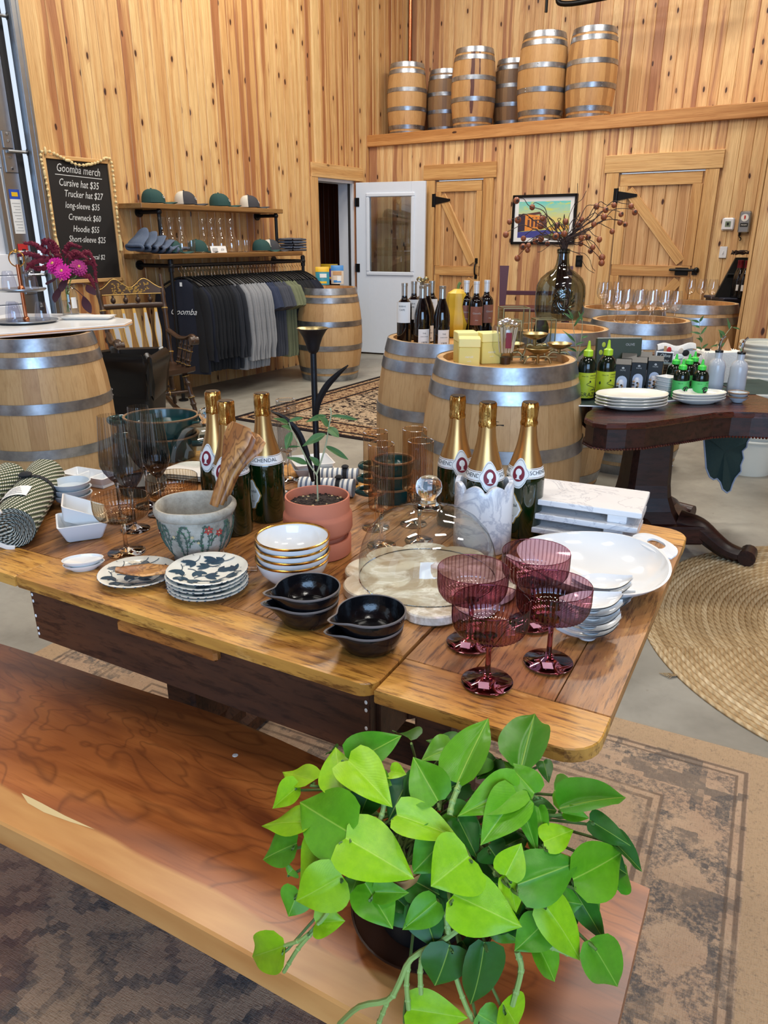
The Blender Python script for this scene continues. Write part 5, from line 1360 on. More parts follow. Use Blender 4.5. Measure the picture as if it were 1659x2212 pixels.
# two-tier serving stand with acrylic cups
sp = on(58, 697, ZT); st = T('tiered_stand', 'two-tier grey tray stand with copper post and ring handle', 'tiered stand', sp)
b = B(); b.lathe([(0, .002), (.15, .002), (.165, .012), (.168, .012), (.168, .018), (.15, .009), (0, .009)], 'steel', 36); b.ob('lower_tray', st)
b = B(); b.lathe([(0, .172), (.115, .172), (.13, .182), (.13, .188), (.113, .179), (0, .179)], 'steel', 32); b.ob('upper_tray', st)
b = B(); b.tube([(0, 0, 0), (0, 0, .315)], .010, 'copper', 12); b.ball((0, 0, .02), .018, 'copper', 12, 6); b.ball((0, 0, .185), .02, 'copper', 12, 6); b.ob('post', st)
b = B(); b.tube([(.042*math.cos(2*PI*i/28), 0, .345+.042*math.sin(2*PI*i/28)) for i in range(29)], .0035, 'gold_trim', 6); b.ball((0, 0, .385), .010, 'gold_trim', 10, 6); b.ball((0, 0, .305), .009, 'gold_trim', 10, 6); b.ob('ring_handle', st)
cups = [(12, 690, 0, 'left'), (35, 694, 0, 'second'), (93, 692, 0, 'right'), (22, 628, .179, 'left'), (68, 626, .179, 'right')]
cu_ = None
for i, (px, py, dz, nm_) in enumerate(cups):
    p = on(px, py, ZT+.009 if dz == 0 else ZT+dz); 
    d = V((p.x-sp.x, p.y-sp.y)); mx = .112 if dz == 0 else .082
    if d.length > mx: d *= mx/d.length
    p = V((sp.x+d.x, sp.y+d.y, ZT+(.0092 if dz == 0 else .1792)))
    lab = 'clear stemless cup turned upside down, %s on the %s tray' % (nm_, 'lower' if dz == 0 else 'upper')
    if cu_ is None:
        cu_ = T('stemless_cup', lab, 'cup', p, 0, 'cups on the tiered stand'); b = B(); b.lathe([(.040, 0), (.041, .012), (.037, .05), (.027, .098), (.022, .104), (0, .104)], 'glass_acrylic', 22); b.ob('cup', cu_)
    else: dup(cu_, p, 0, lab)
# vase with flowers
vp = on(154, 681, ZT); vz = T('flower_vase', 'clear jar vase of water with stems of pink and dark red flowers', 'vase', vp)
b = B(); b.lathe([(0, .006), (.046, 0), (.05, .01), (.05, .125), (.044, .145), (.040, .152), (.044, .16), (.040, .167), (.044, .175), (.043, .185)], 'glass_thin', 26); b.ob('jar', vz)
b = B(); b.lathe([(.0, .008), (.047, .008), (.048, .09), (0, .09)], 'glass_acrylic', 22); b.ob('water', vz)
b = B(); b.lathe([(.0506, .045), (.0506, .11)], 'paper_white', 6, a0=-.95, a1=-.25); b.ob('label', vz)
random.seed(21)
def flower_zin(name, lab, pos, r, nrm, mat1='zinnia'):
    t = T(name, lab, 'flower', vp, 0, 'pink zinnias in the jar'); P = pos-vp; n = V(nrm).normalized(); x = n.orthogonal().normalized(); y = n.cross(x)
    b = B(); b.tube(bez([(random.uniform(-.02, .02), random.uniform(-.02, .02), .02), (P.x*.25, P.y*.25, .2), P*.7+V((0, 0, .03)), P], 12), .0035, 'stem_green', 6); b.ob('stem', t)
    b = B(); k = 0
    for ring, (cnt_, rad, lift, tilt) in enumerate(((16, 1.0, -.15, .15), (14, .86, .05, .4), (12, .68, .2, .65), (9, .48, .3, .95), (6, .28, .36, 1.2))):
        for i in range(cnt_):
            a = 2*PI*(i+.5*(ring % 2))/cnt_+random.uniform(-.08, .08); d = x*math.cos(a)+y*math.sin(a); s_ = d.cross(n)
            o_ = P+n*(lift*r*.8); L = r*rad; tip = o_+d*L*math.cos(tilt*.6)+n*L*.5*math.sin(tilt); mid = o_+d*L*.55+n*L*.35*math.sin(tilt)+n*.002; wv = r*.17
            b.add([o_+d*L*.15, mid-s_*wv, mid+s_*wv, tip-s_*wv*.6, tip+s_*wv*.6, tip+d*r*.05], [(0, 1, 2), (1, 3, 4, 2), (3, 5, 4)], mat1)
    b.ob('petals', t)
    b = B(); b.ball(P+n*r*.3, r*.22, 'gilt_paint', 8, 6); b.ob('centre', t)
for px, py, dy, r, nn, lab in ((118, 573, -.05, .058, (-.3, -.8, .6), 'large magenta zinnia on the left of the jar bouquet'), (135, 587, -.075, .052, (.1, -1, .4), 'magenta zinnia in the middle of the bouquet, lowest'), (170, 578, -.04, .05, (.5, -.8, .4), 'darker magenta zinnia on the right of the bouquet')):
    flower_zin('zinnia', lab, at(px, py, vp.y+dy), r, nn, 'zinnia' if px < 150 else 'zinnia_dark')
am = [((100, 560), [(60, 548), (38, 552)]), ((100, 545), [(75, 528), (52, 525)]), ((110, 560), [(70, 568), (55, 585)]), ((118, 545), [(98, 520), (92, 530)]), ((140, 548), [(150, 528), (175, 535)]), ((160, 560), [(190, 545), (208, 575)]), ((165, 570), [(200, 570), (208, 610)]), ((150, 555), [(165, 545), (190, 560)]), ((110, 575), [(80, 580), (60, 570)]), ((125, 555), [(120, 530), (105, 517)]), ((170, 590), [(195, 600), (205, 625)])]
AML = ['reaching farthest left', 'curling left above the pink zinnias', 'drooping low on the left', 'topmost curl on the left', 'arching right over the middle', 'bending down at the right', 'hanging lowest at the right', 'short one in the middle right', 'short one low on the left', 'upright one at the top', 'tail end below the right zinnia']
for i, (m, tail) in enumerate(am):
    t = T('amaranth', 'dark red amaranth plume in the jar bouquet, ' + AML[i], 'flower', vp, 0, 'amaranth plumes on the left of the jar bouquet' if tail[-1][0] < 120 else 'amaranth plumes on the right of the jar bouquet')
    Y = vp.y+random.uniform(-.03, .06); pts = [at(m[0], m[1], Y)-vp]+[at(x, y, Y+random.uniform(-.02, .02))-vp for x, y in tail]
    b = B(); b.tube(bez([(0, 0, .03), (0, 0, .19), pts[0]*.6+V((0, 0, .09)), pts[0]], 9), .003, 'amaranth', 6); b.ob('stem', t)
    b = B(); c = bez(pts, 16); b.tube(c, [(.017+.004*math.sin(k*2.1))*(1-.65*k/len(c)) for k in range(len(c))], 'amaranth', 8)
    for k, p in enumerate(c):
        for q in range(5):
            a = random.random()*6.28; rad = (.017)*(1-.6*k/len(c)); e = V((math.cos(a)*rad, random.uniform(-.8, .8)*rad, math.sin(a)*rad)); b.ball(p+e, rad*.42, 'amaranth', 5, 3)
    b.ob('plume', t)
for i, (px, py, dx, dz_) in enumerate(((128, 620, -.03, -.09), (180, 640, .04, -.10), (188, 615, .05, -.06), (140, 600, -.02, -.08), (120, 600, -.05, -.04))):
    q = at(px, py, vp.y-.03)-vp; b = B(); d = V((dx, -.02, dz_)); s_ = V((.028, .0, .006))
    b.grid(lambda u, v: q+d*u+s_*((v-.5)*2*math.sin(PI*(u*.9+.05)))+V((0, -.01*math.sin(PI*u), .0)), 8, 4, 'dark_leaf')
    b.tube(bez([(0, 0, .17), q*.5+V((0, 0, .1)), q], 6), .0025, 'dark_leaf', 5)
    if i == 0: lf = T('dark_foliage', 'dark purple leaves hanging around the neck of the jar', 'leaves', vp)
    b.ob('leaf', lf)
tr_ = on(190, 690, ZT); t = T('serving_tray', 'long white rectangular ceramic tray beside the flower jar', 'tray', on(192, 689, ZT), .06); b = B()
w_, d_ = .30, .15
loft_(b, [rr_(w_/2-.02, d_/2-.02, 0, .02, 3), rr_(w_/2, d_/2, .018, .015, 3), rr_(w_/2-.006, d_/2-.006, .019, .012, 3), rr_(w_/2-.026, d_/2-.026, .006, .015, 3)], 'white_glaze', True, True); b.ob('tray', t)
# ------------------------------------------------------------ on the back wall
def wallthing(name, lab, cat, px, py, o=.022, group=None):
    s, z = onback(px, py, o); return T(name, lab, cat, BW(s, o, z), BROT, group)
pa, pb = onback(1107, 474, .02), onback(1245, 474, .02); pz1 = onback(1176, 420, .02)[1]; pz0 = onback(1176, 528, .02)[1]
pw, ph_ = pb[0]-pa[0], pz1-pz0
pic = T('framed_painting', 'black-framed painting of an orange street building under a turquoise sky', 'painting', BW((pa[0]+pb[0])/2, .021, pz0), BROT)
fw = .028
for x, z, sx, sz in ((-pw/2+fw/2, ph_/2, fw, ph_), (pw/2-fw/2, ph_/2, fw, ph_), (0, fw/2, pw, fw), (0, ph_-fw/2, pw, fw)):
    b = B(); b.box((x, -.012, z), (sx, .024, sz), 'black_metal', .003); b.ob('frame_side', pic, smooth=False)
b = B(); b.box((0, -.005, ph_/2), (pw-fw, .006, ph_-fw), 'paper_white'); b.ob('mat_board', pic, smooth=False)
@defm('painted_sky')
def _(t):
    v = t.co(); n = t.noise(t.mp(v, (3, 1, 12)), 2.0, 4, .6, .8); z = t.sep(v)[2]
    return t.pr(t.mix(t.step(n, .5, .62), t.ramp(t.ma('ADD', t.ma('MULTIPLY', z, 1.2), t.ma('MULTIPLY', n, .2)), [(.4, C(222, 206, 120)), (.62, C(104, 206, 200)), (.9, C(72, 176, 220))]), C(206, 214, 110)), .6)
for nm, rgb in (('paint_orange', (226, 142, 58)), ('paint_brown', (92, 58, 56)), ('paint_road', (62, 66, 140)), ('paint_dark', (50, 40, 60)), ('paint_yellow', (236, 178, 70)), ('paint_olive', (120, 128, 70))): plain(nm, rgb, .6, 0, .15, 40)
iw, ih = pw-.15, ph_-.14
def pp(pts, m, b, k): b.add([((u-.5)*iw, -.0085-.0004*k, .07+v*ih) for u, v in pts], [tuple(range(len(pts)))], m)
b = B()
pp([(0, 0), (1, 0), (1, 1), (0, 1)], 'painted_sky', b, 0)
pp([(0, 0), (1, 0), (1, .12), (.55, .22), (0, .16)], 'paint_road', b, 1); pp([(.45, 0), (1, 0), (1, .08), (.7, .14)], 'paint_olive', b, 2)
pp([(0, .16), (.16, .20), (.16, .66), (0, .66)], 'paint_dark', b, 3); pp([(.02, .64), (.42, .72), (.46, .66), (.16, .60)], 'paint_brown', b, 4)
pp([(.14, .19), (.52, .25), (.5, .60), (.14, .66)], 'paint_orange', b, 5); pp([(.42, .66), (.56, .58), (.58, .30), (.5, .25)], 'paint_brown', b, 6)
for k in range(4): x = .19+.075*k; pp([(x, .30), (x+.045, .30), (x+.045, .50), (x, .51)], 'paint_brown', b, 7); pp([(x+.005, .54), (x+.04, .54), (x+.04, .565), (x+.005, .565)], 'paint_brown', b, 7)
pp([(.58, .26), (.78, .32), (1, .36), (1, .24), (.6, .2)], 'paint_yellow', b, 4); pp([(.62, .30), (.72, .42), (.8, .34)], 'paint_olive', b, 5); pp([(.85, .34), (.92, .50), (1, .40), (1, .34)], 'paint_olive', b, 5)
b.ob('painted_picture', pic, smooth=False)
t = wallthing('thermostat', 'white square thermostat with a small display beside the big door', 'thermostat', 1573, 484); b = B(); b.box((0, -.012, 0), (.115, .024, .115), 'white_paint', .012); b.ob('case', t)
b = B(); b.box((0, -.0245, .0), (.05, .002, .05), 'screen_green'); b.box((.0, -.026, .0), (.02, .0005, .026), 'ink'); b.ob('display', t)
t = wallthing('wall_controller', 'grey wall controller box with a round dial and hanging lead', 'controller', 1609, 480); b = B(); b.box((0, -.02, 0), (.105, .04, .20), 'steel', .012); b.ob('case', t)
b = B(); b.tube([(0, -.041, .04), (0, -.047, .04)], .034, 'paper_white', 18); b.box((0, -.049, .045), (.012, .003, .03), 'red_print'); b.ob('dial', t)
b = B(); b.box((0, -.041, -.025), (.07, .002, .035), 'ink'); b.text('MODE', .018, 'paper_white', lambda x, y: (x, -.043, -.031+y)); b.ob('label', t)
b = B(); b.tube(bez([(-.03, -.02, -.10), (-.03, -.02, -.13), (-.01, -.02, -.15), (-.02, -.02, -.17)], 9), .005, 'black_metal', 6); b.tube([(-.03, -.02, -.10), (-.03, -.02, -.125)], .011, 'black_metal', 8); b.ob('cable', t)
t = wallthing('light_switch', 'white wall switch plate low beside the big door', 'switch', 1562, 545); b = B(); b.box((0, -.005, 0), (.07, .010, .11), 'white_paint', .004); b.ob('plate', t); b = B(); b.box((0, -.012, 0), (.012, .01, .028), 'white_paint', .003); b.ob('toggle', t)
t = wallthing('power_outlet', 'black wall outlet right of the demijohn', 'outlet', 1251, 564); b = B(); b.box((0, -.006, 0), (.075, .012, .12), 'black_metal', .004); b.ob('plate', t)
for z in (-.026, .026): b = B(); b.box((0, -.0125, z), (.04, .003, .034), 'plastic_black', .002); b.ob('socket', t)
# plum painted bar chair by the wall
Yc = 8.3; cA, cB = at(1089, 575, Yc), at(1232, 575, Yc)
pc = T('bar_chair', 'plum red wooden bar chair half hidden behind the demijohn', 'chair', ((cA.x+cB.x)/2, Yc+.05, 0), BROT*.3); hw = (cB.x-cA.x)/2*.96; zt = cA.z
for sg in (-1, 1):
    b = B(); b.add([(sg*hw+dx, dy+.0, z) for z, dy, w_ in ((0, .04, .03), (.70, 0, .032), (zt, .05, .05)) for dx, dy in ((-w_, dy-.02), (w_, dy-.02), (w_, dy+.02), (-w_, dy+.02))], [(0, 3, 2, 1), (8, 9, 10, 11)]+[(k*4+i, k*4+(i+1) % 4, k*4+4+(i+1) % 4, k*4+4+i) for k in (0, 1) for i in range(4)], 'plum_paint'); b.ob('back_post', pc, smooth=False)
    b = B(); b.box((sg*hw, -.40, .35), (.05, .05, .70), 'plum_paint', .005); b.ob('leg', pc, smooth=False)
    b = B(); b.box((sg*hw, -.2, .24), (.03, .38, .035), 'plum_paint', .004); b.ob('stretcher', pc, smooth=False)
b = B(); b.box((0, -.19, .715), (2*hw+.06, .46, .035), 'plum_paint', .008); b.ob('seat', pc, smooth=False)
for z in (.86, ): b = B(); b.box((0, .022, z), (2*hw-.02, .03, .045), 'plum_paint', .004); b.ob('back_rail', pc, smooth=False)
b = B(); b.box((0, -.40, .28), (2*hw-.03, .03, .04), 'plum_paint', .004); b.ob('foot_rail', pc, smooth=False)
# dark cabinet with red-capped bottles, half behind the partition
Yd = 6.72
q0 = at(1588, 655, Yd); cbt = T('dark_cabinet', 'dark navy cabinet behind the rightmost barrel, half hidden by the partition', 'cabinet', (q0.x+.19, Yd+.15, 0), 0)
zc_ = .93; b = B(); b.box((.0, 0, zc_/2), (.62, .40, zc_-.02), 'navy_bin', .006); b.ob('body', cbt, smooth=False); b = B(); b.box((0, 0, zc_-.012), (.65, .43, .024), 'navy_bin', .006); b.ob('top', cbt, smooth=False)
b = B(); b.box((-.15, -.205, .47), (.28, .012, .80), 'navy_bin', .006); b.ob('door', cbt, smooth=False)
for i, (px, dy) in enumerate(((1590, .0), (1601, -.06), (1611, .02), (1580, .03))):
    p = at(px, 650, Yd+dy); wine_bottle('wine_bottle', 'red-capped wine bottle on the dark cabinet, %s' % ('behind the foremost', 'foremost, with white label', 'rightmost', 'leftmost')[i], 'burgundy', 'capsule_red', 'paper_white', None, (max(p.x, q0.x+.0), p.y, zc_), 0, 'red-capped bottles on the dark cabinet', .31, .041, (.20, .36), .9)
bk_ = T('black_display_board', 'black display board leaning beside the red-capped bottles', 'board', (at(1562, 640, Yd-.16).x, Yd+.02, zc_-.0), 0); bk_.location.x = q0.x-.02
b = B(); b.add([(-.20, -.02, .0), (.14, -.02, .0), (.20, .06, .33), (-.03, .06, .33), (-.20, .0, .0), (.14, .0, .0), (.20, .08, .33), (-.03, .08, .33)], [(0, 1, 2, 3), (7, 6, 5, 4), (0, 4, 5, 1), (1, 5, 6, 2), (2, 6, 7, 3), (3, 7, 4, 0)], 'black_card'); b.ob('panel', bk_, smooth=False); b = B(); b.box((-.02, .05, .1), (.16, .02, .2), 'black_card', rot=(.3, 0, 0)); b.ob('back_prop', bk_, smooth=False)
bk_.location = (q0.x+.03, Yd+.06, zc_)
random.seed(5); wr_ = T('twig_wreath', 'brown twig wreath lying on top of the dark display board', 'wreath', (q0.x+.13, Yd+.13, zc_+.335), 0); b = B()
for k in range(26):
    a = k*.9; r = .14+random.uniform(-.02, .02); b.tube(bez([(r*math.cos(a+j*.5)*1.1, .04*math.sin(a+j*.5), .03+random.uniform(-.012, .025)) for j in range(4)], 9), .004, 'branch', 5)
b.ob('twigs', wr_)

# ------------------------------------------------------------ rugs
c0_, c1_, c2_ = on(495, 905), on(815, 957), on(822, 803)
a_ = math.atan2(c1_.y-c0_.y, c1_.x-c0_.x); ctr = V((c0_.x, c0_.y))+V((math.cos(a_), math.sin(a_)))*1.1+V((-math.sin(a_), math.cos(a_)))*1.6
def slabrug(name, lab, hx, hy, loc, rz, mat, th=.008):
    b = B(); b.box((0, 0, th/2), (2*hx, 2*hy, th), mat, .003); t = T(name, lab, 'rug', loc, rz); b.ob('pile', t, smooth=False); return t
slabrug('persian_rug', 'dark patterned oriental rug with black borders lying behind the wine barrels', 1.1, 1.6, (ctr.x, ctr.y, 0), a_, 'rug_persian')
RA = math.radians(-27); cx_, sx_ = math.cos(RA), math.sin(RA); RUG_HX, RUG_HY = 1.22, 1.6
fr = slabrug('faded_rug', 'faded beige and charcoal vintage rug under the bench and the oak table', RUG_HX, RUG_HY, (1.16-RUG_HX*cx_+RUG_HY*sx_, 1.745-RUG_HX*sx_-RUG_HY*cx_, 0), RA, 'rug_faded', .006)
P3 = [V((p.x, p.y)) for p in (on(1395, 1395), on(1659, 1178), on(1659, 1613))]
(ax, ay), (bx_, by_), (cx2, cy2) = P3; dd = 2*(ax*(by_-cy2)+bx_*(cy2-ay)+cx2*(ay-by_))
ux = ((ax*ax+ay*ay)*(by_-cy2)+(bx_*bx_+by_*by_)*(cy2-ay)+(cx2*cx2+cy2*cy2)*(ay-by_))/dd; uy = ((ax*ax+ay*ay)*(cx2-bx_)+(bx_*bx_+by_*by_)*(ax-cx2)+(cx2*cx2+cy2*cy2)*(bx_-ax))/dd
JR = (V((ux, uy))-P3[0]).length
ju = T('jute_rug', 'round braided jute rug on the concrete at the right', 'rug', (ux, uy, 0))
nr = int(JR/.023)
prof = [(0, .010)]
for k in range(nr):
    for f in (.0, .25, .5, .75): prof.append(((k+f)*.023+.001, .004+.006*math.sin(PI*max(f, .04))))
prof += [(nr*.023, .004), (nr*.023, .0)]
b = B(); b.lathe(prof, 'jute', 128); b.ob('braid', ju)
b = B(); tt = on(1447, 1462)-V((ux, uy, 0))
for k in range(7): b.tube([tt+V((.03, 0, .006)), tt+V((.005-.006*(k % 3), -.008+.003*k, .008)), tt+V((-.008-.004*k, -.014+.005*k, .004))], .0012, 'jute', 5)
b.ob('frayed_end', ju)

# ------------------------------------------------------------ mahogany table at the right
MT = T('mahogany_table', 'dark red mahogany pedestal table with a serpentine top and scrolled feet', 'table', (1.24, 3.22, 0))
topo = [(.845, 2.752), (.92, 2.752), (1.0, 2.767), (1.12, 2.825), (1.24, 2.885), (1.34, 2.938), (1.42, 2.955), (1.50, 2.945), (1.60, 2.92), (1.70, 2.93), (1.75, 2.965), (1.755, 3.02), (1.71, 3.06), (1.70, 3.15), (1.62, 3.66), (.88, 3.60), (.865, 3.12), (.862, 3.02), (.815, 2.94), (.785, 2.85), (.80, 2.785)]
o2 = [(x-1.24, y-3.22) for x, y in topo]
b = B(); b.prism(o2, .735, .76, 'mahogany', .006); b.ob('tabletop', MT, smooth=False)
sh = lambda k: [(x*k, y*k) for x, y in o2]
b = B(); b.prism(sh(.975), .655, .735, 'mahogany_dark'); b.ob('apron', MT, smooth=False)
b = B(); ro_ = sh(.985)
for i in range(len(ro_)):
    p, q = V(ro_[i]), V(ro_[(i+1) % len(ro_)]); n = max(1, int((q-p).length/.012))
    if p.y > .2 and q.y > .2: continue
    for k in range(n): r = p.lerp(q, k/n); b.ball((r.x, r.y, .655), (.006, .006, .005), 'mahogany', 6, 4)
b.ob('beading', MT)
pcx, pcy = at(1393, 1000, 3.42).x-1.24, .18
b = B()
def sq(h, z, c=.25): k = h*c; return [(pcx-h+k, pcy-h, z), (pcx+h-k, pcy-h, z), (pcx+h, pcy-h+k, z), (pcx+h, pcy+h-k, z), (pcx+h-k, pcy+h, z), (pcx-h+k, pcy+h, z), (pcx-h, pcy+h-k, z), (pcx-h, pcy-h+k, z)]
loft_(b, [sq(.16, .16), sq(.13, .21), sq(.108, .27), sq(.10, .33), sq(.085, .655)], 'mahogany_dark', True, True); b.ob('column', MT, smooth=False)
b = B(); b.prism([(pcx-.24, pcy-.2), (pcx+.24, pcy-.2), (pcx+.24, pcy+.2), (pcx-.24, pcy+.2)], .07, .16, 'mahogany_dark', .01); b.ob('platform', MT, smooth=False)
for ang in (-.55, -1.95, .75, 2.3):
    d = V((math.cos(ang), math.sin(ang), 0)); s_ = V((-d.y, d.x, 0)); b = B()
    pts = [V((pcx, pcy, .0))+d*r+V((0, 0, z)) for r, z in ((.18, .15), (.27, .135), (.34, .09), (.40, .055), (.46, .042), (.49, .05))]
    c = bez(pts, 20); b.tube(c, [.058-.03*i/len(c) for i in range(len(c))], 'mahogany_dark', 10, flat=1.2, up=(0, 0, 1))
    e = V((pcx, pcy, .045))+d*.50; b.tube([e-s_*.045, e+s_*.045], .038, 'mahogany_dark', 14); b.ob('scrolled_foot', MT)
# green runner with pale hem: lies along the back of the top and hangs down behind
rn_ = T('table_runner', 'dark green leaf-edged runner hanging from the far edge of the mahogany table', 'runner', (0, 0, 0)); Yr = 3.70
rp = [(1512, 930), (1521, 945), (1524, 990), (1523, 1010), (1530, 1028), (1541, 1036), (1550, 1035), (1556, 1042), (1558, 1055), (1568, 1063), (1578, 1060), (1584, 1046), (1588, 1032), (1598, 1016), (1598, 1004), (1607, 990), (1605, 975), (1612, 965), (1611, 955), (1619, 944), (1618, 930)]
P_ = [at(x, y, Yr) for x, y in rp]; c_ = sum(P_, V((0, 0, 0)))/len(P_); c_ = at(1565, 975, Yr)
b = B(); b.add([p+V((0, .012*math.sin(i*1.3), 0)) for i, p in enumerate(P_)]+[c_], [(i, i+1, len(P_)) for i in range(len(P_)-1)]+[(len(P_)-1, 0, len(P_))], 'runner_green')
b.add([V((P_[0].x, 3.30, .7615)), V((P_[-1].x+.06, 3.32, .7615)), V((P_[-1].x, 3.69, .7615)), V((P_[0].x, 3.66, .7615))], [(0, 1, 2, 3)], 'runner_green')
tz = V((0, 0, 0)); b.add([V((P_[0].x, 3.66, .7615)), V((P_[-1].x, 3.69, .7615)), P_[-1], P_[0]], [(3, 2, 1, 0)], 'runner_green'); b.ob('cloth', rn_)
b = B(); b.tube([p+V((0, -.004+.012*math.sin(i*1.3), 0)) for i, p in enumerate(P_)], .0042, 'runner_hem', 6); b.ob('hem', rn_)
M2 = .762
mt2 = T('table_mat', 'dark green mat with a white hem under the bottles on the mahogany table', 'mat', (0, 0, .7605)); mo = [on(1243, 880, .76), on(1300, 879, .76), on(1440, 868, .76), on(1560, 855, .76), on(1570, 838, .76), on(1440, 835, .76), on(1262, 838, .76)]
mo[0].x += .015; mo[0].y += .02
b = B(); b.prism([(p.x, p.y) for p in mo], 0, .0018, 'runner_green'); b.ob('cloth', mt2, smooth=False); b = B(); b.tube([V((p.x, p.y, .002)) for p in mo[:4]], .003, 'paper_white', 6); b.ob('hem', mt2)
def oval_plate(name, rx, ry, h, mat, lob=0):
    t = ob(name, None); b = B()
    b.lathe([(0, .003), (.62, 0), (.68, .004), (.95, h*.7), (1.0, h), (.985, h+.002), (.92, h*.75), (.66, .008), (0, .007)], mat, 48, lob, .012 if lob else 0)
    b.v = [(x*rx, y*ry, z) for x, y, z in b.v]; b.ob('plate', t); return t
ov = oval_plate('oval_plate', .152, .105, .022, 'cream_glaze', 8); p0 = on(1362, 880, M2)
for k in range(4):
    lab = 'scalloped oval cream plate, %s from the bottom of the larger stack' % ORD[k]; p = (p0.x, p0.y, M2+.0125*k)
    if k == 0: ov.location = p; ov.rotation_euler = (0, 0, .12); tag(ov, lab, 'plate', 'scalloped oval plates')
    else: dup(ov, p, .12, lab)
ov2 = oval_plate('oval_dish', .118, .070, .022, 'cream_glaze'); p0 = on(1508, 869, M2)
for k in range(3):
    lab = 'plain oval white dish, %s from the bottom of the smaller stack' % ORD[k]; p = (p0.x, p0.y, M2+.011*k)
    if k == 0: ov2.location = p; ov2.rotation_euler = (0, 0, .16); tag(ov2, lab, 'dish', 'plain oval dishes')
    else: dup(ov2, p, .16, lab)
# squeezy oil bottles
def squeezy(lab, loc, h, r, labm, capm, group, txt, rz=0):
    t = T('oil_bottle', lab, 'bottle', loc, rz, group)
    b = B(); b.lathe([(0, .002), (r*.9, 0), (r, .006), (r, h*.52), (r*.97, h*.60), (r*.80, h*.68), (r*.5, h*.725), (r*.42, h*.74)], 'dark_bottle', 22); b.ob('bottle_body', t)
    b = B(); b.lathe([(r+.0007, h*.03), (r+.0007, h*.47)], labm, 26)
    def fn(z0, a): return cyl_fn(r, z0, a, .0014)
    b.text('GRAZA', h*.10, 'ink', fn(h*.06, -PI/2+.1), sx=1.05); b.text('DRIZZLE' if capm == 'lime_cap' else 'SIZZLE', h*.035, 'ink', fn(h*.41, -PI/2+.5)); b.text('Extra Virgin', h*.026, 'ink', fn(h*.37, -PI/2+.45)); b.text('Olive Oil', h*.03, 'ink', fn(h*.40, -PI/2-.5))
    f = fn(h*.17, -PI/2+.25)
    if capm == 'lime_cap':
        pts = [f(.26*h*math.sin(i*.42)*.30+.0, .13*h*(i/14)) for i in range(15)]; b.tube(pts, .0009, 'ink', 4); b.ball(f(-.02*h, .15*h), .004, 'ink', 6, 4); b.ball(f(-.2*h, .10*h), (.004, .004, .007), 'ink', 6, 4)
        for k in range(2): b.tube([f(.0+.05*h*k, -.005*h), f(.03*h+.05*h*k, .015*h), f(.06*h+.05*h*k, -.005*h)], .0011, 'ink', 4)
    else:
        b.tube([f(.09*h*math.cos(x)*.8, .10*h+.055*h*math.sin(x)) for x in [PI*i/10 for i in range(11)]], .0022, 'ink', 5); b.tube([f(.04*h*math.cos(x), .07*h+.045*h*math.sin(x)) for x in [.4*PI+1.5*PI*i/10 for i in range(11)]], .0032, 'ink', 5)
    b.ob('label', t)
    b = B(); b.lathe([(r*.46, h*.735), (r*.52, h*.745), (r*.50, h*.835), (r*.36, h*.845), (r*.2, h*.87), (r*.12, h*.985), (r*.08, h), (0, h)], capm, 18, 18, .012); b.ob('cap', t)
t = T('bottle_tray', 'black lipped tray under the two tall oil bottles', 'tray', (on(1283, 858, M2).x, on(1283, 858, M2).y, M2), -.12); b = B()
loft_(b, [rr_(.090, .062, 0, .01, 3), rr_(.094, .066, .034, .01, 3), rr_(.090, .062, .034, .008, 3), rr_(.087, .059, .004, .008, 3)], 'black_matte', True, True); b.ob('tray', t)
squeezy('tall dark oil bottle with yellow-green label, left of the pair', on(1262, 860, M2+.0045), .245, .039, 'olive_label', 'lime_cap', 'yellow-green labelled oil bottles', 1, .1)
squeezy('tall dark oil bottle with yellow-green label, right of the pair', on(1304, 857, M2+.0045), .245, .039, 'olive_label', 'lime_cap', 'yellow-green labelled oil bottles', 1, .15)
for i, (px, py, lab) in enumerate(((1466, 860, 'bright green labelled oil bottle, foremost on the left'), (1507, 861, 'bright green labelled oil bottle, foremost on the right'), (1452, 846, 'bright green labelled oil bottle, at the back left'), (1480, 846, 'bright green labelled oil bottle, at the back in the middle'), (1492, 839, 'bright green labelled oil bottle, rearmost'))):
    squeezy(lab, on(px, py, M2), .17, .034, 'green_label', 'green_cap', 'bright green labelled oil bottles', 0, .1)
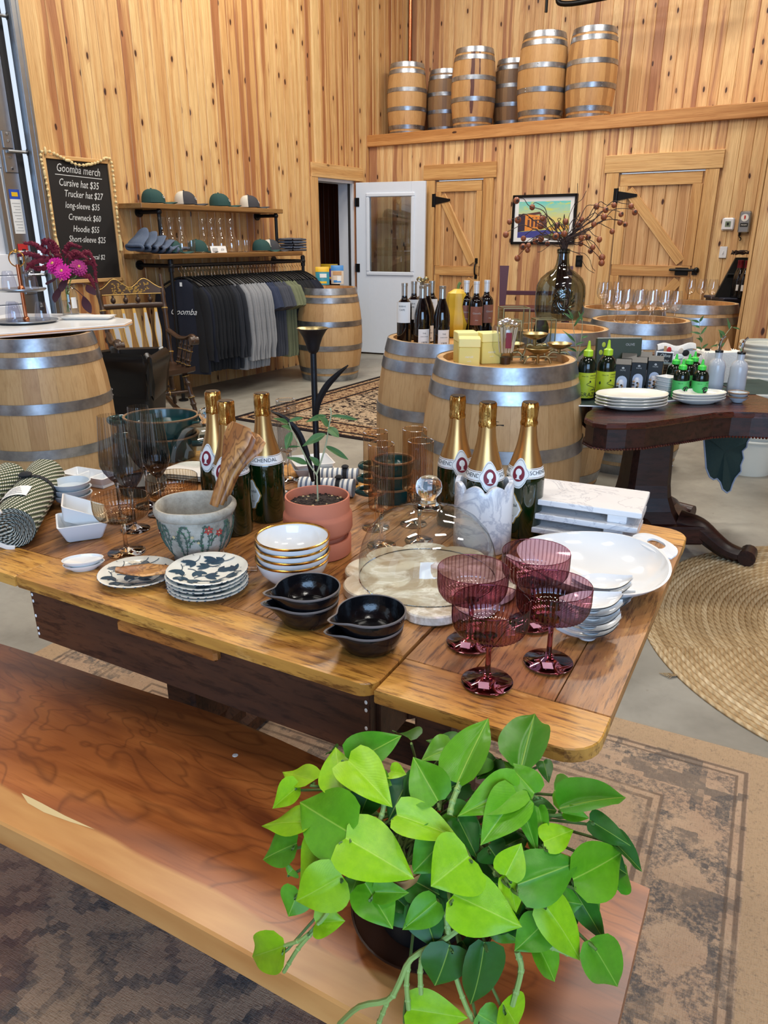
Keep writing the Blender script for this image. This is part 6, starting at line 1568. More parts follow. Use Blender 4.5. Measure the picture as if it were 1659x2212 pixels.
# dark window boxes of seasoning
for i, (px, py, lab) in enumerate(((1340, 851, 'dark green window carton at the left, foremost row'), (1374, 846, 'dark green window carton in the middle, foremost row'), (1409, 842, 'dark green window carton at the right, foremost row'), (1352, 838, 'dark green carton at the back left'), (1385, 834, 'dark green carton at the back right'))):
    t = T('window_carton', lab, 'carton', on(px, py, M2), -.32, 'dark green window cartons'); w_, d_, h_ = .065, .065, .155 if i < 3 else .16
    b = B(); b.box((0, 0, h_*.44), (w_, d_, h_*.88), 'black_card', .002); b.ob('carton_body', t, smooth=False)
    b = B(); b.add([(-w_/2, -d_/2, h_*.88), (w_/2, -d_/2, h_*.88), (w_/2, d_/2, h_*.88), (-w_/2, d_/2, h_*.88), (-w_/2, d_*.1, h_), (w_/2, d_*.1, h_)], [(0, 1, 5, 4), (2, 3, 4, 5), (1, 2, 5), (3, 0, 4)], 'black_card'); b.ob('carton_lid', t, smooth=False)
    b = B(); n = 8; o_ = [(.022*math.cos(PI*k/n), h_*.42+.022*math.sin(PI*k/n)) for k in range(n+1)]+[(-.022, h_*.06), (.022, h_*.06)]; b.add([(x, -d_/2-.0008, z) for x, z in o_], [tuple(reversed(range(len(o_))))], 'clear_plastic'); b.ob('window', t, smooth=False)
    b = B(); b.lathe([(.012, h_*.06), (.014, h_*.07), (.014, h_*.38), (.006, h_*.46)], 'spice', 12); 
    for k in range(9): b.ball((.012*math.sin(k*2.2), -.0125, h_*(.1+.03*k)), (.006, .004, .004), 'ink' if k % 2 else 'kraft', 6, 4)
    o = b.ob('bottle_inside', t); o.location = (-.004, -d_/2-.002, 0)
    b = B(); b.text('OLIVE', .009, 'paper_grey', lambda x, y: (x, -d_/2-.001, h_*.70+y)); b.ball((0, -d_/2-.0005, h_*.78), (.006, .001, .005), 'paper_grey', 8, 4); b.ob('lettering', t)
p = [on(1247, 872, .765), on(1440, 853, .765)]
# books / boxes behind
t = T('green_book', 'dark olive book with yellow dots standing behind the cartons', 'book', on(1330, 836, M2), -.02); t.rotation_euler = (-.12, 0, .02); b = B(); b.box((-.0, 0, .115), (.21, .025, .22), 'green_card', .003); b.ob('cover', t, smooth=False)
b = B(); b.box((0, .0, .2255), (.20, .018, .002), 'paper_white'); b.ob('pages', t, smooth=False)
b = B()
for k in range(4): b.ball((-.085+.012*(k % 2), -.0128, .09+.035*k), (.009, .001, .012), 'olive_label', 8, 5)
b.text('E', .05, 'paper_white', lambda x, y: (.055+x, -.0135, .10+y)); b.text('OLIVE', .016, 'paper_grey', lambda x, y: (.05+x, -.0135, .19+y)); b.ob('cover_print', t)
# wicker basket with cloth, wooden boards and a chalk sign
bc = on(1440, 824, M2); t = T('wicker_basket', 'wicker basket with linen lining and white bows behind the green bottles', 'basket', bc, .05)
b = B(); rg = [rr_(.115*k, .075*k, z, .03) for z, k in ((0, .9), (.02, .94), (.06, 1.0), (.10, 1.04), (.13, 1.06))]; loft_(b, rg, 'wicker'); b.ob('basket_body', t)
for kz in range(8):
    b = B(); z = .008+.016*kz; k = .92+.014*kz; ring = rr_(.115*k+.003, .075*k+.003, z, .03); b.tube([(x*(1+.02*(-1)**i), y*(1+.02*(-1)**i), z) for i, (x, y, z) in enumerate(ring)]+[ring[0]], .006, 'wicker', 6); b.ob('weave_row', t)
b = B(); ring = rr_(.127, .085, .135, .03); loft_(b, [[(x, y, .135+.006*math.sin(i*1.7)) for i, (x, y, z) in enumerate(ring)], [(x*1.06, y*1.06, .125+.008*math.sin(i*1.7)) for i, (x, y, z) in enumerate(ring)], [(x*1.07, y*1.07, .09+.014*math.sin(i*2.3)) for i, (x, y, z) in enumerate(ring)]], 'linen', False); b.ob('lining', t)
b = B()
for sg in (-1, 1): b.tube(bez([(-.03, -.095, .12), (-.03+sg*.03, -.10, .14), (-.03+sg*.045, -.10, .125), (-.03, -.096, .118)], 9), .009, 'paper_white', 6, flat=.3); b.tube(bez([(-.03, -.096, .118), (-.03+sg*.012, -.105, .08), (-.03+sg*.022, -.108, .03)], 8), .008, 'paper_white', 6, flat=.25)
b.ob('ribbon_bow', t)
t2 = T('spotted_towel', 'white tea towel with black spots folded in the wicker basket', 'towel', (bc.x+.02, bc.y+.01, M2+.10), .08); b = B(); b.grid(lambda u, v: ((u-.5)*.19, -.03+.06*v, .08*math.sin(PI*min(1, v*1.4+.15))**.5+.008*math.sin(u*9)), 14, 8, 'linen'); b.grid(lambda u, v: ((u-.5)*.19, -.03, -.04+.09*v), 14, 3, 'linen'); b.ob('cloth', t2)
b = B()
for x, z, m in ((-.065, .03, 'ink'), (-.01, .015, 'ink'), (.045, .04, 'ink'), (.075, .01, 'ink'), (.02, .05, 'bag_cream'), (-.04, .055, 'red_print')): b.ball((x, -.031, z), (.018 if m == 'ink' else .012, .002, .015), m, 12, 6)
b.ob('spots', t2)
sg_ = T('chalk_sign', 'tiny framed chalk sign clipped before the wicker basket', 'sign', on(1411, 805, M2+.09)+V((0, -.12, 0)), -.06); sg_.location = (bc.x-.075, bc.y-.13, M2+.115); sg_.rotation_euler = (-.15, .05, -.1)
b = B(); b.box((0, 0, .02), (.082, .006, .054), 'paper_white', .002); b.ob('frame', sg_, smooth=False); b = B(); b.box((0, -.003, .02), (.070, .004, .043), 'chalkboard'); b.ob('board', sg_, smooth=False)
b = B(); b.text('Olive\nYou', .022, 'chalk', lambda x, y: (x, -.0056, .022+y), shear=.3); b.ob('writing', sg_); b = B(); b.box((0, .004, .05), (.012, .004, .045), 'kraft'); b.box((0, .012, -.045), (.008, .008, .13), 'kraft'); b.ob('clip', sg_, smooth=False)
wc = T('linen_crate', 'linen-covered crate behind the two grey cruets', 'crate', on(1545, 822, M2), .02); b = B(); ring = lambda k, z: [(x*(1+.012*math.sin(i*1.9)), y, z+.004*math.sin(i*2.7)) for i, (x, y, z0) in enumerate(rr_(.10*k, .06*k, z, .02))]
loft_(b, [ring(.95, 0), ring(1, .05), ring(1.0, .135), ring(.97, .145)], 'linen', True, True); b.ob('cloth_cover', wc)
for i, (dx, ry) in enumerate(((-.02, .5), (.03, .8))):
    t = T('wood_wedge', 'pale kraft paper cone poking from the linen crate, %s' % ('left', 'right')[i], 'paper cone', wc.location+V((dx, .0, .143)), .0); b = B(); b.lathe([(.028, 0), (.0, .05+.012*i)], 'kraft', 4); b.ob('cone', t, smooth=False)
# stone cruets with pourers
for i, (px, py, lab) in enumerate(((1540, 848, 'grey stoneware oil cruet with steel pourer, left of the two'), (1587, 853, 'grey stoneware oil cruet with steel pourer, right of the two'))):
    t = T('oil_cruet', lab, 'cruet', on(px, py, M2), .3, 'stoneware cruets'); b = B(); b.lathe([(0, .002), (.034, 0), (.038, .006), (.038, .05), (.036, .09), (.037, .12), (.030, .143), (.017, .153), (.015, .158), (.0165, .18), (.016, .183), (0, .183)], 'stone_glaze', 26); b.ob('bottle_body', t)
    b = B(); b.lathe([(.0175, .181), (.0175, .189), (.006, .193), (0, .193)], 'plastic_black', 16); b.ob('collar', t)
    b = B(); b.tube(bez([(0, 0, .188), (0, 0, .22), (.003, -.004, .24), (.014, -.010, .252)], 9), [.006]*6+[.005]*4, 'chrome', 8); b.ob('pourer', t)
# small rimmed bowls and stacked square dishes
def rbowl(r, h, m1, rim, th=.004):
    t = ob('small_bowl', None); b = B(); b.lathe(solid([(r*.5, 0), (r*.55, .004), (r*.85, h*.5), (r, h)], th, .006), m1, 26); b.ob('bowl', t)
    if rim: b = B(); b.lathe([(r+.001, h-.004), (r+.0012, h), (r-th/2, h+.0015), (r-th-.001, h), (r-th-.001, h-.004)], rim, 26); b.ob('rim', t)
    return t
rb = rbowl(.042, .026, 'greyblue_glaze', 'brown_rim')
for i, (px, py, dz, lab) in enumerate(((1541, 858, 0, 'small grey bowl with a brown rim, behind the oval dishes'), (1592, 868, 0, 'small brown-rimmed bowl, lower of the two at the table end'), (1592, 868, .017, 'small brown-rimmed bowl, upper of the two at the table end'))):
    p = on(px, py, M2)+V((0, 0, dz))
    if i == 0: rb.location = p; tag(rb, lab, 'bowl', 'brown rimmed bowls')
    else: dup(rb, p, 0, lab)
def square_bowl(w, h, mat='white_porcelain'):
    t = ob('square_bowl', None); b = B(); loft_(b, [rr_(w*.33, w*.33, 0, .006, 3), rr_(w*.36, w*.36, .004, .006, 3), rr_(w*.5, w*.5, h, .008, 3), rr_(w*.5-.004, w*.5-.004, h+.0005, .007, 3), rr_(w*.34, w*.34, .007, .006, 3)], mat, True, True); b.ob('bowl', t); return t
sb = square_bowl(.078, .026); p0 = on(1438, 852, M2)
for k in range(4):
    lab = 'small white square dish, %s from the bottom of the stack beside the green bottles' % ORD[k]; p = p0+V((0, 0, .0185*k))
    if k == 0: sb.location = p; sb.rotation_euler = (0, 0, .5); tag(sb, lab, 'dish', 'stacked square dishes')
    else: dup(sb, p, .5+.03*k, lab)
# olive sprigs in small pots
def olive_sprig(name, lab, base, br, lv, Y, potm='terracotta'):
    t = T(name, lab, 'plant', base)
    b = B()
    for i, path in enumerate(br): c = bez([at(x, y, Y)-base for x, y in path], 14); b.tube(c, [.0022*(1-.5*k/len(c)) for k in range(len(c))], 'olive_stem', 6)
    b.ob('stem', t)
    for x0, y0, x1, y1, w_ in lv:
        p, q = at(x0, y0, Y)-base, at(x1, y1, Y+random.uniform(-.03, .015))-base; leaf(t, p, q, w_, 'olive_leaf', V((0, -1, .6)))
    return t
_LF = {}
def leaf_mesh(mat, heart=True, fold=.25, droop=.18):
    k = (mat, heart, fold, droop)
    if k in _LF: return _LF[k]
    nu, nv = 12, 8; b = B()
    def fn(u, v):
        s = 2*v-1
        if heart:
            w = .52*(math.sin(PI*min(1, u*.97+.03)**.60))**.95*(1-.16*u); x = u-.10*abs(s)**1.5*(1-u)**4*1.4
            if u == 0: w = .16; x = -.06*abs(s)
        else: w = .5*math.sin(PI*min(1, u*.96+.02)**.8)**.9; x = u
        y = s*w; z = fold*abs(y)*.9-droop*u*u+.022*math.sin(9*u+2*s)*abs(s)-.05*s*s*math.sin(PI*u)+.018*math.sin(5*u+3)*s
        return (x, y, z)
    b.grid(fn, nu, nv, mat); _LF[k] = b.mesh(True, 180); return _LF[k]
def leaf(parent, p, q, w_, mat, nrm, heart=False, fold=.25, droop=.12):
    """leaf from stalk end p to tip q; w_ = width; nrm = way it faces"""
    d = q-p; L = d.length; x = d.normalized(); z = (nrm-x*nrm.dot(x)).normalized(); y = z.cross(x)
    o = ob('leaf', leaf_mesh(mat, heart, fold, droop), parent)
    M = MX((x, y, z)).transposed().to_4x4()
    o.matrix_local = MX.Translation(p) @ M @ MX.Diagonal((L, w_, L*.8, 1)); return o
random.seed(9)
for i, (px, py, br_, lv_, lab) in enumerate(((1243, 828, [[(1243, 815), (1246, 780), (1243, 740), (1236, 690)], [(1246, 780), (1256, 730), (1258, 690)]], [(1238, 690, 1218, 675, .012), (1238, 690, 1228, 668, .012), (1240, 705, 1262, 672, .012), (1243, 740, 1216, 712, .011), (1246, 760, 1222, 748, .011), (1256, 730, 1270, 725, .011), (1258, 695, 1250, 672, .011), (1250, 770, 1268, 750, .012), (1243, 745, 1262, 738, .011), (1246, 790, 1225, 775, .011)], 'small olive sprig in a pot at the left end of the mahogany table'),
        (1518, 822, [[(1518, 815), (1517, 780), (1513, 745), (1511, 690)]], [(1511, 697, 1490, 690, .011), (1511, 695, 1520, 682, .011), (1512, 708, 1497, 702, .010), (1514, 722, 1492, 716, .010), (1514, 722, 1528, 704, .011), (1515, 735, 1505, 730, .011), (1516, 740, 1512, 725, .014), (1517, 755, 1500, 748, .010), (1517, 752, 1530, 742, .011), (1518, 775, 1532, 755, .012)], 'upright olive sprig in a pot in the linen crate'),
        (1556, 822, [[(1535, 815), (1550, 755), (1566, 725), (1581, 705)]], [(1576, 712, 1572, 687, .012), (1582, 707, 1600, 711, .008), (1566, 725, 1553, 712, .016), (1560, 735, 1555, 715, .012), (1556, 745, 1536, 748, .010), (1556, 750, 1565, 740, .012)], 'leaning olive sprig in a pot in the linen crate'))):
    base = on(px, py, M2); base.z = M2 if i == 0 else M2+.143; Y = base.y
    o = olive_sprig('olive_sprig', lab, base, br_, lv_, Y)
    b = B(); b.lathe(solid([(.020, 0), (.027, .04), (.029, .045)], .003, .004) if i == 0 else [(0, 0), (.012, 0), (.013, .012), (0, .012)], 'black_metal', 18); b.ob('pot', o)
# stack of cream planters at the picture's right edge
pcx2, pcy2 = 2.36, 4.62
npl = 19; pl = T('planter_pot', 'stack', 'planter', (pcx2, pcy2, 0)); b = B(); R = .175
b.lathe(solid([(R*.80, 0), (R*.97, .20), (R*.975, .215), (R*1.03, .217), (R*1.05, .226), (R*1.03, .235)], .004, .006), 'planter_cream', 44); b.ob('pot', pl)
ztop = at(1650, 738, pcy2).z; dz_ = (ztop-.235)/(npl-1)
for k in range(npl):
    lab = 'cream planter pot in the tall nested stack, %s from the top' % ORD[npl-1-k]
    if k == 0: pl['label'] = lab; pl['group'] = 'nested planter pots'
    else: dup(pl, (pcx2, pcy2, dz_*k), .1*k, lab, 'nested planter pots').scale = (1-.006*k, 1-.006*k, 1)
# ------------------------------------------------------------ the oak draw-leaf table
TZ = .76
TA = math.radians(-28.5); TU = V((math.cos(TA), math.sin(TA), 0)); TV = V((-math.sin(TA), math.cos(TA), 0)); TO = V((.285, .827, 0))
OT = T('oak_table', 'worn oak draw-leaf table laden with tableware, in the foreground', 'table', TO, TA)
def rounded(x0, x1, y0, y1, rad=(0, 0, 0, 0), n=6):
    out = []
    for (cx, cy, sx, sy, a0), r in zip(((x1, y1, -1, -1, 0), (x0, y1, 1, -1, PI/2), (x0, y0, 1, 1, PI), (x1, y0, -1, 1, 3*PI/2)), rad):
        if r <= 0: out.append((cx, cy)); continue
        for i in range(n+1): a = a0+PI/2*i/n; out.append((cx+sx*r+r*math.cos(a), cy+sy*r+r*math.sin(a)))
    return out
DEP = .945; XL, XR, LEN = -1.20, -.345, .345
def oplank(nm, x0, x1, y0, y1, zt, mat, rad=(0, 0, 0, 0), th=.024, bv=.002):
    cx, cy = (x0+x1)/2, (y0+y1)/2; b = B(); b.prism([(x-cx, y-cy) for x, y in rounded(x0, x1, y0, y1, rad)], -th, 0, mat, bv); return b.ob(nm, OT, (cx, cy, zt), smooth=False)
def top_part(x0, x1, zt, joints, bw, rl, rr2, ends):
    # border boards front and back, planks across between them
    oplank('border_board', x0, x1, 0, bw, zt, 'oak_border', (0, 0, rl, rr2)); oplank('border_board', x0, x1, DEP-bw, DEP, zt, 'oak_border', (rr2, rl, 0, 0))
    xs = [x0]+joints+[x1]
    for a, e in zip(xs, xs[1:]): oplank('plank', a+.0008, e-.0008, bw+.0012, DEP-bw-.0012, zt-.0004, 'oak_plank')
top_part(XL, XR, TZ, [-1.06, -.92, -.78, -.63, -.49], .105, .008, .03, True)
top_part(XR+.003, 0, TZ-.003, [-.225, -.085], .105, 0, .055, False)
top_part(XL-.345, XL-.001, TZ-.001, [-1.42, -1.30], .105, .055, 0, False)
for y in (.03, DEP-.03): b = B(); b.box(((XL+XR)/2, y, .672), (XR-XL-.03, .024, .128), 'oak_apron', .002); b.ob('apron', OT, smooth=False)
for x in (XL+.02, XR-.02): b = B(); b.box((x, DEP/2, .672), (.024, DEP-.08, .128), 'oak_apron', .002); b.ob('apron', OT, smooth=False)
b = B()
for x in (XL+.022, XR-.022):
    for z in (.715, .70, .665, .635, .622): b.ball((x, .0172, z), (.003, .0015, .004), 'paper_white', 6, 4)
b.ob('screw_head', OT)
s0 = on(228, 1345, .735); s1 = on(452, 1412, .735); lx = lambda p: (p-TO).dot(TU)
b = B(); b.box(((lx(s0)+lx(s1))/2, .012, .718), (lx(s1)-lx(s0), .02, .026), 'oak_slide', .006); b.ob('slide_lip', OT, smooth=False)
for x0, x1 in ((XR-.02, -.10), (XL-.245, XL+.02)):
    for y in (.16, DEP-.16): b = B(); b.add([(x0, y-.02, .735), (x1, y-.02, .735), (x1, y-.02, .715), (x0+(.0 if x0 > -.5 else .15), y-.02, .66 if x0 > -.5 else .715), (x0, y+.02, .735), (x1, y+.02, .735), (x1, y+.02, .715), (x0, y+.02, .66 if x0 > -.5 else .715)], [(3, 2, 1, 0), (4, 5, 6, 7), (0, 1, 5, 4), (1, 2, 6, 5), (2, 3, 7, 6), (3, 0, 4, 7)], 'oak_apron'); b.ob('leaf_bearer', OT, smooth=False)
for x in (-1.15, -.40):                                  # two pedestal legs on cross feet
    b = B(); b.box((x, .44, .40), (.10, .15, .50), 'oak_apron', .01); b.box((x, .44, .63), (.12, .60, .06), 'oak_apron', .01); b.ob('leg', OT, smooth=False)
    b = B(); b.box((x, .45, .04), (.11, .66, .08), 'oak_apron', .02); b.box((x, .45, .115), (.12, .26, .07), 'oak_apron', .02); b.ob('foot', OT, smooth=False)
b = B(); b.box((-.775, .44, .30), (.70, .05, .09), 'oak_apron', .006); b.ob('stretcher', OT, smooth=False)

def tb(px, py, dz=0.0): p = on(px, py, TZ); return V((p.x, p.y, TZ+dz))
# ---- coupe glasses
def coupe(name, tint, solid_, sc=1.0, sticker=True):
    t = ob(name, None); b = B()
    b.lathe([(.0, .083), (.018, .0835), (.040, .087), (.052, .093), (.0575, .103), (.0592, .115), (.0592, .141)], tint, 192, 48, .012); b.ob('bowl', t)
    b = B(); b.lathe([(.0594, .1405), (.0600, .1412), (.0594, .1420), (.0586, .1412)], solid_, 48, close=True); b.ob('rim', t)
    b = B(); b.lathe([(0, .0), (.039, .0), (.041, .0015), (.039, .003), (.018, .006), (.0065, .012), (.0045, .022), (.0042, .055), (.0055, .075), (.010, .082), (.012, .0835), (0, .0838)], solid_, 30); b.ob('stem', t)
    if sticker: b = B(); b.add([(-.020, -.026, .0062), (-.004, -.030, .0055), (-.001, -.016, .0085), (-.017, -.012, .0090)], [(0, 1, 2, 3)], 'sticker'); b.ob('price_sticker', t)
    return t
cp = coupe('coupe_glass', 'glass_purple', 'glass_purple_solid')
for i, (px, py, rz, lab) in enumerate(((1052, 1472, .1, 'purple ribbed coupe glass, nearest of the four, at the table edge'), (1015, 1388, .0, 'purple ribbed coupe glass, leftmost, in front of the cake dome'), (1147, 1345, .6, 'purple ribbed coupe glass, farthest of the four, before the white bowl'), (1184, 1430, .2, 'purple ribbed coupe glass, rightmost, beside the stacked leaf dishes'))):
    p = tb(px, py)
    if i == 0: cp.location = p; cp.rotation_euler = (0, 0, rz); tag(cp, lab, 'glass', 'purple coupe glasses')
    else: dup(cp, p, rz, lab)
ac = coupe('coupe_glass', 'glass_coupe_amber', 'glass_amber_solid', sticker=False); ac.location = tb(274, 1192); ac.scale = (1, 1, .93); tag(ac, 'amber ribbed coupe glass standing in front of the smoky flutes', 'glass', 'amber coupe glasses')
dup(ac, tb(382, 1140), .3, 'amber ribbed coupe glass behind the stone pot')
# ---- smoky flutes
fl_ = ob('smoky_flute', None); b = B(); b.lathe([(.004, .098), (.012, .104), (.026, .124), (.0335, .142), (.0332, .160), (.0300, .200), (.0245, .265)], 'glass_smoke', 96, 24, .018); b.v = [(x, y, z-.098) for x, y, z in b.v]; b.ob('bowl', fl_, (0, 0, .098))
b = B(); b.lathe([(0, 0), (.033, 0), (.0345, .0015), (.033, .003), (.014, .006), (.005, .012), (.0036, .03), (.0036, .085), (.006, .098), (.010, .104), (0, .106)], 'glass_smoke_solid', 26); b.ob('stem', fl_)
for i, (px, py, lab) in enumerate(((293, 1143, 'smoky ribbed flute glass, nearest of the four'), (262, 1122, 'smoky ribbed flute glass, leftmost of the four'), (350, 1110, 'smoky ribbed flute glass, rightmost of the four'), (322, 1092, 'smoky ribbed flute glass, farthest of the four'))):
    if i == 0: fl_.location = tb(px, py); tag(fl_, lab, 'glass', 'smoky flute glasses')
    else: dup(fl_, tb(px, py), .2*i, lab)
# ---- straight ribbed flutes: amber and clear
def flute(tint, sol, h=.24, r=.0285):
    t = ob('ribbed_flute', None); b = B(); b.lathe([(.0, .085), (.018, .086), (r*.95, .092), (r, .10), (r, h)], tint, 160, 40, .014); b.ob('bowl', t)
    b = B(); b.lathe([(r-.0006, h-.0006), (r, h+.0006), (r+.0008, h-.0006)], sol, 40, close=True); b.ob('rim', t)
    b = B(); b.lathe([(0, 0), (.031, 0), (.033, .0015), (.031, .003), (.012, .006), (.0045, .012), (.004, .06), (.006, .08), (.012, .086), (0, .0865)], sol, 26); b.ob('stem', t); return t
fa = flute('glass_amber', 'glass_amber_solid')
for i, (px, py, lab) in enumerate(((824, 1178, 'amber ribbed flute, nearest of the left pair'), (905, 1168, 'amber ribbed flute, nearest of the right pair'), (812, 1140, 'amber ribbed flute, behind in the left pair'), (893, 1132, 'amber ribbed flute, behind in the right pair'))):
    if i == 0: fa.location = tb(px, py); tag(fa, lab, 'glass', 'amber ribbed flutes')
    else: dup(fa, tb(px, py), .2*i, lab)
fc = flute('glass_clear_rib', 'glass_solid', .235, .027); fc.location = tb(612, 1066); tag(fc, 'clear ribbed flute just right of the champagne bottle', 'glass', 'clear ribbed flutes'); dup(fc, tb(625, 1036), .3, 'clear ribbed flute behind the other clear one')
# ---- champagne bottles
CH = [(0, .012), (.022, .004), (.036, 0), (.042, .003), (.0442, .010), (.0442, .135), (.0425, .152), (.0385, .168), (.0325, .187), (.0262, .207), (.0215, .228), (.0185, .250), (.0170, .272), (.0172, .30), (.0165, .306), (0, .306)]
def rad_at(z):
    for (r0, z0), (r1, z1) in zip(CH[4:-2], CH[5:-1]):
        if z0 <= z <= z1: return r0+(r1-r0)*(z-z0)/max(z1-z0, 1e-6)
    return .017
def champagne(lab, loc, rz, group='champagne bottles', body_a=-1.0):
    t = T('champagne_bottle', lab, 'bottle', loc, rz, group)
    b = B(); b.lathe(CH, 'glass_green', 36); b.ob('bottle_body', t)
    b = B(); zs = [.165+.0155*i for i in range(8)]; b.lathe([(rad_at(z)+.0007, z) for z in zs], 'gold_paper', 32); b.ob('neck_foil', t)
    rn = random.Random(int(rz*100)+3); ph = rn.random()*6
    b = B(); b.lathe([(.0188, .264), (.0196, .270), (.0178, .277), (.0187, .290), (.0190, .306), (.0186, .3135), (.0165, .3165), (.013, .3155), (0, .3158)], 'gold_foil', 40, fx=lambda p, a: (p[0]*(1+.035*math.sin(a*7+ph)+.03*math.sin(a*13+p[2]*300)), p[1]*(1+.035*math.sin(a*7+ph)+.03*math.sin(a*13+p[2]*300)), p[2]+.0015*math.sin(a*5+ph) if p[2] < .27 else p[2])); b.ob('cork_foil', t)
    b = B(); b.lathe([(.0172, .3162), (.016, .3172), (0, .3172)], 'black_metal', 20); b.ob('top_cap', t)
    b = B(); zs = [.149, .155, .161, .167, .172]; b.lathe([(rad_at(z)+.0011, z) for z in zs], 'paper_white', 36)
    def fn(a0): return lambda x, y: ((rad_at(.158+y)+.0017)*math.cos(a0+x/.041), (rad_at(.158+y)+.0017)*math.sin(a0+x/.041), .158+y)
    b.text('BOSCHENDAL', .0125, 'ink', fn(-PI/2+1.15)); b.text('BOSCHENDAL', .0125, 'ink', fn(-PI/2-1.15))
    for z in (.151, .1695): b.lathe([(rad_at(z)+.0014, z), (rad_at(z+.001)+.0014, z+.001)], 'gold_trim', 36)
    nl = b.ob('neck_label', t)
    b = B(); f0 = lambda x, y, e=.0022: ((rad_at(.160+y)+e)*math.cos(-PI/2+x/.04), (rad_at(.160+y)+e)*math.sin(-PI/2+x/.04), .160+y)
    def poly(pts, m, e): b.add([f0(0, 0, e+.0006)]+[f0(x, y, e) for x, y in pts], [(0, i+1, (i+1) % len(pts)+1) for i in range(len(pts))], m)
    N = 32; sh_ = [(1.3*(.0165+.0022*math.cos(6*a))*math.cos(a), 1.3*(.0235+.0035*math.cos(4*a)+.001*math.cos(10*a))*math.sin(a)) for a in [2*PI*i/N for i in range(N)]]
    poly(sh_, 'paper_white', .0022); poly([(x*.93, y*.93) for x, y in sh_], 'paper_grey', .0026); poly([(x*.86, y*.86) for x, y in sh_], 'paper_white', .0030)
    poly([(.0128*math.cos(2*PI*i/24), .0178*math.sin(2*PI*i/24)) for i in range(24)], 'maroon_print', .0036)
    poly([(.0066*math.cos(2*PI*i/14), .004+.0078*math.sin(2*PI*i/14)) for i in range(14)], 'paper_white', .0042)
    b.add([f0(x, y, .0044) for x, y in ((-.0024, -.0026), (.0024, -.0026), (.0024, -.0098), (.006, -.0124), (-.006, -.0124), (-.0024, -.0098))], [(0, 5, 4, 3, 2, 1)], 'paper_white')
    b.ob('medallion', nl)
    b = B(); f1 = lambda x, y, e=.0007: ((.0442+e)*math.cos(-PI/2+body_a+x/.0442), (.0442+e)*math.sin(-PI/2+body_a+x/.0442), .075+y)
    def poly1(pts, m, e):
        for (x0, y0), (x1, y1) in zip(pts, pts[1:]+pts[:1]):
            b.add([f1(0, 0, e), f1(x0*.5, y0*.5, e), f1(x1*.5, y1*.5, e), f1(x0, y0, e), f1(x1, y1, e)], [(0, 1, 2), (1, 3, 4, 2)], m)
    N = 40; s2 = [((.030+.003*math.cos(4*a)+.0012*math.cos(14*a))*math.cos(a), (.040+.003*math.cos(6*a)+.0012*math.sin(12*a))*math.sin(a)) for a in [2*PI*i/N for i in range(N)]]
    poly1(s2, 'gilt_paint', .0007); poly1([(x*.9, y*.93) for x, y in s2], 'paper_white', .0011); poly1([(x*.78, y*.84) for x, y in s2], 'hat_mesh', .0015)
    for tx, sz, dz in (('Boschendal', .0105, .006), ('BRUT', .0085, -.008), ('CAP CLASSIQUE', .0045, -.018)): b.text(tx, sz, 'ink', lambda x, y, dz=dz: f1(x*.9, y+dz, .0021))
    b.ob('body_label', t); return t
champagne('champagne bottle standing behind the wooden spatulas, foremost of the left three', tb(508, 1147), .05-.35, body_a=-1.3)
champagne('champagne bottle at the back left of the three beside the stone pot', tb(480, 1112), -.45, body_a=-1.3)
champagne('champagne bottle left of the terracotta pot, its neck lettering facing front', tb(580, 1119), -1.25, body_a=.35)
champagne('champagne bottle left behind the marble cooler', tb(980, 1128), .25, body_a=1.4)
champagne('champagne bottle right behind the marble cooler', tb(1126, 1152), -.55, body_a=-.45)
champagne('champagne bottle standing inside the scalloped marble cooler', tb(1040, 1176, .014), .12, body_a=0)
# ---- marble cooler with scalloped rim
t = T('marble_cooler', 'white marble wine cooler with a scalloped rim holding a champagne bottle', 'cooler', tb(1040, 1178)); b = B()
def scal(p, a):
    z = p[2]
    if z > .12: z += (.024*math.sqrt(abs(math.sin(a*4+.3)))-.013)*(z-.12)/.036
    return (p[0], p[1], z)
b.lathe([(0, 0), (.063, 0), (.0655, .003), (.0655, .06), (.0655, .12), (.0655, .154), (.0645, .156), (.0545, .156), (.0535, .154), (.0535, .12), (.0535, .06), (.0535, .012), (0, .012)], 'marble', 90, fx=scal); o = b.ob('cooler_body', t); o.scale.z = .95
# ---- cake board and dome
dc = tb(925, 1262); t = T('cake_board', 'cream marble cake board with a lobed edge under the glass dome', 'board', dc); b = B()
out = []
for i in range(120): a = 2*PI*i/120; r = .158+.018*math.sqrt(abs(math.sin(a*5)))**1.2; out.append((r*math.cos(a), r*math.sin(a)))
b.prism(out, 0, .019, 'marble_cream', .0025); b.ob('board', t, smooth=False)
t = T('glass_dome', 'clear glass cake dome with a round knob on the lobed marble board', 'dome', dc+V((-.003, .0, .0193))); b = B()
b.lathe([(.1375, .0), (.1375, .004), (.138, .02), (.1365, .045), (.131, .07), (.119, .096), (.098, .120), (.070, .137), (.040, .146), (.020, .149), (.014, .154)], 'glass_thin', 56); b.ob('dome_shell', t)
b = B(); b.lathe([(.1360, .0), (.1372, .0015), (.1384, .0), (.1372, -.0002)], 'glass_solid', 56, close=True); b.ob('rim', t)
b = B(); b.lathe([(0, .150), (.030, .1485), (.022, .152), (.0155, .158), (.0145, .165), (.019, .172), (.0245, .180), (.026, .190), (.0235, .200), (.016, .208), (.006, .2115), (0, .212)], 'glass_solid', 30); b.ob('knob', t)
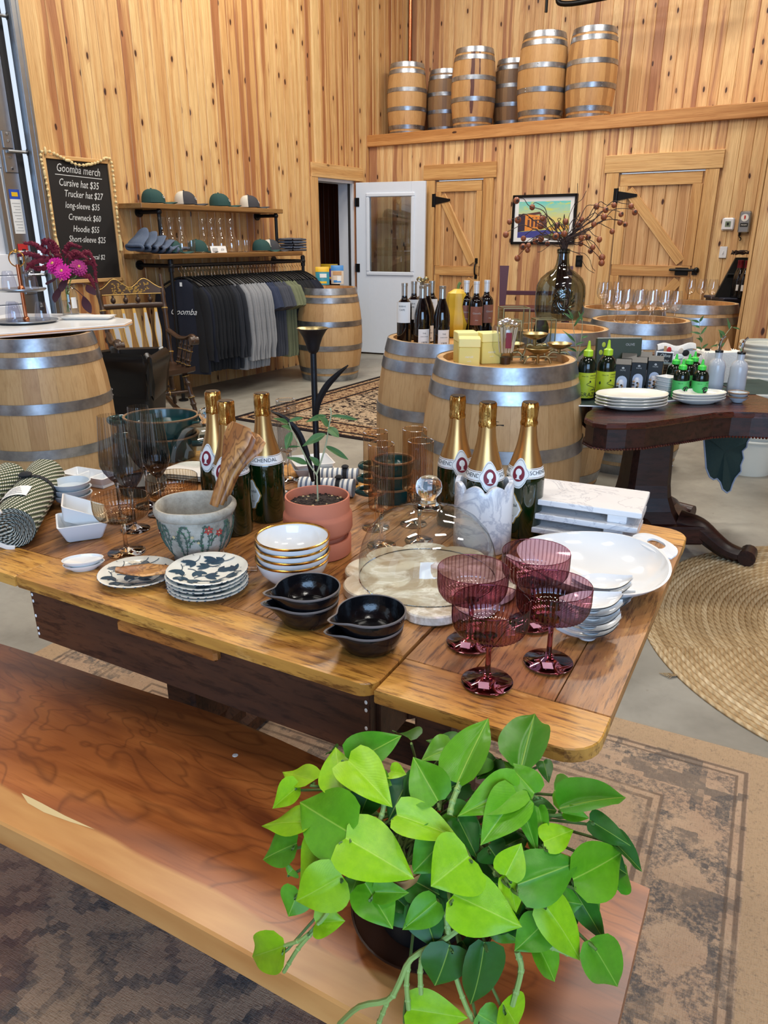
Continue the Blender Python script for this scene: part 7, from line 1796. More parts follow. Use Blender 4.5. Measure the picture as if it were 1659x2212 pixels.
# second dome behind
dc2 = tb(452, 1005); t = T('glass_dome', 'second glass cake dome, behind the smoky flutes and the teal casseroles', 'dome', dc2+V((0, 0, .0)))
b = B(); b.lathe([(.118, .0), (.118, .02), (.116, .045), (.109, .072), (.095, .098), (.072, .118), (.040, .130), (.016, .134)], 'glass_thin', 48); b.ob('dome_shell', t)
b = B(); b.lathe([(0, .133), (.02, .133), (.012, .142), (.018, .155), (.021, .165), (.014, .178), (0, .182)], 'glass_solid', 24); b.ob('knob', t)
# ---- stone pot with painted vine, wooden utensils
sp_ = tb(431, 1201); t = T('stone_pot', 'grey stone crock painted with vines and red flowers, holding wooden spatulas', 'pot', sp_)
PP = [(.050, 0), (.054, .004), (.052, .011), (.066, .034), (.0755, .062), (.0795, .088), (.0800, .103), (.0855, .108), (.0885, .115), (.0875, .122), (.083, .1265)]
b = B(); b.lathe([(0, 0)]+PP+[(.079, .126), (.0745, .120), (.0715, .09), (.064, .05), (.054, .018), (0, .016)], 'cast_stone', 48, fx=lambda p, a: (p[0]*(1+.006*math.sin(a*5)+.004*math.sin(a*11+p[2]*90)), p[1]*(1+.006*math.sin(a*5)+.004*math.sin(a*11+p[2]*90)), p[2]+.001*math.sin(a*3))); b.ob('crock_body', t)
def prad(z):
    for (r0, z0), (r1, z1) in zip(PP, PP[1:]):
        if z0 <= z <= z1 and z1 > z0: return r0+(r1-r0)*(z-z0)/(z1-z0)
    return .08
def onpot(a, z, e=.0014): r = prad(z)*1.004+e; return V((r*math.cos(a), r*math.sin(a), z))
random.seed(17); bv_, bl2, bf_ = B(), B(), B()
def vine(a, z, da, n, turn):
    h = da; pts = [(a, z)]
    for k in range(n):
        a += .045*math.cos(h)/.9; z += .0056*math.sin(h); h += turn+random.uniform(-.12, .12)
        z = min(max(z, .012), .100); pts.append((a, z))
    bv_.tube([onpot(x, y) for x, y in pts], .0011, 'vine_print', 4)
    for k, (x, y) in enumerate(pts[2::2]):
        for sg in (-1, 1):
            L = .0055; an = h*.0+sg*(.9+random.uniform(-.3, .3))+math.atan2(pts[min(2*k+3, len(pts)-1)][1]-y, (pts[min(2*k+3, len(pts)-1)][0]-x)*.07)
            q = onpot(x, y, .0016); tip = onpot(x+math.cos(an)*L/.075, min(y+math.sin(an)*L, .101), .0018); m = onpot(x+math.cos(an+.5)*L*.5/.075, min(y+math.sin(an+.5)*L*.5, .101), .0020); m2_ = onpot(x+math.cos(an-.5)*L*.5/.075, min(y+math.sin(an-.5)*L*.5, .101), .0020)
            bl2.add([q, m2_, tip, m], [(0, 1, 2, 3), (3, 2, 1, 0)], 'vine_print' if random.random() < .75 else 'vine_leaf')
    return pts[-1]
for a0 in (-2.9, -2.35, -1.75, -1.15, -.55, .1, .9, 1.8, 2.6):
    a, z = a0, .018
    vine(a, z, 1.9, 16, -.04); vine(a+.05, .03, 1.0, 13, .12); vine(a-.02, .045, 2.3, 12, -.2); vine(a+.1, .06, .4, 11, .28); vine(a+.2, .05, 1.4, 10, -.25)
for a0, z0, m, r_ in ((-1.02, .088, 'vine_flower', .0105), (-.72, .078, 'vine_flower', .0095), (-2.62, .072, 'vine_flower', .0085), (.3, .08, 'vine_flower', .01), (1.5, .08, 'vine_flower', .01), (-1.95, .075, 'vine_cream', .0045), (-1.45, .076, 'vine_cream', .0045), (-1.3, .062, 'vine_cream', .004)):
    for k in range(6):
        an = 2*PI*k/6+.3; c = onpot(a0, z0, .002); tip = onpot(a0+math.cos(an)*r_/.078, z0+math.sin(an)*r_, .0025); s1_ = onpot(a0+math.cos(an+.42)*r_*.65/.078, z0+math.sin(an+.42)*r_*.65, .003); s2_ = onpot(a0+math.cos(an-.42)*r_*.65/.078, z0+math.sin(an-.42)*r_*.65, .003)
        bf_.add([c, s2_, tip, s1_], [(0, 1, 2, 3)], m)
    bf_.ball(onpot(a0, z0, .002), .0018, 'vine_cream', 6, 4)
bv_.ob('painted_vine', t); bl2.ob('painted_leaves', t); bf_.ob('painted_flowers', t)
# spatulas in the crock: (foot, head) places with width along the length
def spatula(lab, f, h, w0, w1, th, bend, Yf, Yh, slot=False, rnd=False):
    p, q = at(f[0], f[1], Yf), at(h[0], h[1], Yh); t = T('wooden_spatula', lab, 'spatula', p, 0, 'olive wood utensils in the stone crock'); d = q-p; L = d.length; x = d.normalized()
    n = V((-.5, -1, .2)); n = (n-x*n.dot(x)).normalized(); s_ = x.cross(n); b = B(); rg = []
    for k in range(17):
        u = k/16; w_ = w0+(w1-w0)*min(1, max(0, (u-.38)/.42))**1.3
        if u > .93: w_ *= 1-.25*((u-.93)/.07)**2 if not rnd else 1-.7*((u-.93)/.07)**2
        c = x*(L*u)+n*(bend*math.sin(PI*u))
        rg.append([c+s_*(w_*math.cos(a))+n*(th*math.sin(a)*(1-.45*max(0, u-.4))) for a in [2*PI*i/12 for i in range(12)]])
    loft_(b, rg, 'olive_wood', True, True); b.ob('blade', t)
spatula('broad olive wood spatula leaning right, foremost in the crock', (462, 1092), (522, 918), .011, .033, .007, .004, 1.50, 1.535)
spatula('olive wood spoon with a shaped edge behind the broad spatula', (474, 1088), (536, 930), .010, .026, .008, -.005, 1.52, 1.56, rnd=True)
spatula('dark rounded olive wood ladle, rearmost and farthest right in the crock', (484, 1080), (552, 936), .010, .036, .009, .006, 1.55, 1.605, rnd=True)
# ---- terracotta pot with sapling
tp_ = tb(689, 1190); t = T('terracotta_pot', 'stepped terracotta pot on its saucer with a young olive sapling', 'plant pot', tp_)
b = B(); b.lathe(solid([(.069, 0), (.0725, .003), (.0735, .038), (.072, .040)], .005, .006), 'terracotta', 48); b.ob('saucer', t)
b = B(); b.lathe([(0, .010), (.058, .010), (.061, .046), (.066, .050), (.0735, .055), (.0765, .062), (.0765, .088), (.0755, .0935), (.0715, .098), (.0708, .102), (.0712, .130), (.0705, .1325), (.0672, .1325), (.0665, .130), (.0655, .10), (.0, .10)], 'terracotta', 48); b.ob('pot_body', t)
random.seed(4); b = B(); b.lathe([(.0664, .112), (.05, .1155), (.025, .1185), (0, .119)], 'soil', 30)
for k in range(320):
    a = random.random()*6.283; r = .064*math.sqrt(random.random()); s_ = random.uniform(.0012, .0038); b.ball((r*math.cos(a), r*math.sin(a), .113+.006*(1-r/.066)+s_*.3), (s_, s_*random.uniform(.6, 1.2), s_*.7), 'soil' if k % 14 else 'frit', 5, 3)
o = b.ob('soil', t)
Yp = tp_.y; random.seed(2)
sap = T('olive_sapling', 'thin two-stemmed olive sapling growing in the terracotta pot', 'sapling', tp_+V((0, 0, .112)))
zz = lambda x, y: (400+x/3.95, 700+y/3.95)
b = B()
for path in (((1130, 1440), (1125, 1340), (1120, 1285), (1060, 1200), (985, 1050), (920, 930), (885, 840)), ((1120, 1285), (1150, 1200), (1200, 1030), (1225, 880), (1245, 770), (1240, 722))):
    c = bez([at(*zz(x, y), Yp)-sap.location for x, y in path], 26); c[0].z = 0 if path[0][0] == 1130 else c[0].z; b.tube(c, [.0020*(1-.45*k/len(c)) for k in range(len(c))], 'olive_stem', 6)
b.tube([at(*zz(1240, 730), Yp)-sap.location, at(*zz(1238, 715), Yp)-sap.location], [.003, .0012], 'olive_stem', 6); b.ob('stem', sap)
for x0, y0, x1, y1, w_ in ((880, 850, 758, 800, .011), (890, 830, 1005, 797, .010), (905, 900, 826, 868, .013), (905, 920, 858, 1068, .017), (985, 1048, 805, 1055, .004), (1042, 1195, 868, 1132, .013), (1205, 785, 1030, 830, .013), (1225, 872, 1142, 788, .016), (1225, 885, 1310, 960, .020), (1250, 785, 1470, 812, .010), (1200, 940, 995, 1037, .019), (1205, 1045, 1392, 1152, .014), (1143, 1205, 1064, 1130, .015)):
    p, q = at(*zz(x0, y0), Yp)-sap.location, at(*zz(x1, y1), Yp-random.uniform(.0, .03))-sap.location; leaf(sap, p, q, w_, 'olive_leaf', V((random.uniform(-.3, .3), -1, .9)), False, .3, .08)
# ---- iron flower candlestick behind
cs = tb(687, 1078); t = T('iron_candlestick', 'tall black iron candlestick shaped like a flower with two long leaves', 'candlestick', cs); hc = .45
b = B(); b.lathe([(0, 0), (.05, 0), (.052, .004), (.03, .008), (.009, .012), (.0078, .06), (.0078, hc-.062), (.012, hc-.058), (.0155, hc-.052), (.018, hc-.04), (.0245, hc-.022), (.034, hc-.006), (.0405, hc), (.039, hc+.0005)], 'black_iron', 32); b.ob('stem', t)
b = B(); b.lathe([(.0395, hc+.0004), (.033, hc-.004), (.022, hc-.020), (.014, hc-.03), (0, hc-.031)], 'brass', 32); b.ob('candle_cup', t)
for pth_, tw in ((((683, 902), (688, 868), (705, 835), (728, 810), (752, 789)), 1), (((676, 1040), (668, 1000), (653, 953), (637, 925), (610, 900), (582, 887)), -1)):
    c = bez([at(x, y, cs.y-.012)-cs for x, y in pth_], 20); n_ = len(c); b = B(); vs = []
    for k, p in enumerate(c):
        d = (c[min(k+1, n_-1)]-c[max(k-1, 0)]).normalized(); s_ = d.cross(V((0, -1, 0))).normalized(); w_ = .0085*math.sin(PI*min(.98, (k/n_)*.86+.14))**.8
        vs += [p-s_*w_, p+V((0, -.004, 0)), p+s_*w_, p+V((0, .003, 0))]
    b.add(vs, [(k*4+i, k*4+(i+1) % 4, k*4+4+(i+1) % 4, k*4+4+i) for k in range(n_-1) for i in range(4)], 'black_iron'); b.ob('iron_leaf', t)
# ---- gold-rimmed bowls
gb = ob('gold_rim_bowl', None); b = B(); b.lathe(solid([(.034, 0), (.036, .003), (.052, .014), (.066, .030), (.0735, .048), (.0745, .056)], .003, .005), 'white_glaze', 48); b.ob('bowl', gb)
b = B(); b.lathe([(.0748, .0535), (.0752, .0568), (.0732, .0580), (.0708, .0568), (.0708, .0545)], 'gold_trim', 48); b.ob('gold_rim', gb); gp = tb(634, 1256)
for k in range(4):
    lab = 'gold-rimmed white bowl, %s in the stack before the terracotta pot' % ('lowest', 'second from the bottom', 'third from the bottom', 'topmost')[k]; p = gp+V((.002*(k % 2), .001*k, .0145*k))
    if k == 0: gb.location = p; tag(gb, lab, 'bowl', 'gold-rimmed bowls')
    else: dup(gb, p, .3*k, lab)
# ---- black lugged bowls
bb_ = ob('black_bowl', None); a_h = -2.75
def lug(p, a):
    x, y, z = p; d = (a-a_h+PI) % (2*PI)-PI; r = math.hypot(x, y); q = math.exp(-(d/.24)**2)*max(0, (z-.026)/.018)**1.2 if r > .03 else 0
    k = 1+.40*q; return (x*k, y*k, z+.003*q)
b = B(); b.lathe([(0, 0), (.036, 0), (.044, .004), (.053, .018), (.0575, .034), (.0588, .0435), (.0578, .0455), (.0562, .0452), (.0545, .034), (.050, .018), (.040, .008), (0, .006)], 'black_glaze', 72, fx=lug); b.ob('bowl', bb_)
b = B(); b.lathe([(.0588, .0425), (.0592, .0450), (.0580, .0466), (.0566, .0460), (.0562, .0450)], 'clay_rim', 72, fx=lug); b.ob('clay_rim', bb_)
for i, (px, py, dz, rz, lab) in enumerate(((664, 1340, 0, -.02, 'matte black bowl with a pouring lug, lower left'), (668, 1340, .024, .08, 'matte black bowl with a pouring lug, upper left'), (798, 1396, 0, .12, 'matte black bowl with a pouring lug, lower right'), (803, 1396, .0245, .2, 'matte black bowl with a pouring lug, upper right'))):
    if i == 0: bb_.location = tb(px, py, dz); bb_.rotation_euler = (0, 0, rz); tag(bb_, lab, 'bowl', 'black lugged bowls')
    else: dup(bb_, tb(px, py, dz), rz, lab)
# ---- leaf-painted plates
def leaf_plate(paint_seed):
    t = ob('painted_plate', None); b = B(); b.lathe([(0, .002), (.044, 0), (.048, .002), (.066, .007), (.0785, .013), (.0795, .0148), (.0775, .0155), (.064, .0105), (.045, .0065), (0, .006)], 'leaf_plate', 48, fx=lambda p, a: (p[0]*(1+.006*math.sin(3*a+1)), p[1]*(1+.006*math.sin(3*a+1)), p[2]+.0012*math.sin(2*a)*p[0]/.08)); b.ob('plate', t)
    rn = random.Random(paint_seed); b = B()
    zt_ = lambda r: .0068+max(0, r-.045)/.0345*.0095
    def P3_(x, y, e=.0006): r = math.hypot(x, y); return (x, y, zt_(r)+e+.0012*math.sin(2*math.atan2(y, x))*x/.08)
    for k in range(13):
        a = 2*PI*k/9+rn.uniform(-.2, .2); r = .052 if k < 9 else .022; 
        if k >= 9: a = 2*PI*k/4
        x, y = r*math.cos(a), r*math.sin(a); h = a+rn.uniform(.7, 2.2)
        st = [(x-.016*math.cos(h+.5*j/4)*j/4*1.4, y-.016*math.sin(h+.5*j/4)*j/4*1.4) for j in range(5)]; st = [(u, v) for u, v in st if math.hypot(u, v) < .075]
        if len(st) > 1: b.tube([P3_(u, v) for u, v in st], .0008, 'leaf_paint', 4)
        for q in (-.55, 0, .55):
            L = .026*rn.uniform(.85, 1.15); hh = h+q; w_ = .0058; pts = []
            for s in range(6):
                f = s/5; ww = w_*math.sin(PI*(f*.9+.08))
                for sg in (-1, 1): u, v = x+math.cos(hh)*L*f-math.sin(hh)*ww*sg, y+math.sin(hh)*L*f+math.cos(hh)*ww*sg; R = math.hypot(u, v); 
                for sg in (1, -1):
                    u, v = x+math.cos(hh)*L*f-math.sin(hh)*ww*sg, y+math.sin(hh)*L*f+math.cos(hh)*ww*sg; R = math.hypot(u, v)
                    if R > .077: u, v = u*.077/R, v*.077/R
                    pts.append(P3_(u, v, .0007))
            b.add(pts, [(2*s, 2*s+1, 2*s+3, 2*s+2) for s in range(5)], 'leaf_paint')
    for k in range(30): a = 2*PI*k/30+rn.random()*.1; b.tube([(.0797*math.cos(a), .0797*math.sin(a), .0135), (.0797*math.cos(a+.05), .0797*math.sin(a+.05), .0138)], .0011, 'leaf_paint', 4)
    b.ob('leaf_pattern', t); return t
lp = leaf_plate(1); p0 = tb(450, 1274)
for k in range(5):
    lab = 'white plate painted with dark blue leaves, %s in the stack of five' % ('lowest', 'second from the bottom', 'middle one', 'second from the top', 'topmost')[k]; p = p0+V((.0015*math.sin(k*2), .0015*math.cos(k*3), .0083*k))
    if k == 0: lp.location = p; tag(lp, lab, 'plate', 'leaf-painted plates')
    else: dup(lp, p, .4*k, lab)
dup(lp, tb(299, 1247), 1.9, 'white plate painted with dark blue leaves, alone under the wooden spoon')
# wooden spoon lying on the plate, its handle running behind the stack
a_, e_ = on(252, 1240, .785), on(556, 1228, .785); t = T('wooden_spoon', 'olive wood spoon with a broad bowl lying across the single leaf-painted plate', 'spoon', a_); d = e_-a_; d.z = -.004; L = d.length; x = d.normalized(); s_ = V((-x.y, x.x, 0)); b = B(); rg = []
for k in range(25):
    u = k/24; w_ = .034*math.sin(PI*min(.5, u/.36*.5+.03))**.6 if u < .18 else (.034*(1-.76*min(1, (u-.18)/.28)**1.1) if u < .46 else .0082+.002*(u-.46))
    dep = .006*math.sin(PI*min(1, u/.34)) if u < .34 else 0; c = x*(L*u)+V((0, 0, .006*(1-u)+.003))
    rg.append([c+s_*(w_*math.cos(q))+V((0, 0, .0055*math.sin(q)-(dep*(1-math.cos(q)**2)*1.3 if math.sin(q) > 0 else 0))) for q in [2*PI*i/14 for i in range(14)]])
loft_(b, rg, 'olive_wood', True, True); b.ob('spoon', t)
# ---- small oval dishes, square bowls, round bowls, divided tray
od = ob('oval_dip_dish', None); b = B(); b.lathe(solid([(.62, 0), (.70, .003), (.95, .010), (1.0, .014)], .05, .004), 'white_glaze', 36)
b.v = [(x*.042, y*.027, z) for x, y, z in b.v]; b.ob('dish', od)
for k in range(2):
    p = tb(183-2*k, 1228, .0078*k); r_ = (.0, .06*k, .34+.08*k)
    if k == 0: od.location = p; od.rotation_euler = r_; tag(od, 'tiny white oval dish, lower of the pair at the table corner', 'dish', 'tiny oval dishes')
    else: dup(od, p+V((0, 0, .001)), 0, 'tiny white oval dish, upper of the pair at the table corner', rot=(.0, .05, .45))
sq_ = square_bowl(.112, .043, 'white_glaze'); sq_.location = tb(182, 1155); sq_.rotation_euler = (0, 0, .42); tag(sq_, 'white square bowl, lower one of the pair left of the amber coupe', 'bowl', 'white square bowls')
q = dup(sq_, tb(172, 1150, .038), 0, 'white square bowl, tilted upper one of the pair left of the amber coupe', rot=(.02, .42, .36)); q.scale = (.88,)*3; q.location = tb(174, 1152, .034)
rb2 = rbowl(.050, .030, 'greyblue_glaze', None, .0045); p0 = tb(160, 1088)
for k in range(3):
    lab = 'small grey-blue glazed bowl, %s of the stack behind the square bowls' % ('lowest', 'middle', 'topmost')[k]; p = p0+V((0, 0, .0165*k))
    if k == 0: rb2.location = p; tag(rb2, lab, 'bowl', 'small glazed bowls')
    else: dup(rb2, p, .2*k, lab)
t = T('divided_tray', 'white three-compartment serving tray behind the small glazed bowls', 'tray', tb(196, 1043), -.42); w_, d_, h_ = .165, .072, .030; b = B()
b.box((0, 0, .003), (w_-.02, d_-.02, .006), 'white_glaze'); b.ob('tray_base', t, smooth=False)
b = B(); rg = [rr_(w_/2-.014, d_/2-.014, 0, .008, 3), rr_(w_/2, d_/2, h_, .008, 3), rr_(w_/2-.004, d_/2-.004, h_+.0006, .007, 3), rr_(w_/2-.016, d_/2-.016, .004, .007, 3)]; loft_(b, rg, 'white_glaze', True, True); b.ob('tray_wall', t)
for x in (-.026, .026): b = B(); b.box((x, 0, .016), (.004, d_-.022, .022), 'white_glaze', .001); b.ob('divider', t, smooth=False)
dup(t, tb(196, 1050, -.0), -.42, 'white serving tray tucked under the three-compartment one') if False else None
# ---- rolled knit throws with black band and label
def knit_roll(lab, f, k, r, band):
    a, e = tb(*f), tb(*k); d = e-a; L = d.length; t = T('rolled_throw', lab, 'throw', (a.x, a.y, TZ+r*.93), math.atan2(d.y, d.x), 'rolled knit throws'); b = B(); n = 40; rg = []
    for j in range(9):
        x = L*j/8; rg.append([(x, r*(1+.02*math.sin(i*.9+j))*math.cos(2*PI*i/n), max(-r*.93, r*.95*(1+.015*math.sin(i*1.3-j*2))*math.sin(2*PI*i/n))) for i in range(n)])
    loft_(b, rg, 'knit_green', False, True); b.ob('roll', t)
    b = B(); rr2 = []; m = 150
    vs = []; 
    for j in range(m):
        th_ = 2*PI*5.2*j/(m-1); q = r*(.06+.93*j/(m-1)); vs += [(-.006, q*math.cos(th_), q*.95*math.sin(th_)), (.004, (q-r*.14)*math.cos(th_) if q > r*.14 else 0, (q-r*.14)*.95*math.sin(th_) if q > r*.14 else 0)]
    b.add(vs, [(2*j, 2*j+1, 2*j+3, 2*j+2) for j in range(m-1)], 'knit_swirl'); b.disk(r*.98, 0, 'knit_swirl', 36, False); b.v[2*m:] = [(.002, y, x*.95) for x, y, z in b.v[2*m:]]; b.ob('spiral_end', t)
    b = B(); b.tube([(-.004, r*.97*math.cos(-PI/2+PI*.9*i/8), r*.97*.95*math.sin(-PI/2+PI*.9*i/8)) for i in range(9)], .006, 'linen', 6); b.ob('selvedge', t)
    if band:
        b = B(); x0 = L*.60; loft_(b, [[(x0+dx, (r+.0025)*math.cos(2*PI*i/36), max(-r*.93, (r*.95+.0025)*math.sin(2*PI*i/36))) for i in range(36)] for dx in (-.009, .009)], 'black_cloth', False); b.box((x0, .012, r*.95+.006), (.03, .03, .012), 'black_cloth', .005); b.ob('ribbon_band', t)
        b = B(); fl2 = lambda u, v: (L*.30+u, (r+.004)*math.sin(v/r), (r*.95+.004)*math.cos(v/r)); b.grid(lambda u, v: fl2((u-.5)*.07, .012+(v-.5)*.062), 6, 6, 'paper_white')
        for k_ in range(4): b.grid(lambda u, v, k_=k_: V(fl2(-.022+.013*k_+.004*v, .012+(u-.5)*(.040-.007*k_)))+V((0, 0, .0006)), 6, 1, 'paper_grey')
        b.ob('paper_label', t)
    return t
knit_roll('green and cream knit throw rolled up with a black band and paper label', (34, 1182), (104, 1062), .050, True)
knit_roll('second rolled green knit throw, behind at the left picture edge', (-50, 1120), (30, 1064), .046, False)
# ---- teal casseroles, crocks
def lug_pot(name, lab, loc, rz, r, h, hr, group, sx=1.0):
    t = T(name, lab, 'casserole' if r > .08 else 'crock', loc, rz, group); b = B()
    b.lathe(solid([(r*.82, 0), (r*.86, .004), (r*.95, h*.6), (r, h)], .006, .008), 'teal_glaze', 40); b.v = [(x*sx, y, z) for x, y, z in b.v]; b.ob('pot_body', t)
    b = B(); b.lathe([(r+.0008, h-.003), (r+.001, h+.001), (r-.006, h+.001), (r-.0065, h-.003)], 'brown_rim', 40); b.v = [(x*sx, y, z) for x, y, z in b.v]; b.ob('rim', t)
    for sg in (-1, 1) if r > .08 else (-1,):
        b = B(); b.tube(bez([(sg*r*sx*.95, -hr*.8, h*.72), (sg*(r*sx+hr*.6), -hr*.75, h*.75), (sg*(r*sx+hr*1.15), 0, h*.78), (sg*(r*sx+hr*.6), hr*.75, h*.75), (sg*r*sx*.95, hr*.8, h*.72)], 16), .010 if r > .08 else .0075, 'teal_glaze', 10, flat=.8, up=(0, 0, 1)); b.ob('handle', t)
    return t
c0_ = tb(357, 985); lug_pot('teal_casserole', 'dark teal casserole with two handles, lower of two at the back left', c0_, -.1, .102, .075, .045, 'teal casseroles', 1.12)
lug_pot('teal_casserole', 'dark teal casserole with two handles, upper of two at the back left', c0_+V((0, 0, .062)), -.06, .105, .072, .045, 'teal casseroles', 1.12)
k0 = tb(846, 1080)
for k in range(3): lug_pot('teal_crock', 'dark teal crock with a loop handle, %s of the stack behind the amber flutes' % ('lowest', 'middle', 'topmost')[k], k0+V((.002*k, .002*k, .036*k)), .25+.1*k, .056, .042, .034, 'teal crocks')
bt = tb(310, 1060); t = T('black_dish', 'low black dish behind the smoky flutes', 'dish', bt, 0); b = B(); b.lathe(solid([(.055, 0), (.06, .004), (.068, .03), (.07, .034)], .005, .006), 'black_matte', 32); b.ob('dish', t)
bt = tb(932, 1092); t = T('black_tray', 'black tray behind the amber flutes and champagne bottles', 'tray', bt, -.3); b = B(); loft_(b, [rr_(.045, .034, 0, .012), rr_(.055, .042, .034, .015), rr_(.051, .038, .034, .013), rr_(.042, .030, .006, .010)], 'black_matte', True, True); b.ob('tray', t)
# ---- white square bowls and cloth rolls behind the sapling
p0 = tb(674, 1026); sq2 = square_bowl(.118, .034, 'white_glaze')
for k in range(2):
    lab = 'white square bowl with lifted corners behind the candlestick, %s' % ('lower', 'upper')[k]; p = p0+V((0, 0, .014*k))
    for_ = sq2
    if k == 0: sq2.location = p; sq2.rotation_euler = (0, 0, .25); tag(sq2, lab, 'bowl', 'square bowls behind the candlestick')
    else: dup(sq2, p, .32, lab)
def cloth_roll(lab, a, e, r):
    a, e = tb(*a), tb(*e); d = e-a; L = d.length; t = T('cloth_roll', lab, 'cloth', (a.x, a.y, TZ+r*.9), math.atan2(d.y, d.x), 'striped cloth rolls'); b = B(); n = 28; rg = []
    for j in range(8):
        x = L*j/7; rr2 = r*(1+.05*math.sin(j*2.1)); rg.append([(x, rr2*math.cos(2*PI*i/n), max(-r*.9, rr2*.92*math.sin(2*PI*i/n))) for i in range(n)])
    loft_(b, rg, 'striped_cloth', False, True); b.ob('roll', t)
    b = B(); m = 100; vs = []
    for j in range(m):
        th_ = 2*PI*4.3*j/(m-1); q = r*(.08+.9*j/(m-1)); vs += [(-.003, q*math.cos(th_), q*.92*math.sin(th_)), (.004, q*.86*math.cos(th_), q*.86*.92*math.sin(th_))]
    b.add(vs, [(2*j, 2*j+1, 2*j+3, 2*j+2) for j in range(m-1)], 'linen'); b.disk(r*.96, 0, 'linen', 24, False); b.v[2*m:] = [(.005, y, x*.92) for x, y, z in b.v[2*m:]]; b.ob('spiral_end', t)
    b = B(); x0 = L*.72; loft_(b, [[(x0+dx, (r+.0022)*math.cos(2*PI*i/28), max(-r*.9, (r*.94+.0022)*math.sin(2*PI*i/28))) for i in range(28)] for dx in (-.006, .006)], 'black_cloth', False); b.box((x0, 0, r*.94+.005), (.02, .02, .010), 'black_cloth', .004); b.ob('ribbon', t)
cloth_roll('striped cloth roll with a black ribbon, nearer one right behind the terracotta pot', (650, 1066), (765, 1072), .026); cloth_roll('striped cloth roll with a black ribbon, farther one behind the terracotta pot', (672, 1042), (775, 1044), .024)
cw2 = tb(432, 1030); t = T('folded_linen', 'folded white linen cloth behind the champagne bottles', 'cloth', cw2, -.3); b = B()
for k in range(3): b.grid(lambda u, v, k=k: ((u-.5)*.20, (v-.5)*.12, .011*(k+1)*(1-.35*abs(2*u-1)**5)*(1-.35*abs(2*v-1)**5)+.0025*math.sin(7*u+k)*math.sin(5*v)), 12, 10, 'linen')
b.ob('cloth', t)
# ---- marble serving boards
ma = math.atan2(1.652-1.771, .633-.386); mb_ = None
A_, R_ = V((.633, 1.652, 0)), V((.554, 1.508, 0)); uu = V((math.cos(ma), math.sin(ma), 0)); ww_ = (R_-A_).length; mc = (A_+R_)/2-uu*.15
for k in range(3):
    lab = 'white marble serving board on two feet, %s of the three stacked' % ('lowest', 'middle', 'topmost')[k]; p = V((mc.x+.004*(2-k)*0-.006*(2-k), mc.y-.004*(2-k), TZ+.0328*k))
    if mb_ is None:
        mb_ = T('marble_board', lab, 'board', p, ma, 'marble serving boards'); b = B(); b.box((0, 0, .0258), (.30, ww_, .0135), 'marble_board', .0015); b.ob('slab', mb_, smooth=False)
        for x in (-.105, .098): b = B(); b.box((x, 0, .0095), (.042, ww_-.012, .019), 'marble_board', .0012); b.ob('foot', mb_, smooth=False)
    else: dup(mb_, p, ma+.012*k, lab)
# ---- white serving bowl with pierced handles
wb_ = on(1279, 1203, TZ+.055); wb_.z = TZ; hq = on(1412, 1176, TZ+.06)-wb_; ha = math.atan2(hq.y, hq.x); t = T('serving_bowl', 'large white serving bowl with pierced handles at the right end of the table', 'bowl', wb_, ha); b = B()
b.lathe(solid([(.078, 0), (.082, .004), (.108, .018), (.134, .036), (.146, .050), (.148, .0535)], .005, .006), 'white_glaze', 64, fx=lambda p, a: (p[0], p[1], p[2]+.006*math.cos(2*a)*(p[2]/.05)**2)); b.v = [(x, y*1.06, z) for x, y, z in b.v]; b.ob('bowl', t)
for sg in (-1, 1):                                       # broad ear with a slot
    b = B(); n = 36; rg = []
    for i in range(n):
        a = 2*PI*i/n; ca, sa_ = math.copysign(abs(math.cos(a))**.8, math.cos(a)), math.copysign(abs(math.sin(a))**.8, math.sin(a))
        O = V((sg*(.149+(.030 if ca > 0 else .012)*ca), .062*sa_, .0555+.010*max(ca, -.3))); I = V((sg*(.158+.0100*ca), .024*sa_, .0590+.004*ca)); up = V((0, 0, .003)); m = (O+I)/2
        rg.append([O-up*.3, O+up*.6, m+up*1.2, I+up*.7, I-up*.7, m-up*1.2])
    vs = [p for r in rg for p in r]; b.add(vs, [(i*6+k, i*6+(k+1) % 6, ((i+1) % n)*6+(k+1) % 6, ((i+1) % n)*6+k) if sg > 0 else (((i+1) % n)*6+k, ((i+1) % n)*6+(k+1) % 6, i*6+(k+1) % 6, i*6+k) for i in range(n) for k in range(6)], 'white_glaze'); b.ob('handle', t)
# ---- leaf-shaped dishes
ld = ob('leaf_dish', None); b = B()
def boat(u, v, e=0):
    s = 2*v-1; x = (u-.5)*.118; w_ = .034*math.sin(PI*min(.985, max(.015, u)))**.75; y = s*w_; up = .015*s*s*(.45+.55*math.sin(PI*u))+.017*abs(2*u-1)**2.4; return (x, y, .003+up+e)
b.grid(lambda u, v: boat(u, v, .0022), 16, 10, 'white_glaze'); b.grid(lambda u, v: boat(1-u, v), 16, 10, 'white_glaze'); b.lathe([(0, 0), (.016, 0), (.020, .006)], 'white_glaze', 18); b.ob('dish', ld)
for i in range(9):
    st = i < 5; k = i if st else i-5; p = tb(1268, 1378, .0135*k) if st else tb(1296, 1318, .0135*k+.0)
    p += V((.004*math.sin(2.3*i), .004*math.cos(1.7*i), 0)); rz = (.14+.05*math.sin(i*2.1)) if st else .02+.07*math.sin(i*1.9)
    lab = 'white leaf-shaped dish, %s in the %s stack' % (('lowest', 'second from bottom', 'middle', 'second from top', 'topmost')[k] if st else ('lowest', 'second from bottom', 'third from bottom', 'topmost')[k], 'nearer' if st else 'farther')
    if i == 0: ld.location = p; ld.rotation_euler = (0, 0, rz); ld.scale = (.98,)*3; tag(ld, lab, 'dish', 'leaf-shaped dishes')
    else: dup(ld, p, rz, lab)

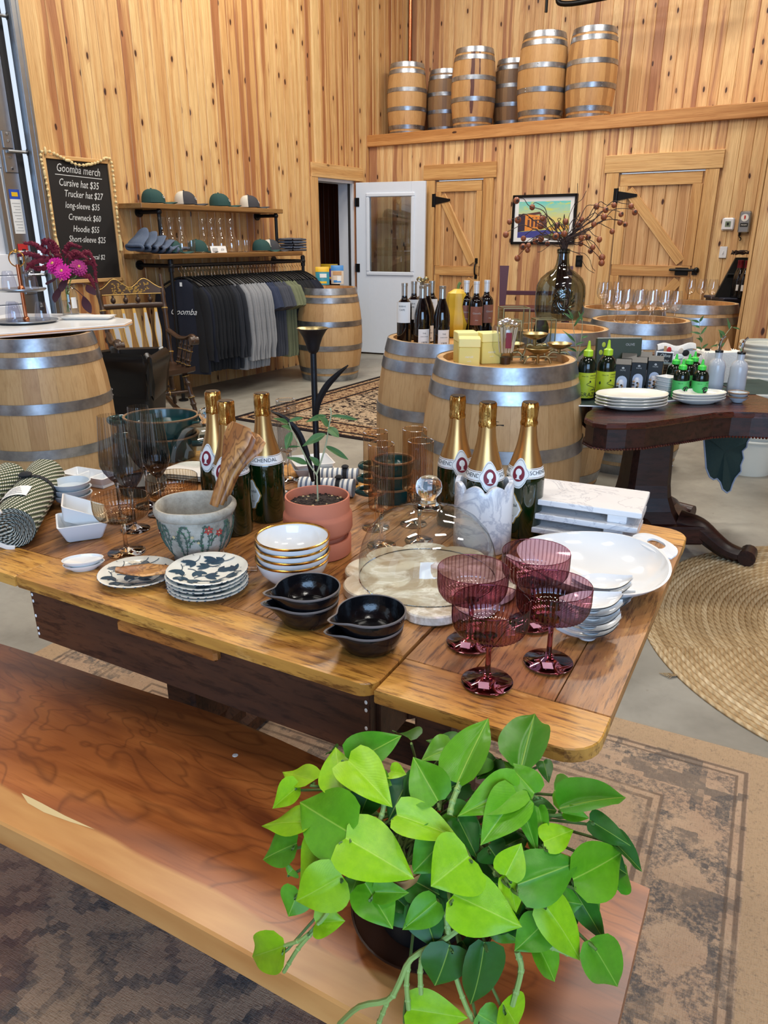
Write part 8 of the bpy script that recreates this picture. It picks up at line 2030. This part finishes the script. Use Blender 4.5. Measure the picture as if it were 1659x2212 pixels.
# ------------------------------------------------------------ live-edge bench
BA = math.radians(-28); BU = V((math.cos(BA), math.sin(BA), 0)); BVv = V((-math.sin(BA), math.cos(BA), 0))
bo = V((.426, .903, 0))-BVv*.2-BU*1.05
BN = T('live_edge_bench', 'long live-edge wooden bench with pale sapwood edge, in front of the oak table', 'bench', (bo.x, bo.y, 0), BA)
out = []
for i in range(41): x = -1.05+2.1*i/40; out.append((x, -.2+.004*math.sin(x*5)))
for i in range(41):
    x = 1.05-2.1*i/40; wv = .200+.018*math.sin(x*3.1+.6)+.010*math.sin(x*8)+.03*math.exp(-((x+.25)/.35)**2); out.append((x, wv))
b = B(); n = len(out); zt, th_ = .45, .052
tl_ = [(x, y, zt) for x, y in [(x, y-.004 if y > 0 else y+.004) for x, y in out]]
vs = [(x, y+(.012 if y > 0 else 0), zt-th_) for x, y in out]+[(x, y+(.008 if y > 0 else 0), zt-th_*.4) for x, y in out]+[(x, y, zt-.004) for x, y in out]+tl_
fs = [(j*n+i, j*n+(i+1) % n, j*n+n+(i+1) % n, j*n+n+i) for j in range(3) for i in range(n)]
half = n//2
for base, flip in ((3*n, False), (0, True)):
    for i in range(half-1):
        q = (base+i, base+i+1, base+n-2-i, base+n-1-i); fs.append(tuple(reversed(q)) if flip else q)
b.add(vs, fs, 'slab'); b.ob('slab', BN, smooth=False)
for x in (-.75, .75):
    for sg in (-1, 1):
        b = B(); b.tube([(x+sg*0, sg*.16, 0), (x, sg*.11, .40)], .024, 'black_iron', 10); b.ob('leg', BN)
    b = B(); b.box((x, 0, .393), (.08, .30, .008), 'black_iron'); b.ob('mounting_plate', BN, smooth=False)
# small white fleck and light scar in the slab
b = B(); pk = on(508, 1632, .45)-BN.location; pk = V((pk.dot(BU), pk.dot(BVv), .4505)); b.lathe([(.006, 0), (.004, .0006), (0, .0006)], 'linen', 12); o = b.ob('filled_knot', BN, pk)
b = B(); sc_ = [(on(x, y, .45)-BN.location) for x, y in ((46, 1713), (90, 1735), (140, 1762), (205, 1792), (150, 1775), (95, 1755), (60, 1735))]; b.add([(p.dot(BU), p.dot(BVv), .4503) for p in sc_], [tuple(range(7))], 'bead'); b.ob('pale_scar', BN, smooth=False)

# ------------------------------------------------------------ pothos plant on the bench
plain('saucer_brown', (58, 36, 26), .15)
pp_ = on(915, 1985, .45); PO = T('pothos_plant', 'bright green trailing pothos in a dark pot and saucer on the bench end', 'plant', pp_)
b = B(); b.lathe(solid([(.085, 0), (.095, .004), (.108, .022), (.110, .026)], .003, .005), 'saucer_brown', 44); b.ob('saucer', PO)
b = B(); b.lathe([(0, .006), (.064, .006), (.068, .02), (.083, .115), (.087, .116), (.087, .128), (.081, .128), (.078, .11), (0, .105)], 'plastic_black', 36); b.ob('pot', PO)
b = B(); b.lathe([(.078, .108), (.04, .114), (0, .115)], 'soil', 24); b.ob('soil', PO)
CE_ = V((.095, .80, .60)); RA_ = V((.30, .20, .24))
def canopy(px, py, k=1.0):
    """point on the rounded crown of the plant where this part of the photograph shows it"""
    px, py = 500+px/1.8033, 1500+py/1.8033
    r = ray(px, py); o_ = CAM-CE_; S = lambda v: V((v.x/(RA_.x*k), v.y/(RA_.y*k), v.z/(RA_.z*k))); a, c = S(r), S(o_)
    A, Bq, Cq = a.dot(a), 2*a.dot(c), c.dot(c)-1; D = Bq*Bq-4*A*Cq
    t = (-Bq-math.sqrt(D))/(2*A) if D > 0 else -Bq/(2*A)
    p = CAM+r*t
    if p.z < .462: p = CAM+r*((.462-CAMH)/r.z)
    return p
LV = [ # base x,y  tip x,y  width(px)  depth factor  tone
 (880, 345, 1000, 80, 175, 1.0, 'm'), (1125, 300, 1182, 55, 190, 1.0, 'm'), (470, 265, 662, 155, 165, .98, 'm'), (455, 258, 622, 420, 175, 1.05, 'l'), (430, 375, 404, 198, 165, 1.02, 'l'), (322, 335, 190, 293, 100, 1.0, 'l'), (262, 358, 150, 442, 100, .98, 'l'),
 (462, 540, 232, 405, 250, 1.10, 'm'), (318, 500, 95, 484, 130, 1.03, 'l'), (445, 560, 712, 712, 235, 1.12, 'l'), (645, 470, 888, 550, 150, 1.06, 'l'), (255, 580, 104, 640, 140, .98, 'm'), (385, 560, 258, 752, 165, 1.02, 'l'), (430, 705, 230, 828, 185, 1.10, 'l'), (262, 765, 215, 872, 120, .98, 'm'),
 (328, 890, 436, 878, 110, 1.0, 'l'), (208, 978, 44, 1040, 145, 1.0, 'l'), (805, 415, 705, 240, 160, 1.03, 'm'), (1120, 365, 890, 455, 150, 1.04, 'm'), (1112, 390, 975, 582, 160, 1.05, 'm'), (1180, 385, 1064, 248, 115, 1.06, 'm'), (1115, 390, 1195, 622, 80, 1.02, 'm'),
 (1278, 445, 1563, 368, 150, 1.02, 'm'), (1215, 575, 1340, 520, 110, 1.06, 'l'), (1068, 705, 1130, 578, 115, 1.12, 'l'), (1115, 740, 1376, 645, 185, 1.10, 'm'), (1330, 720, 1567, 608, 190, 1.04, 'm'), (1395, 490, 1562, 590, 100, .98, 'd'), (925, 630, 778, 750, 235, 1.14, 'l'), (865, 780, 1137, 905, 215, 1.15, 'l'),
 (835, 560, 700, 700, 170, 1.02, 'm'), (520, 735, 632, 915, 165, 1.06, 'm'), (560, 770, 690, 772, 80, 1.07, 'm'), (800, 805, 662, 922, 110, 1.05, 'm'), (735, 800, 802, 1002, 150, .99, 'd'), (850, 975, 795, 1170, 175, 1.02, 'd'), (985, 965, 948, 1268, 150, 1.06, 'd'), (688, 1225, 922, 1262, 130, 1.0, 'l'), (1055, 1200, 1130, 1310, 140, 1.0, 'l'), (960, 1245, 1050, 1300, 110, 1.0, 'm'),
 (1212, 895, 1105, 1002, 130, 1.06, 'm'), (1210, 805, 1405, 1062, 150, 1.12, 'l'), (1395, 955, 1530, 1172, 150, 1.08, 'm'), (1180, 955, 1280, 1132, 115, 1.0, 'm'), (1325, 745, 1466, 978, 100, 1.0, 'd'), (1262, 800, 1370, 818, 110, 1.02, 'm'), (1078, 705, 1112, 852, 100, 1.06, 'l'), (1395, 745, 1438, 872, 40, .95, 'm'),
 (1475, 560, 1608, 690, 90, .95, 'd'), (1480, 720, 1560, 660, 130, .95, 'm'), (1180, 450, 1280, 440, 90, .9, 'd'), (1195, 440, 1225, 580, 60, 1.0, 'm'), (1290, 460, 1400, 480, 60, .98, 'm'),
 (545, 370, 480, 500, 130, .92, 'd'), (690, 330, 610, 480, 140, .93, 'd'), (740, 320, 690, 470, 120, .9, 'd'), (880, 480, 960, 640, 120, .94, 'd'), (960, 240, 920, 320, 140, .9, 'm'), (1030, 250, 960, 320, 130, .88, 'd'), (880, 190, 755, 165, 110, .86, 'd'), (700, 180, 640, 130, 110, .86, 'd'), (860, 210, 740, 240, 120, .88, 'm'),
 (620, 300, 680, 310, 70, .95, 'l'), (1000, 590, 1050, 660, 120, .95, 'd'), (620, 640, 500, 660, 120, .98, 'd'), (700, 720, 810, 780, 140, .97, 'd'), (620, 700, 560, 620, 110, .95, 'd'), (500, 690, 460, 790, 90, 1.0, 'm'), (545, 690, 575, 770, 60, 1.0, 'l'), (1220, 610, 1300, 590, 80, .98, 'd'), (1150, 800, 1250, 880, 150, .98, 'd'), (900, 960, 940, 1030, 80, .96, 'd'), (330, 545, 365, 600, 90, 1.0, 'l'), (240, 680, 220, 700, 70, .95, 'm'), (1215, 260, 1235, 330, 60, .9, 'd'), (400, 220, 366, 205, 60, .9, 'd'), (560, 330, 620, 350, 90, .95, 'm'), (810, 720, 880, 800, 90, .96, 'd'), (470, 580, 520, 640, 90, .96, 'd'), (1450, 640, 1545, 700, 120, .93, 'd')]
_r = random.Random(77)
for k in range(34):
    x, y = _r.uniform(330, 1420), _r.uniform(330, 900)
    if ((x-860)/560)**2+((y-600)/340)**2 > 1: continue
    a = _r.uniform(0, 6.283); L = _r.uniform(110, 170); LV.append((x, y, x+L*math.cos(a), y+L*.8*math.sin(a)+40, _r.uniform(90, 150), _r.uniform(.80, .90), _r.choice('ddm')))
random.seed(31); crown = pp_+V((0, 0, .115)); stem_pts = []
for i, (x0, y0, x1, y1, wpx, k, tone) in enumerate(LV):
    p, q = canopy(x0, y0, k), canopy(x1, y1, k*(1.03 if y1 > y0 else .99)); zc_ = (p-CAM).length
    w_ = wpx/1.8033*zc_/F_*1.0; d = q-p; mid = (p+q)/2
    n = (mid-CE_); n = V((n.x/RA_.x**2, n.y/RA_.y**2, n.z/RA_.z**2)).normalized(); n = (n*.6+(CAM-mid).normalized()*.6+V((0, 0, .45))+V((random.uniform(-.45, .45), random.uniform(-.3, .3), random.uniform(-.2, .3)))).normalized()
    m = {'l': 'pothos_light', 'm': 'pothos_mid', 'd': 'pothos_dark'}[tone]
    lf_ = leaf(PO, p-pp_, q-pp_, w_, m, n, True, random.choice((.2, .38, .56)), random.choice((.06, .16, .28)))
    b = B(); root = V((random.uniform(-.05, .05), random.uniform(-.05, .05), .115)); pl_ = p-pp_
    if pl_.z > .10: b.tube(bez([root, root.lerp(pl_, .45)+V((0, 0, .05)), pl_-(q-p)*.06+V((0, 0, -.008)), pl_+V((0, 0, -.004))], 10), [.0019]*10+[.0012]*4, 'stem_green', 5); b.ob('petiole', PO)
plain('vine_green', (142, 170, 92), .45)
VN = [([(885, 915), (820, 960), (700, 1030), (655, 1120), (610, 1190), (500, 1215), (420, 1284)], .0034), ([(690, 1040), (682, 1130), (690, 1225)], .003), ([(745, 1010), (735, 1080), (738, 1165)], .003), ([(840, 965), (880, 1120), (912, 1210), (940, 1268)], .0028), ([(610, 1190), (590, 1240), (570, 1290)], .0028), ([(208, 978), (270, 955), (330, 905), (375, 850), (400, 800)], .0024), ([(330, 910), (260, 990), (205, 1080)], .0026), ([(1180, 965), (1250, 985), (1340, 1020)], .0032), ([(1112, 1000), (1128, 1075), (1095, 1210)], .0034), ([(1140, 905), (1200, 890), (1280, 925)], .0032), ([(1145, 825), (1215, 838)], .003), ([(430, 600), (470, 640), (430, 690)], .003), ([(1120, 720), (1050, 690), (1020, 705)], .003), ([(860, 800), (840, 860), (845, 930)], .0035), ([(600, 400), (585, 470), (560, 520)], .003), ([(890, 345), (860, 420), (850, 470)], .0035)]
for path, r_ in VN:
    c = bez([canopy(x, y, 1.0)-pp_ for x, y in path], 22); b = B(); b.tube(c, r_, 'vine_green', 7)
    for k in range(4, len(c)-2, 7): b.ball(c[k], r_*1.3, 'vine_green', 7, 5)
    b.ob('vine', PO)
b = B(); q0, q1 = canopy(655, 665, 1.0)-pp_, canopy(650, 745, 1.0)-pp_; b.grid(lambda u, v: q0.lerp(q1, u)+V(((v-.5)*.05*math.sin(PI*(u*.8+.1)), -.012*math.sin(PI*v), .004*math.sin(u*14))), 8, 6, 'dead_leaf'); b.ob('withered_leaf', PO)
